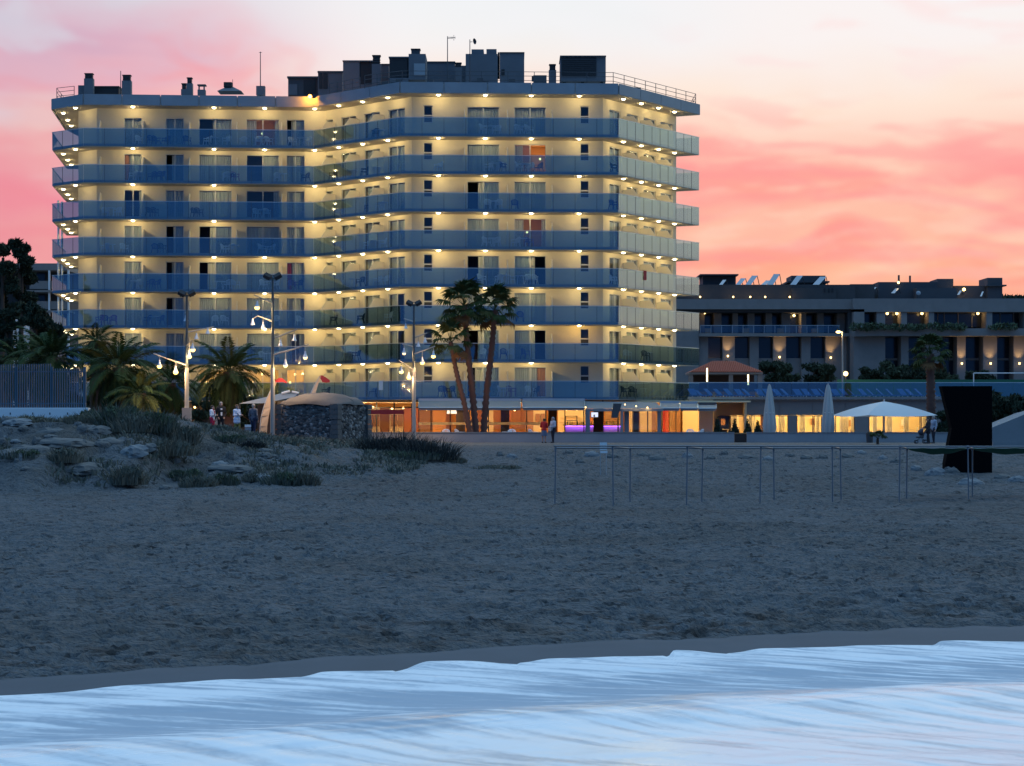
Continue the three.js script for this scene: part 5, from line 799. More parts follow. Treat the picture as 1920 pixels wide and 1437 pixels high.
for (const [px, h, ww, Z, wd, s] of [[1448, 676, 24, 235, 'left of the middle uplight', 51], [1478, 682, 20, 232, 'under the middle dark windows', 52], [1524, 678, 26, 235, 'under the right dark windows', 53], [1556, 686, 20, 230, 'left of the tall lamp post', 54], [1632, 688, 22, 228, 'right of the globe lamp', 55], [1672, 676, 28, 232, 'left of the lone palm crown', 56], [1716, 684, 26, 230, 'behind the lone palm crown', 57], [1776, 690, 22, 228, 'right of the lone palm', 58], [1838, 696, 24, 228, 'under the last uplights', 59], [1360, 680, 12, 236, 'in front of the first uplit pillar', 60]]) {
  pineTree(px, h, 716, ww, Z, `dark garden shrub below the apartments, ${wd}`, s, 1600, 0.3, 'garden_shrub', 'garden shrubs below the apartments', 3);
}
for (const [px, y0, ww, s] of [[1888, 732, 34, 61], [1870, 760, 26, 62], [1920, 742, 30, 63]]) pineTree(px, y0, 815, ww, 152, ['dark bush right beside the black monolith', 'low dark bush at the foot of the monolith', 'dark bush at the right edge above the pale slab'][s - 61], s, 3000, 0.26, 'dark_bush', 'bushes beside the monolith');
pineTree(1770, 772, 815, 14, 150, 'small leafy bush glimpsed left of the black monolith', 64, 1200, 0.22, 'dark_bush');
pineTree(1900, 556, 566, 24, 420, 'far dark treetops over the right end of the apartment roof', 65, 1500, 0.6, 'distant_tree');
for (const [px, y0, y1, ww, Z, wd, sd] of [[300, 752, 800, 30, 150, 'right of the low feather palm', 81], [385, 750, 800, 26, 148, 'left of the full feather palm trunk', 82], [470, 748, 800, 26, 150, 'right of the full feather palm trunk', 83], [205, 748, 800, 34, 152, 'behind the broad feather palm trunk', 84], [140, 740, 800, 40, 152, 'behind the end of the picket fence', 85], [345, 756, 800, 18, 150, 'behind the left street lamp foot', 86]]) pineTree(px, y0, y1, ww, Z, `dark hedge bush before the left wing, ${wd}`, sd, 2600, 0.24, 'hedge_bush', 'hedge bushes before the left wing');
// topiary cones
for (const [px, y0, wd] of [[1345, 783, 'left end of the lit windows'], [1378, 787, 'second from the left'], [1402, 786, 'directly behind the planter gap'], [1421, 789, 'next to the closed parasol']]) { const Z = 150, b = P(px, 812, Z), g = thing('cone_cypress', V(b.x, 0, b.z), `small dark cone-shaped cypress before the lit windows, ${wd}`, 'shrub', 'cone cypresses on the terrace'), h = EYE + (HOR - y0) * Z / F, bl = []; for (let i = 0; i < 8; i++) { const t = i / 7; bl.push([0, mix(0.5, h - 0.1, t), 0, mix(0.3, 0.07, t), 0.16, mix(0.3, 0.07, t)]); } new MB().bar(V(0, 0, 0), V(0, 0.4, 0), 0.2, 0.26, 12).build('pot', M.brownDark, g); part('foliage', leafGeo(bl, 900, 0.09, px), M.pine, g); }

// ---------- balconied block at the far left ----------
{
  const Z = 215, g = thing('white_apartment_block', V(-47, 0, -Z - 6), 'pale balconied apartment block behind the pines at the left edge', 'building'), tr = new THREE.Matrix4().makeTranslation(-g.position.x, 0, -g.position.z), B = (n, m, fn) => { const b = new MB(); fn(b); return b.build(n, m, g); };
  B('roof', M.farWall, (b) => PB(b, -160, 494, 125, 507, Z, 14, tr)); B('back_wall', M.farDark, (b) => PB(b, -160, 507.2, 125, 800, Z + 3, 10, tr));
  for (const y of [544, 582, 616, 650]) B('balcony_slab', M.farWall, (b) => PB(b, 30, y, 128, y + 4, Z - 0.3, 3.2, tr)); for (const y of [527, 565, 600, 634]) B('balcony_front', M.farWall, (b) => PB(b, 55, y, 128, y + 15, Z, 0.15, tr));
  for (const px of [90, 126]) B('column', M.white, (b) => PB(b, px, 507.2, px + 3, 800, Z - 0.1, 0.3, tr));
  for (const y of [512, 549, 587, 621]) B('window', M.farGlass, (b) => PB(b, 62, y, 84, y + 28, Z + 2.9, 0.08, tr));
  const g2 = thing('white_gable_house', V(-44, 0, -190), 'white plain-walled house with one tiny window left of the hotel', 'house'), t2 = new THREE.Matrix4().makeTranslation(-g2.position.x, 0, 190), C = (n, m, fn) => { const b = new MB(); fn(b); return b.build(n, m, g2); };
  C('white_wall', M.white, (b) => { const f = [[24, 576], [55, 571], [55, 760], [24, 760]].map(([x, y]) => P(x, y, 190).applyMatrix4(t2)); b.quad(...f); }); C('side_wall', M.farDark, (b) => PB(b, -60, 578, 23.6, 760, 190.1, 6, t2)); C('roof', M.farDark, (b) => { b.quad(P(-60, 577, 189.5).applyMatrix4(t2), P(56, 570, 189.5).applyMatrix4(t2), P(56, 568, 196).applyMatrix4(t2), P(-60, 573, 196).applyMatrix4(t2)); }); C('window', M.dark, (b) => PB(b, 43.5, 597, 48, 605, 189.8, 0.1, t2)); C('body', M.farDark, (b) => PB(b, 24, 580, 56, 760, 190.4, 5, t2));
}
// what the slanted glass mirrors: pines and a block on the left, beyond the frame; wooded rise on the right
for (const [x, Z, h, s] of [[-62, 150, 15, 71], [-70, 160, 17, 73], [-58, 165, 14, 75], [-78, 140, 16, 77], [-66, 136, 12, 79]]) { const px = 960 + x * F / Z; pineTree(px, HOR - (h - EYE) * F / Z, HOR - (h * 0.35) * F / Z, 4.2 * F / Z, Z, `grove pine left of the hotel, ${['nearest', 'tallest', 'bushiest', 'farthest left', 'lowest'][(s - 71) / 2]} of its group`, s, 2500, 0.6, 'grove_pine', 'pines of the grove left of the hotel'); }
{ const n = 40, m = 12, pos = [], idx = []; for (let j = 0; j <= m; j++) for (let i = 0; i <= n; i++) { const a = mix(0.42, 2.0, i / n), R = mix(420, 620, j / m), t = Math.sin(Math.PI * Math.min(1, j / m * 0.9)), h = 34 * t * (0.5 + 0.8 * fbm(i * 0.16, 3 + j * 0.1, 4)) * smooth(0.42, 0.6, a); pos.push(Math.sin(a) * R, h - 2, -Math.cos(a) * R - 0); } for (let j = 0; j < m; j++) for (let i = 0; i < n; i++) { const a = j * (n + 1) + i, b = a + n + 1; idx.push(a, a + 1, b + 1, a, b + 1, b); } const q = new THREE.BufferGeometry(); q.setAttribute('position', new THREE.Float32BufferAttribute(pos, 3)); q.setIndex(idx); q.computeVertexNormals(); sheet(new THREE.Mesh(q, std([0.03, 0.035, 0.03], 1)), 'hills'); }

// ---------- street lamps with clustered bell lights ----------
function streetLamp(px, pyTop, pyBase, Z, arms, label, baseBlock) {
  const b = P(px, pyBase, Z), gy = ground(b.x, Z) - 0.05, g = thing('street_lamp', V(b.x, gy, b.z), label, 'street lamp', 'tall street lamps with clustered bell lights'), H = EYE + (HOR - pyTop) * Z / F - gy, k = Z / F;
  const yy = (py) => EYE + (HOR - py) * k - gy, split = Math.min(H * 0.62, yy(690));
  new MB().bar(V(0, 0, 0), V(0, split, 0), 0.14, 0.11, 12).build('pole', M.pole, g); new MB().bar(V(0, split, 0), V(0, H, 0), 0.085, 0.06, 10).build('upper_pole', M.poleDark, g);
  if (baseBlock) new MB().box(-0.24, 0.24, 0, yy(baseBlock), -0.24, 0.24).build('base', M.concrete, g);
  new MB().bar(V(-0.4, H - 0.08, 0), V(0.4, H - 0.05, 0), 0.035).build('crossbar', M.poleDark, g);
  for (const s of [-1, 1]) { const f = new MB().box(-0.2, 0.2, -0.1, 0.1, -0.16, 0.16).build('floodlight', M.dark, g, V(s * 0.28, H + 0.08, s * 0.05)); f.rotation.set(0.5, s * 0.4, s * 0.35); }
  for (const [py0, px1, py1, dz, lamps] of arms) {
    const a = V(0, yy(py0), 0), e = V((px1 - px) * k, yy(py1), dz); new MB().bar(a, e, 0.05, 0.035, 8).build('arm', M.pole, g);
    for (const [lx, ly, on] of lamps) {
      const t = clamp(Math.abs(px1 - px) > 4 ? (lx - px) / (px1 - px) : on === 2 ? 0.98 : 0.6, 0.1, 1), at = a.clone().lerp(e, t), c = V((lx - px) * k, yy(ly), mix(0, dz, t)), q = new THREE.Group(); q.name = 'bell_light'; q.position.copy(c); g.add(q);
      const pr = [[0.025, 0.2], [0.045, 0.19], [0.055, 0.08], [0.08, 0.0], [0.13, -0.11], [0.14, -0.14]].map(([r, y]) => new THREE.Vector2(r, y)); part('shade', new THREE.LatheGeometry(pr, 16), M.lampShade, q); new MB().bar(V(0, 0.19, 0), at.clone().sub(c), 0.018, 0.018, 6).build('hanger', M.pole, q);
      if (on) { part('bulb', new THREE.SphereGeometry(on === 3 ? 0.11 : 0.14, 14, 10).scale(1, 0.85, 1), on === 3 ? glow([1, 0.7, 0.3], 3) : glow([1, 0.62, 0.14], 6), q, V(0, -0.17, 0)); lamp(V(0, -0.2, 0), [1, 0.62, 0.28], on === 3 ? 14 : Z < 125 ? 16 : 12, q, 5); }
      else part('bulb', new THREE.SphereGeometry(0.09, 10, 8), M.lampShade, q, V(0, -0.06, 0));
    }
  }
  return g;
}
streetLamp(350, 553, 800, 121, [[624, 398, 612, -0.6, [[367, 631, 0], [387, 621, 0]]], [686, 290, 664, 0.5, [[301, 682, 1], [330, 693, 1]]], [648, 366, 640, 1.2, [[357, 664, 1], [367, 652, 1]]], [590, 344, 585, -0.7, [[346, 597, 0]]]], 'tall street lamp with four lit bells among the feather palms', 765);
streetLamp(511, 521, 818, 117, [[569, 478, 554, 0.5, [[483.6, 572, 1]]], [603, 481, 592, -0.5, [[471.5, 604, 0], [492, 610, 3]]], [636, 555, 617, -0.5, [[525, 644, 0], [550, 634, 0]]], [666, 580, 647, 0.5, [[535.6, 681, 3], [573.6, 666, 3]]]], 'tallest street lamp, beside the pale feather flag and the stone hut');
streetLamp(776, 571, 828, 138, [[604, 757, 597, -0.5, [[760, 612, 0]]], [634, 800, 624, -0.5, [[784, 646, 0], [796.6, 638, 0]]], [664, 816, 650, 0.5, [[792, 676, 1], [813, 664, 1]]], [694, 748, 676, 0.5, [[753, 693, 1], [767, 704, 1]]], [650, 754, 645, -0.4, [[757, 658, 3]]]], 'street lamp with lit bells before the slanted wing, left of the fan palms');
// ---------- fence, barrier, hut, kiosk, flags ----------
{
  const Z = 100, k = Z / F, y = (py) => EYE + (HOR - py) * k, x = (px) => (px - 960) * k; const g = thing('picket_fence', V(x(80), y(765), -Z), 'tall blue-grey steel picket fence standing on the concrete barrier at the left', 'fence');
  const n = 44; for (let i = 0; i < n; i++) { const px = -34 + i * 4.42, t = px < 96 ? 684 - 0.02 * px : 691.5; new MB().box(-0.026, 0.026, 0, y(t) - y(765), -0.02, 0.02).build('picket', M.fence, g, V(x(px) - g.position.x, 0.0, 0)); }
  for (const py of [697, 757]) new MB().box(x(-36) - g.position.x, x(160) - g.position.x, y(py) - y(765) - 0.03, y(py) - y(765) + 0.03, -0.07, -0.024).build('rail', M.fence, g);
  for (const px of [-34, 30, 96, 158]) new MB().box(-0.05, 0.05, 0, y(688) - y(765), -0.16, -0.072).build('post', M.fence, g, V(x(px) - g.position.x, 0, 0));
  const b = thing('concrete_barrier', V(x(66), y(800), -Z + 0.1), 'pale concrete barrier with dark drain slots under the picket fence', 'barrier'); const h = y(765) - y(800); new MB().box(x(-40) - b.position.x, x(168) - b.position.x, -0.3, h - 0.02, -0.35, 0.35).build('body', M.white, b); new MB().box(x(-40) - b.position.x, x(166) - b.position.x, h - 0.02, h + 0.0, -0.3, 0.3).build('top', M.white, b);
  for (const px of [23, 65, 97, 130, 157]) new MB().box(-0.025, 0.025, -0.05, 0.05, 0.345, 0.355).build('drain_slot', M.dark, b, V(x(px) - b.position.x, y(776) - y(800), 0));
}
{ // rubble stone hut with a low domed roof
  const Z = 117, k = Z / F, c = P(602, 825, Z), gy = ground(c.x, Z), g = thing('stone_hut', V(c.x, gy, c.z - 1.2), 'squat rubble stone hut with a low domed roof beside the restaurant', 'hut'); const hw = 66 * k, H = EYE + (HOR - 758) * k - gy, D = 1.9, r = rng(5);
  const core = new MB(); core.box(-hw + 0.12, hw - 0.12, -0.4, H, -D + 0.12, D - 0.12); core.build('wall_core', M.mortar, g);
  const stones = []; const put = (p, n) => { const s = 0.07 + 0.08 * r(), q = new THREE.IcosahedronGeometry(s, 1), a = q.attributes.position; for (let i = 0; i < a.count; i++) { const v = V(a.getX(i), a.getY(i), a.getZ(i)), f = 0.8 + 0.4 * hash2(Math.round(v.x * 90) + 31, Math.round(v.y * 90) + Math.round(v.z * 90) * 7); v.multiplyScalar(f); a.setXYZ(i, v.x * 1.3, v.y * 0.85, v.z); } if (Math.abs(n.x) > 0.5) q.rotateY(Math.PI / 2); q.rotateZ((r() - 0.5) * 0.5); if (Math.abs(n.x) > 0.5) q.scale(0.6, 1, 1); else q.scale(1, 1, 0.6); q.translate(p.x, p.y, p.z); stones.push(flat(q)); };
  for (let i = 0; i < 900; i++) put(V(mix(-hw + 0.15, hw - 0.15, r()), mix(-0.1, H - 0.05, r()), D - 0.12), V(0, 0, 1)); for (let i = 0; i < 420; i++) { put(V(hw - 0.12, mix(-0.1, H - 0.05, r()), mix(-D + 0.1, D - 0.1, r())), V(1, 0, 0)); put(V(-hw + 0.12, mix(-0.1, H - 0.05, r()), mix(-D + 0.1, D - 0.1, r())), V(1, 0, 0)); }
  for (const [k0, mt] of [[0, M.stone], [1, M.stoneDark], [2, M.stonePale]]) { const st = part('stone', boxUV(mergeGeometries(stones.filter((_, i) => (i * 7 % 5 > 2 ? 1 : i % 4 ? 0 : 2) === k0))), mt, g); st.userData.kind = 'stuff'; }
  for (const [sx, sz] of [[-1, 1], [1, 1], [1, -1]]) for (let i = 0; i < 7; i++) { const w = 0.2 + 0.06 * r(); new MB().box(-w, w, 0, H / 7 - 0.02, -w, w).build('quoin', M.stone, g, V(sx * (hw - 0.16), H * i / 7, sz * (D - 0.16))); }
  g.rotation.y = -0.42;
  const n = 24, m = 8, pos = [], idx = []; for (let j = 0; j <= m; j++) for (let i = 0; i <= n; i++) { const a = i / n * 6.283, t = j / m, sq = 1 / Math.max(Math.abs(Math.cos(a)), Math.abs(Math.sin(a))), R = mix(Math.min(sq, 1.25), 1, 1 - t), rr = Math.sin(t * Math.PI / 2); pos.push(Math.cos(a) * R * rr * (hw + 0.05), H - 0.03 + (EYE + (HOR - 736) * k - gy - H) * Math.cos(t * Math.PI / 2) + 0.22 * (fbm(i * 0.9, j * 0.8, 3) - 0.5), Math.sin(a) * R * rr * (D + 0.05)); } for (let j = 0; j < m; j++) for (let i = 0; i < n; i++) { const a = j * (n + 1) + i, b = a + n + 1; idx.push(a, b + 1, b, a, a + 1, b + 1); } const q = new THREE.BufferGeometry(); q.setAttribute('position', new THREE.Float32BufferAttribute(pos, 3)); q.setIndex(idx); q.computeVertexNormals(); part('domed_roof', boxUV(flat(q)), M.stone, g);
}
{ // dark kiosk with a sloping canopy
  const Z = 122, k = Z / F, c = P(510, 818, Z), gy = ground(c.x, Z), g = thing('beach_kiosk', V(c.x, gy, c.z), 'dark beach kiosk under a sloping grey canopy left of the stone hut', 'kiosk'); const y = (py) => EYE + (HOR - py) * k - gy, x = (px) => (px - 510) * k;
  new MB().box(x(482), x(536), -0.2, y(759), -2.4, -0.1).build('body', M.brownDark, g); new MB().box(x(515), x(533), 0, y(764), -0.1, 0.0).build('door', M.orangeDeep, g);
  new MB().quad(V(x(454), y(757.5), 1.6), V(x(497), y(757), 1.4), V(x(528), y(738), -0.8), V(x(524), y(737), -1.2)).quad(V(x(497), y(757), 1.4), V(x(552), y(745), 0.3), V(x(556), y(738), -0.8), V(x(528), y(738), -0.8)).build('canopy', M.awning, g);
  new MB().bar(V(x(526), y(737.5), -0.6), V(x(541), y(733.5), -0.6), 0.07).build('ridge_pole', M.white, g); new MB().bar(V(x(545), y(734.5), -0.6), V(x(558), y(737), -0.6), 0.06).build('ridge_pole', M.white, g); new MB().bar(V(x(456), 0, 1.55), V(x(456), y(757.5), 1.55), 0.03).build('post', M.railDark, g);
}
function featherFlag(px, py, Z, pts, tip, label) {       // curved tapering pale banner with a red tip folding over
  const b = P(px, py, Z); b.y = ground(b.x, Z); const g = thing('feather_flag', b, label, 'flag', 'pale feather flags with red tips'), k = Z / F, Q = ([x, y]) => V((x - px) * k, EYE + (HOR - y) * k - b.y, 0);
  const bn = new MB(); for (let i = 0; i + 1 < pts.length; i++) { const [a, c] = [pts[i], pts[i + 1]]; const A = Q(a), C = Q(c), w0 = a[2] * k, w1 = c[2] * k, z = 0.05 * Math.sin(i); bn.quad(A.clone().add(V(0, 0, z)), A.clone().add(V(w0, 0, 0.04)), C.clone().add(V(w1, 0, 0.04)), C.clone().add(V(0, 0, -z))); } bn.build('banner', std([0.8, 0.58, 0.38], 0.9), g);
  const crv = new THREE.CatmullRomCurve3(pts.map((p) => Q(p).add(V(-0.03, 0, 0)))); const tg = new THREE.TubeGeometry(crv, 20, 0.025, 6); part('pole', boxUV(flat(tg)), M.alu, g);
  const rd = new MB(); for (let i = 0; i + 1 < tip.length; i++) { const A = Q(tip[i]), C = Q(tip[i + 1]); rd.quad(A, C, C.clone().add(V(0.02, -tip[i + 1][2] * k, 0.06)), A.clone().add(V(0.02, -tip[i][2] * k, 0.06))); } rd.build('red_tip', M.red, g);
}
featherFlag(488, 818, 118.8, [[488, 821, 12], [488.5, 800, 12.5], [491, 780, 13], [495, 765, 12], [501, 748, 8.5], [507, 735, 2.5], [511, 727, 4], [516, 716, 3]], [[516, 714, 3], [522, 709, 8], [529, 709.5, 7], [537, 716, 3]], 'tall pale feather flag with a red tip, beside the tallest street lamp');
featherFlag(578, 800, 124, [[576, 800, 9], [578, 770, 9], [583, 740, 8], [587, 730, 7], [594, 716, 4], [600, 706, 2]], [[599, 705, 3], [604, 704, 13], [611, 708, 10], [618, 713, 4]], 'pale feather flag with a drooping red tip showing above the stone hut');
{ const p = P(465, 817, 117); p.y = ground(p.x, 117); const g = thing('stacked_crates', p, 'small stack of white and grey boxes at the feet of the man by the kiosk', 'boxes'); for (let i = 0; i < 4; i++) new MB().box(-0.17, 0.17, i * 0.17, i * 0.17 + 0.14, -0.14, 0.14).build('box', i % 2 ? M.white : M.fascia, g); }
// black monolith
{
  const Z = 97, k = Z / F, c = P(1818, 882, Z), gy = c.y - 0.25, g = thing('monolith', V(c.x, gy, c.z), 'huge black slab-like monolith, pinched on its left side, standing on the sand', 'sculpture'); const q = [[1767, 725], [1860, 725], [1860, 900], [1822, 898], [1774, 880], [1774, 869], [1786, 803]].map(([x, y]) => new THREE.Vector2((x - 1818) * k, EYE + (HOR - y) * k - gy)); const s = new THREE.Shape(q); const e = new THREE.ExtrudeGeometry(s, { depth: 0.7, bevelEnabled: true, bevelSize: 0.02, bevelThickness: 0.02, bevelSegments: 1 }); e.translate(0, 0, -0.7); part('slab', boxUV(flat(e)), phys([0.004, 0.004, 0.005], 1, { specularIntensity: 0.1 }), g); new MB().box(-0.9, 0.95, -0.2, 0.12, -1.2, -0.72).build('footing', M.dark, g);
}
{ const Z = 120, k = Z / F, p = P(1900, 828, Z), g = thing('pale_ramp', V(p.x, 0, p.z), 'pale sloping concrete slab behind the monolith at the right edge', 'ramp'); const A = (x, y) => [(x - 1900) * k, EYE + (HOR - y) * k]; const s = new THREE.Shape([A(1861, 802), A(1925, 776), A(2050, 740), A(2050, 832), A(1861, 832)].map(([x, y]) => new THREE.Vector2(x, y))); const e = new THREE.ExtrudeGeometry(s, { depth: 3, bevelEnabled: false }); e.translate(0, 0, -3); part('slab', boxUV(flat(e)), M.concrete, g); new MB().box((1861 - 1900) * k, 4, EYE + (HOR - 830) * k - 0.2, EYE + (HOR - 829) * k, 0.003, 0.2).build('kerb', M.concrete, g); }
// frame of bare posts on the beach
{
  const back = [[1042, 955], [1182, 955.5], [1318, 956], [1451, 956], [1576, 954], [1701, 952], [1824, 951]], front = [[1149, 962], [1289, 963], [1427, 963], [1561, 962], [1688, 959], [1815, 957]];
  const zf = (px) => 75.5 + (px - 1042) * 0.006, zb = (px) => 77 + (px - 1042) * 0.0062;
  const g = thing('post_frame', P(1430, 958, 77).setY(ground(9, 77)), 'long bare frame of thin steel posts and rails standing on the sand', 'frame'); const loc = (v) => v.clone().sub(g.position);
  const top = (px, Z, py) => loc(P(px, py, Z));
  const foot = (px, Z) => { const p = P(px, 950, Z); p.y = ground(p.x, Z) - 0.15; p.x += 0.08 * (hash2(px | 0, 3) - 0.5); p.z += 0.1 * (hash2(px | 0, 8) - 0.5); return loc(p); };
  for (const [px] of back) { const Z = zb(px), f = foot(px, Z), t = top(px, Z, 841); new MB().bar(f, t, 0.027, 0.027, 8).build('post', M.postGrey, g); new MB().bar(t.clone().add(V(0, -0.1, 0)), t.clone().add(V(0, 0.05, 0)), 0.042, 0.042, 8).build('clamp', M.postGrey, g); }
  for (const [px] of front) { const Z = zf(px), f = foot(px, Z), t = top(px, Z, 838); new MB().bar(f, t, 0.027, 0.027, 8).build('post', M.postGrey, g); new MB().bar(t.clone().add(V(0, -0.1, 0)), t.clone().add(V(0, 0.05, 0)), 0.042, 0.042, 8).build('clamp', M.postGrey, g); }
  new MB().bar(top(1042, zb(1042), 840.5), top(1990, zb(1990), 841.5), 0.03).build('rail', M.postGrey, g); new MB().bar(top(1038, zf(1038), 836.5), top(1990, zf(1990), 838), 0.028).build('rail', M.postGrey, g);
  for (let i = 0; i < 6; i++) { const a = front[i][0], b = back[i + 1][0]; new MB().bar(top(a, zf(a), 838), top(b, zb(b), 841), 0.022).build('cross_tie', M.postGrey, g); }
  for (const [a, c] of [[1704, 1812], [1826, 1960]]) { const n = 20, b = new MB(); for (let i = 0; i < n; i++) { const q = (u, v) => { const px = mix(a, c, u), Z = mix(zf(px), zb(px), v); return top(px, Z, 840 + (1 - v) * 1 + Math.sin(u * Math.PI) * 9 * Math.sin(v * Math.PI) + Math.sin(u * 19) * 0.6 + 3 * (1 - Math.abs(2 * v - 1))); }; for (let j = 0; j < 6; j++) b.quad(q(i / n, j / 6), q((i + 1) / n, j / 6), q((i + 1) / n, (j + 1) / 6), q(i / n, (j + 1) / 6)); } b.build('green_cloth', M.green, g); }
}
{ const p = P(1131, 843, 95); p.y = ground(p.x, 95); const g = thing('white_sign', p, 'small white board on a stand leaning on the stones below the low wall', 'sign'); const k = 95 / F, y = (py) => EYE + (HOR - py) * k - p.y; new MB().box(-0.15, 0.17, y(844), y(830), -0.02, 0.02).build('board', M.white, g); new MB().box(-0.13, 0.19, y(850), y(846), -0.02, 0.02).build('lower_board', M.white, g); for (const s of [-0.12, 0.14]) new MB().bar(V(s, -0.1, -0.03), V(s, y(832), -0.03), 0.016, 0.016, 6).build('leg', M.metal, g); }
{ const p = P(1631, 826, 138.5), g = thing('litter_bin', V(p.x, -0.02, p.z), 'dark litter bin against the low white wall by the spiky palm', 'bin'); new MB().bar(V(0, 0, 0), V(0, 0.6, 0), 0.2, 0.24, 14).build('drum', M.charcoal, g); new MB().bar(V(0, 0.6, 0), V(0, 0.72, 0), 0.26, 0.14, 14).build('lid', M.dark, g); }

// ---------- rocks ----------
function rockGeo(seed) { const g = new THREE.IcosahedronGeometry(1, 3), p = g.attributes.position; for (let i = 0; i < p.count; i++) { const v = V(p.getX(i), p.getY(i), p.getZ(i)), f = 0.45 + 0.75 * fbm(v.x * 1.5 + seed * 7, v.y * 1.5 + v.z * 1.9 + 9, 5) + 0.2 * Math.round(2 * fbm(v.x * 2 + seed, v.z * 2 + v.y, 2)); p.setXYZ(i, v.x * f, v.y * f, v.z * f); } g.computeVertexNormals(); return boxUV(flat(g)); }
const rockG = [1, 2, 3, 4, 5].map(rockGeo);
function rock(px, py, Z, w, h, pale, label, group) { const p = P(px, py, Z); p.y = ground(p.x, Z) - h * Z / F * 0.22; const m = new THREE.Mesh(rockG[Math.abs(Math.round(px * 7 + py)) % 5], pale ? M.rockPale : M.rock); m.name = numbered('rock'); m.castShadow = m.receiveShadow = true; const k = Z / F; m.scale.set(w * k / 2, h * k * 0.95, w * k * 0.36); m.position.copy(p).add(V(0, h * k * 0.15, 0)); m.rotation.y = hash2(px | 0, py | 0) * 0.9 - 0.45; scene.add(m); tag(m, label, 'rock', group); }
const GR = 'stones scattered below the low wall', gz = (py) => clamp(121 - (py - 839) * 0.7, 88, 124);
[[1088, 866, 20, 8, 0, 'below the woman in red'], [1110, 856, 34, 10, 1, 'under the white sign board'], [1064, 852, 22, 8, 0, 'left of the white sign'], [1150, 858, 26, 9, 0, 'right of the white sign'], [1205, 856, 30, 9, 0, 'beside the second post'], [1232, 862, 40, 11, 0, 'between the second and third posts'], [1290, 857, 22, 10, 1, 'by the fourth post'], [1330, 860, 24, 8, 0, 'right of the fifth post'], [1356, 853, 18, 9, 0, 'below the planter gap'], [1402, 859, 36, 9, 0, 'left of the seventh post'], [1440, 861, 26, 8, 1, 'right of the seventh post'], [1482, 855, 20, 7, 0, 'left of the ninth post'], [1512, 859, 28, 8, 0, 'middle of the stone line'], [1540, 860, 24, 9, 0, 'left of the tenth post'], [1590, 858, 30, 9, 0, 'right of the tenth post'], [1614, 853, 22, 8, 1, 'below the litter bin, long and pale'], [1655, 861, 20, 9, 1, 'under the spiky palm'], [1680, 865, 26, 8, 0, 'right of the spiky palm'], [1718, 872, 26, 10, 1, 'below the green cloth'], [1752, 876, 40, 14, 1, 'left of the monolith foot'], [1784, 874, 30, 12, 0, 'at the monolith foot'], [1822, 883, 50, 12, 1, 'long flat one before the monolith'], [1880, 878, 36, 9, 0, 'right of the monolith'], [1905, 880, 34, 10, 1, 'near the right edge'], [1012, 862, 26, 8, 0, 'right of the dark weeds'], [960, 858, 20, 9, 1, 'at the edge of the weeds'], [938, 856, 16, 10, 0, 'among the weeds'], [752, 862, 16, 6, 1, 'pale chip below the dark brush']].forEach(([px, py, w, h, pale, wd]) => rock(px, py, gz(py), w, h, pale, `${pale ? 'pale' : 'grey'} stone on the upper beach, ${wd}`, GR));
const GL = 'rock ledges on the dune';
[[30, 815, 95, 56, 9, 1, 'pale flat slab below the barrier'], [250, 850, 90, 54, 16, 1, 'broad pale ledge in the middle of the dune'], [205, 836, 92, 60, 12, 0, 'grey ledge above the pale one'], [120, 838, 91, 90, 12, 0, 'long cracked ledge below the barrier'], [60, 842, 90, 80, 11, 0, 'cracked ledge at the left edge'], [30, 858, 88, 80, 16, 0, 'lower ledge at the left edge'], [150, 855, 88, 90, 14, 0, 'lower cracked ledge left of the pale one'], [226, 812, 96, 24, 12, 0, 'brown boulder under the dune shrubs'], [240, 822, 95, 30, 14, 0, 'rounded boulder under the dune shrubs'], [412, 842, 93, 36, 9, 1, 'small pale slab right of the grey shrubs'], [430, 848, 92, 80, 10, 0, 'flat ledge left of the dune tip'], [490, 856, 90, 50, 9, 1, 'flat slab near the dune tip'], [548, 862, 89, 20, 6, 1, 'white stone at the dune tip'], [460, 882, 85, 20, 7, 0, 'lump at the foot of the dune'], [310, 878, 86, 26, 8, 0, 'dark lump under the middle tussock'], [100, 822, 94, 60, 12, 0, 'upper ledge below the barrier'], [180, 825, 94, 50, 12, 0, 'upper ledge right of the barrier']].forEach(([px, py, Z, w, h, pale, wd]) => rock(px, py, Z, w, h, pale, `${wd}, weathered rock`, GL));
{ // broken stone weathering out of the dune face
  const seen = new Map(), r = rng(404), wd = ['below the barrier', 'under the dry grass strip', 'beside the broad pale ledge', 'below the grey shrubs', 'above the large tussock', 'near the dune tip'];
  for (let i = 0; i < 46; i++) { const px = 560 * Math.pow(r(), 1.3), Z = mix(86, 97, r()), x = (px - 960) * Z / F; if (duneAt(x, Z) < 0.3) continue; const y = ground(x, Z); rock(px, HOR + (EYE - y) * F / Z, Z, ...(() => { const w = 10 + 34 * r() * r(), pale = r() < 0.15, base = `${w > 18 ? 'larger' : 'small'} ${pale ? 'pale' : 'grey'} broken stone ${Z > 93 ? 'high' : Z > 89.5 ? 'midway' : 'low'} on the dune face, ${wd[Math.min(5, Math.floor(px / 94))]}`, n = (seen.get(base) || 0) + 1; seen.set(base, n); return [w, 5 + 8 * r(), pale, n === 1 ? base : base.replace('broken stone', ['', 'broken stone, another', 'broken stone, a third', 'broken stone, a fourth', 'broken stone, a fifth'][n - 1])]; })(), 'broken stones on the dune'); }
}
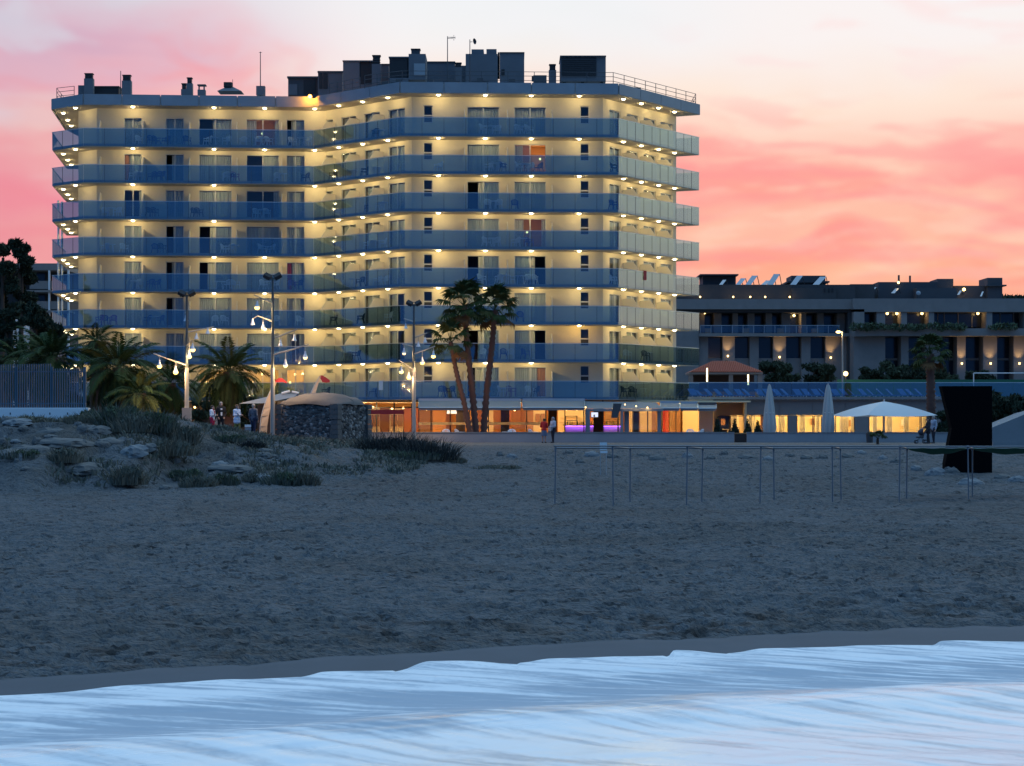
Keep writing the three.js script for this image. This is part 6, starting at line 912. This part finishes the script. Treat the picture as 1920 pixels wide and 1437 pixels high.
{ const p = P(250, 1279, 31); p.y = ground(p.x, 31.2); const b = new MB(); b.bar(V(-0.05, 0.0, 0), V(0.06, 0.03, 0.02), 0.02, 0.012, 6).bar(V(0.0, 0.01, 0), V(-0.03, 0.07, 0), 0.012, 0.006, 5).bar(V(0.02, 0.02, 0), V(0.08, 0.01, 0.05), 0.01, 0.006, 5); const m = b.build('driftwood', M.dark, scene, p); tag(m, 'small dark scrap of driftwood at the edge of the wash', 'driftwood'); }

// ---------- dune vegetation ----------
function tuftGeo(n, R, H, seed, lean = 0.5) { const r = rng(seed), pos = []; for (let i = 0; i < n; i++) { const a = r() * 6.28, q = R * Math.sqrt(r()), x = Math.cos(a) * q, z = Math.sin(a) * q, h = H * (0.4 + 0.7 * r()) * (1 - 0.5 * (q / R) ** 2), dx = (r() - 0.5) * lean * h + x / R * lean * h * 0.7, dz = (r() - 0.5) * lean * h + z / R * lean * h * 0.7, b = r() * 3.14, w = 0.02 + 0.012 * r(), wx = Math.cos(b) * w, wz = Math.sin(b) * w, mx = x + dx * 0.4, mz = z + dz * 0.4; pos.push(x - wx, -0.05, z - wz, x + wx, -0.05, z + wz, mx + wx * 0.7, h * 0.6, mz + wz * 0.7, x - wx, -0.05, z - wz, mx + wx * 0.7, h * 0.6, mz + wz * 0.7, mx - wx * 0.7, h * 0.6, mz - wz * 0.7, mx - wx * 0.7, h * 0.6, mz - wz * 0.7, mx + wx * 0.7, h * 0.6, mz + wz * 0.7, x + dx, h, z + dz); } const g = new THREE.BufferGeometry(); g.setAttribute('position', new THREE.Float32BufferAttribute(pos, 3)); g.computeVertexNormals(); return g; }
function shrub(px, py, Z, wpx, hpx, mat, label, seed, group) {
  const k = Z / F, p = P(px, py, Z); p.y = ground(p.x, Z); const g = thing('dune_shrub', p, label, 'shrub', group), R = wpx * k / 2, H = hpx * k, r = rng(seed), bl = [];
  const nb = 9; for (let i = 0; i < nb; i++) { const a = r() * 6.28, q = R * 0.75 * Math.sqrt(r()); bl.push([Math.cos(a) * q, H * (0.3 + 0.35 * r()) * (1 - 0.4 * q / R), Math.sin(a) * q * 0.7, R * (0.22 + 0.2 * r()), H * (0.22 + 0.2 * r()), R * 0.3]); }
  const wild = mat === M.weedDark; part('foliage', leafGeo(bl, Math.round((700 + wpx * hpx * 0.8) * (wild ? 0.5 : 1)), 0.08, seed, 0.6), mat, g); part('stems', tuftGeo(Math.round(120 + wpx * 4), R, H * (wild ? 1.5 : 1.2), seed + 1, wild ? 1.0 : 0.9), wild ? M.weedDark : mat === M.shrub ? M.shrubGrey : M.shrubDry, g).userData.kind = 'stuff'; return g;
}
const DG = 'shrubs and tussocks on the dune';
[[222, 798, 96, 96, 46, 'shrub', 'tall green shrub on the dune crest right of the barrier'], [290, 806, 96, 90, 40, 'shrub', 'bushy green shrub on the dune below the left street lamp'], [250, 812, 95, 80, 34, 'shrubGrey', 'grey-green shrub between the two tall dune shrubs'], [340, 815, 96, 70, 34, 'shrubGrey', 'grey shrub on the dune right of the bushy green one'], [310, 838, 93, 120, 30, 'shrubGrey', 'wide grey shrub in the middle of the dune'], [175, 795, 97, 60, 30, 'shrub', 'shrub against the end of the concrete barrier'], [345, 852, 91, 80, 20, 'shrub', 'low green mat right of the pale ledge'], [235, 884, 87, 80, 36, 'shrubGrey', 'large grass tussock overhanging the beach, middle of the dune'], [122, 872, 88, 64, 28, 'shrubGrey', 'grass tussock on the ledges left of the large one'], [372, 876, 87, 70, 22, 'shrubGrey', 'grey low shrub at the foot of the dune'], [420, 866, 89, 60, 24, 'shrub', 'green clump right of the grey low shrub'], [535, 866, 89, 90, 24, 'shrub', 'green clump at the tip of the dune'], [575, 866, 89, 50, 26, 'shrubGrey', 'thin grassy clump at the far tip of the dune'], [430, 826, 98, 60, 12, 'shrub', 'low green patch in front of the strollers'], [470, 832, 97, 50, 12, 'weedDark', 'low dark patch in front of the kiosk'], [60, 806, 97, 120, 16, 'grassDry', 'strip of dry grass along the foot of the barrier'], [150, 812, 96, 80, 18, 'grassDry', 'dry grass right of the barrier'], [30, 866, 88, 90, 16, 'shrub', 'low green growth on the ledges at the left edge'], [480, 862, 90, 50, 16, 'shrubGrey', 'grey tuft between the flat ledges']].forEach(([px, py, Z, w, h, m, label], i) => shrub(px, py, Z, w, h, M[m], label, 200 + i, DG));
[[735, 836, 106, 150, 34, 'weedDark', 'dark tangled brush left of the middle street lamp foot'], [690, 832, 108, 90, 14, 'shrub', 'green fringe of the brush beside the stone hut'], [800, 852, 103, 120, 32, 'weedDark', 'dark brush sloping down below the middle street lamp'], [770, 860, 102, 120, 16, 'shrub', 'low green edge of the dark brush'], [850, 858, 103, 50, 10, 'shrubGrey', 'thin weeds at the right end of the brush'], [930, 872, 99, 100, 5, 'shrubDry', 'flat sparse patch of low growth right of the brush']].forEach(([px, py, Z, w, h, m, label], i) => shrub(px, py, Z, w, h, M[m], label, 300 + i, 'brush beside the sandy path'));
{ // sparse grass spread over the dune and the upper beach: nobody could count it
  for (const [mat, n, s0] of [[M.shrubGrey, 1700, 6], [M.shrubDry, 1500, 7]]) { const geo = tuftGeo(14, 0.26, 0.26, 9, 1.0), im = new THREE.InstancedMesh(geo, mat, n), r = rng(s0), d = new THREE.Object3D(); let i = 0, guard = 0;
  while (i < n && guard++ < 60000) { const Z = mix(84, 118, r()), x = mix(-26, -4, r()), dn = duneAt(x, Z); if (dn < 0.15 || fbm(x * 0.5, Z * 0.35 + s0, 3) < (x < -15.5 && Z < 95 ? 0.58 : 0.45)) continue; d.position.set(x, ground(x, Z) - 0.02, -Z); d.rotation.y = r() * 6.28; d.scale.setScalar(0.6 + 0.8 * r()); d.updateMatrix(); im.setMatrixAt(i++, d.matrix); }
  im.count = i; im.name = s0 === 6 ? 'dune_grass' : 'dry_grass'; im.castShadow = im.receiveShadow = true; tag(im, s0 === 6 ? 'grey-green grass growing over the dune' : 'dry straw-coloured grass growing over the dune', 'grass', null, 'stuff'); scene.add(im); }
}
// ---------- people ----------
function field(bones, c, half, N, k, ell = []) {        // skin over tapered bones [a, b, ra, rb]; ell: [centre, radii]
  const mc = new MarchingCubes(N, new THREE.MeshBasicMaterial(), false, false, 60000); mc.isolation = 0; const f = mc.field, h = N / 2;
  const B = bones.map(([a, b, ra, rb]) => { const d = [b[0] - a[0], b[1] - a[1], b[2] - a[2]]; return [a, d, d[0] * d[0] + d[1] * d[1] + d[2] * d[2] + 1e-9, ra, rb]; });
  for (let z = 0; z < N; z++) for (let y = 0; y < N; y++) for (let x = 0; x < N; x++) {
    const px = c[0] + (x - h) / h * half, py = c[1] + (y - h) / h * half, pz = c[2] + (z - h) / h * half; let m = 1e3;
    const join = (d) => { const q = Math.max(k - Math.abs(m - d), 0) / k; m = Math.min(m, d) - q * q * k * 0.25; };
    for (const [a, d, l, ra, rb] of B) { const vx = px - a[0], vy = py - a[1], vz = pz - a[2], t = clamp((vx * d[0] + vy * d[1] + vz * d[2]) / l), ex = vx - d[0] * t, ey = vy - d[1] * t, ez = vz - d[2] * t; join(Math.sqrt(ex * ex + ey * ey + ez * ez) - (ra + (rb - ra) * t)); }
    for (const [e, r] of ell) { const ux = (px - e[0]) / r[0], uy = (py - e[1]) / r[1], uz = (pz - e[2]) / r[2], q = Math.sqrt(ux * ux + uy * uy + uz * uz); join((q - 1) * Math.min(r[0], r[1], r[2])); }
    f[x + y * N + z * N * N] = -m;
  }
  mc.update(); const n = mc.count, p = new Float32Array(n * 3), nn = new Float32Array(n * 3);
  for (let i = 0; i < n; i++) for (let j = 0; j < 3; j++) { p[i * 3 + j] = c[j] + mc.positionArray[i * 3 + j] * half; nn[i * 3 + j] = mc.normalArray[i * 3 + j]; }
  const g = new THREE.BufferGeometry(); g.setAttribute('position', new THREE.BufferAttribute(p, 3)); g.setAttribute('normal', new THREE.BufferAttribute(nn, 3)); return g;
}
const headG = field([[[0, -0.1, -0.02], [0, -0.2, -0.04], 0.05, 0.055], [[0, -0.005, 0.09], [0, -0.035, 0.112], 0.011, 0.015], [[-0.03, -0.068, 0.088], [0.03, -0.068, 0.088], 0.009, 0.009]], [0, -0.03, 0], 0.2, 44, 0.03, [[[0, 0.035, -0.015], [0.078, 0.09, 0.097]], [[0, -0.045, 0.03], [0.058, 0.072, 0.068]], [[0.08, -0.01, -0.01], [0.014, 0.032, 0.02]], [[-0.08, -0.01, -0.01], [0.014, 0.032, 0.02]]]);
const hairG = (long) => field(long ? [[[0, 0.0, -0.06], [0, -0.14, -0.075], 0.085, 0.06]] : [[[0, 0, -0.05], [0, -0.05, -0.07], 0.075, 0.05]], [0, 0, -0.02], 0.24, 40, 0.04, [[[0, 0.058, -0.022], [0.087, 0.082, 0.1]]]);
const HAIR = [hairG(false), hairG(true)];
const handG = (() => { // wrist at the origin, fingers along -y, palm facing z
  const b = [[[0, 0.02, 0], [0, -0.05, 0], 0.024, 0.03], [[-0.02, -0.04, 0], [0.02, -0.04, 0], 0.02, 0.02]]; const L = [0.07, 0.08, 0.075, 0.058];
  for (let i = 0; i < 4; i++) { const x = -0.03 + i * 0.021, y = -0.075, l = L[i]; b.push([[x, y, 0], [x * 1.08, y - l * 0.5, 0.006], 0.0095, 0.009], [[x * 1.08, y - l * 0.5, 0.006], [x * 1.1, y - l * 0.93, 0.026], 0.009, 0.0075]); }
  b.push([[-0.03, -0.025, 0.005], [-0.055, -0.06, 0.018], 0.012, 0.0105], [[-0.055, -0.06, 0.018], [-0.056, -0.092, 0.028], 0.0105, 0.008]);
  return field(b, [0, -0.07, 0.01], 0.115, 40, 0.008);
})();
const skinM = std([0.42, 0.24, 0.17], 0.6), hairDark = std([0.02, 0.015, 0.012], 0.7), hairGrey = std([0.3, 0.29, 0.28], 0.8), hairBrown = std([0.12, 0.07, 0.04], 0.7), shoeM = std([0.03, 0.03, 0.035], 0.6);
function person(px, py, Z, turn, o, label, gy) {
  const p0 = P(px, py, Z); p0.y = gy ?? ground(p0.x, Z); const g = thing('person', p0, label, 'person', undefined, turn), S = o.h / 1.72; g.scale.setScalar(S);
  const st = o.stance || 0, lk = o.lean || 0;
  const J = { n: [0, 1.46, -0.01 + lk], c: [0, 1.25, lk * 0.7], w: [0, 1.05, lk * 0.3], hip: [0, 0.93, 0] };
  const leg = (s) => { const f = st * s; return { h: [s * 0.09, 0.9, 0], k: [s * 0.1, 0.49, 0.02 + f * 0.5], a: [s * 0.105, 0.085, -0.01 + f * 0.8], t: [s * 0.12, 0.035, 0.14 + f * 0.8] }; };
  const sh = (s) => [s * 0.18, 1.41, -0.01 + lk];
  const arms = { crossed: (s) => [[s * 0.25, 1.14, 0.03 + lk], [-s * 0.09, s > 0 ? 1.19 : 1.15, 0.2 + lk]], down: (s) => [[s * 0.24, 1.12, -0.03 + lk], [s * 0.25, 0.87, 0.05]], pocket: (s) => [[s * 0.27, 1.14, -0.08 + lk], [s * 0.17, 0.93, 0.07]], fold: (s) => [[s * 0.25, 1.14, 0.02 + lk], [s * 0.05, 1.06, 0.24 + lk]], push: (s) => [[s * 0.24, 1.15, 0.06 + lk], [s * 0.2, 1.03, 0.36 + lk]] }[o.arms];
  const trunk = [[[-0.11, 1.36, lk], [0.11, 1.36, lk], 0.1, 0.1], [J.c, J.w, 0.13, 0.115], [[-0.06, 1.27, 0.02 + lk], [0.06, 1.27, 0.02 + lk], 0.11, 0.11], [[-0.07, 0.95, -0.01], [0.07, 0.95, -0.01], 0.115, 0.115], [J.w, J.hip, 0.115, 0.12], [J.n, [0, 1.53, 0.01 + lk], 0.058, 0.052], [sh(-1), [0, 1.45, -0.01 + lk], 0.06, 0.06], [sh(1), [0, 1.45, -0.01 + lk], 0.06, 0.06]];
  const armB = [], legB = [], shoes = [];
  const hands = [];
  for (const s of [-1, 1]) { const [e, wr] = arms(s); armB.push([sh(s), e, 0.052, 0.04], [e, wr, 0.04, 0.027]); hands.push([s, e, wr]); const L = leg(s); legB.push([L.h, L.k, 0.085, 0.056], [L.k, L.a, 0.055, 0.038]); shoes.push([[L.a[0], 0.05, L.a[2] - 0.04], L.t, 0.042, 0.036]); }
  const C = [0, 0.86, 0.03], grow = (b, d) => b.map(([a, e, r, q]) => [a, e, r + d, q + d]);
  const body = [field([...trunk, ...armB, ...legB, ...shoes], C, 0.92, 74, 0.035)];
  const head = headG.clone().rotateX(o.nod || 0).rotateY(o.look || 0).translate(0, 1.615, 0.025 + lk); body.push(head);
  for (const [s, e, wr] of hands) { const d = V(wr[0] - e[0], wr[1] - e[1], wr[2] - e[2]).normalize(), h = handG.clone(); if (s < 0) h.rotateY(Math.PI); h.applyMatrix4(new THREE.Matrix4().compose(V(...wr), new THREE.Quaternion().setFromUnitVectors(V(0, -1, 0), d), V(1, 1, 1))); body.push(h); }
  part('body', mergeGeometries(body), skinM, g);
  const eyes = new MB(); for (const s of [-1, 1]) eyes.ball(V(s * 0.03, 0.01, 0.078), 0.011); const eg = eyes.geo(); eg.rotateX(o.nod || 0).rotateY(o.look || 0).translate(0, 1.615, 0.025 + lk); part('eyes', eg, M.dark, g);
  part('hair', HAIR[o.long ? 1 : 0].clone().rotateY(o.look || 0).translate(0, 1.615, 0.025 + lk), o.hair, g);
  const cut = (b, t) => b.map(([a, e, r, q], i) => i % 2 ? [a, [mix(a[0], e[0], t), mix(a[1], e[1], t), mix(a[2], e[2], t)], r, mix(r, q, t)] : [a, e, r, q]);
  const topB = [...trunk.filter((_, i) => i !== 5), ...(o.hem ? [[[-0.08, 0.78, 0], [0.08, 0.78, 0], 0.125, 0.125], [[-0.08, 0.92, 0], [0.08, 0.92, 0], 0.12, 0.12]] : [])];
  part(o.topName, field(grow([...topB, ...cut(armB, 0.88)], 0.016), C, 0.92, 74, 0.035), o.top, g);
  if (o.skirt) { const pr = [[0.15, 1.0], [0.17, 0.9], [0.2, 0.7], [0.22, 0.5]].map(([r, y]) => new THREE.Vector2(r, y)); part('skirt', new THREE.LatheGeometry(pr, 24).scale(1.05, 1, 0.82), o.bottom, g); }
  else part('trousers', field(grow([[[-0.07, 0.95, -0.01], [0.07, 0.95, -0.01], 0.115, 0.115], ...legB], 0.018), C, 0.92, 74, 0.03), o.bottom, g);
  part('shoes', field(grow(shoes, 0.012), [0, 0.2, 0.05], 0.32, 40, 0.01), shoeM, g);
  if (o.front) { const b = new MB(); b.quad(V(-0.05, 1.4, 0.125 + lk), V(0.05, 1.4, 0.125 + lk), V(0.03, 1.0, 0.155 + lk), V(-0.03, 1.0, 0.155 + lk)); b.box(-0.045, 0.045, 1.02, 1.38, 0.10, 0.142); b.build('shirt_front', M.white, g); }
  if (o.scarf) { part('scarf', new THREE.TorusGeometry(0.085, 0.03, 8, 18).rotateX(1.35).translate(0, 1.45, 0.02), o.scarf, g); new MB().box(-0.05, 0.03, 1.1, 1.42, 0.13, 0.16).build('scarf_end', o.scarf, g); }
  if (o.cloth) { const b = new MB(), n = 6; for (let i = 0; i < n; i++) b.quad(V(-0.2 + i * 0.05, 1.1, 0.27 + 0.02 * (i % 2)), V(-0.15 + i * 0.05, 1.1, 0.27 + 0.02 * ((i + 1) % 2)), V(-0.16 + i * 0.05, 0.78, 0.25 + 0.03 * ((i + 1) % 2)), V(-0.21 + i * 0.05, 0.78, 0.25 + 0.03 * (i % 2))); b.build('jacket_over_arm', M.white, g); }
  return g;
}
const C3 = (r, g, b) => std([r, g, b], 0.9);
person(398, 811, 118, 1.2, { h: 1.58, arms: 'crossed', long: true, hair: hairDark, top: C3(0.72, 0.74, 0.8), topName: 'sweater', bottom: C3(0.45, 0.015, 0.06), scarf: M.red }, 'person in a white top and red trousers with folded arms, facing the man in black');
person(414, 812, 118.3, 0.35, { h: 1.78, arms: 'pocket', hair: hairGrey, top: C3(0.012, 0.012, 0.016), topName: 'jacket', bottom: C3(0.012, 0.012, 0.016), front: true, stance: 0.08 }, 'tall person in a black jacket and trousers with a white shirt front');
person(444, 815, 117.5, 0.9, { h: 1.68, arms: 'crossed', hair: hairBrown, top: C3(0.6, 0.68, 0.82), topName: 'tunic', hem: true, bottom: C3(0.2, 0.19, 0.05), stance: 0.1 }, 'person in a long pale blue shirt and olive trousers, arms folded');
person(475, 816, 117, 2.7, { h: 1.76, arms: 'down', hair: hairGrey, top: C3(0.1, 0.11, 0.14), topName: 'shirt', bottom: C3(0.02, 0.025, 0.06), stance: 0.06 }, 'person in a grey shirt and dark trousers standing with back turned by the kiosk');
person(1020, 828, 137, 2.9, { h: 1.56, arms: 'fold', hair: hairDark, top: C3(0.5, 0.02, 0.02), topName: 'sweater', bottom: C3(0.1, 0.13, 0.2), skirt: true, lean: 0.03 }, 'person in a red top and grey-blue skirt leaning at the low white wall', 0);
person(1037, 828, 137.4, -0.9, { h: 1.64, arms: 'fold', long: true, hair: hairGrey, top: C3(0.4, 0.44, 0.52), topName: 'sweater', bottom: C3(0.015, 0.016, 0.03), cloth: true, stance: 0.1 }, 'person in grey top and black trousers, pale jacket over the arm, by the wall', 0);
person(1741, 830, 135, -1.4, { h: 1.62, arms: 'push', long: true, hair: hairDark, top: C3(0.02, 0.02, 0.025), topName: 'coat', hem: true, bottom: C3(0.02, 0.02, 0.025), stance: 0.12 }, 'person in dark clothes pushing a stroller along the promenade', -0.02);
person(1751, 830, 136, -1.1, { h: 1.74, arms: 'down', hair: hairGrey, top: C3(0.35, 0.38, 0.45), topName: 'shirt', bottom: C3(0.02, 0.022, 0.035), stance: 0.1 }, 'person in a pale shirt walking just behind the stroller pusher', -0.02);
{ const p = P(1727, 830, 135), g = thing('stroller', V(p.x, -0.02, p.z), 'dark baby stroller being pushed in front of the lit dining room', 'stroller'); for (const [x, z, r] of [[-0.3, 0.2, 0.11], [-0.3, -0.2, 0.11], [0.25, 0.24, 0.13], [0.25, -0.24, 0.13]]) { const m = part('wheel', new THREE.TorusGeometry(r - 0.025, 0.025, 8, 20), M.dark, g, V(x, r, z)); new MB().bar(V(0, 0, -0.02), V(0, 0, 0.02), 0.035, 0.035, 10).build('hub', M.metal, m); }
  const f = new MB(); for (const z of [-0.2, 0.2]) f.bar(V(-0.3, 0.11, z), V(0.3, 0.75, z), 0.016).bar(V(0.25, 0.13, z), V(-0.1, 0.55, z), 0.016).bar(V(0.3, 0.75, z), V(0.48, 1.02, z), 0.016); f.bar(V(0.48, 1.02, -0.2), V(0.48, 1.02, 0.2), 0.02).build('frame', M.railDark, g); new MB().box(-0.28, 0.15, 0.36, 0.44, -0.19, 0.19).quad(V(0.12, 0.42, -0.19), V(0.12, 0.42, 0.19), V(0.3, 0.85, 0.19), V(0.3, 0.85, -0.19)).build('seat', M.dark, g); const h = part('hood', new THREE.SphereGeometry(0.3, 16, 10, 0, Math.PI), M.plasticDark, g, V(0.12, 0.72, 0)); h.rotation.set(0, -Math.PI / 2, 0); h.scale.set(0.66, 0.8, 1); }

scene.traverse((o) => { if (o.isMesh && o.userData.noShadow !== true) { o.castShadow = true; o.receiveShadow = true; } });
renderer.render(scene, camera);
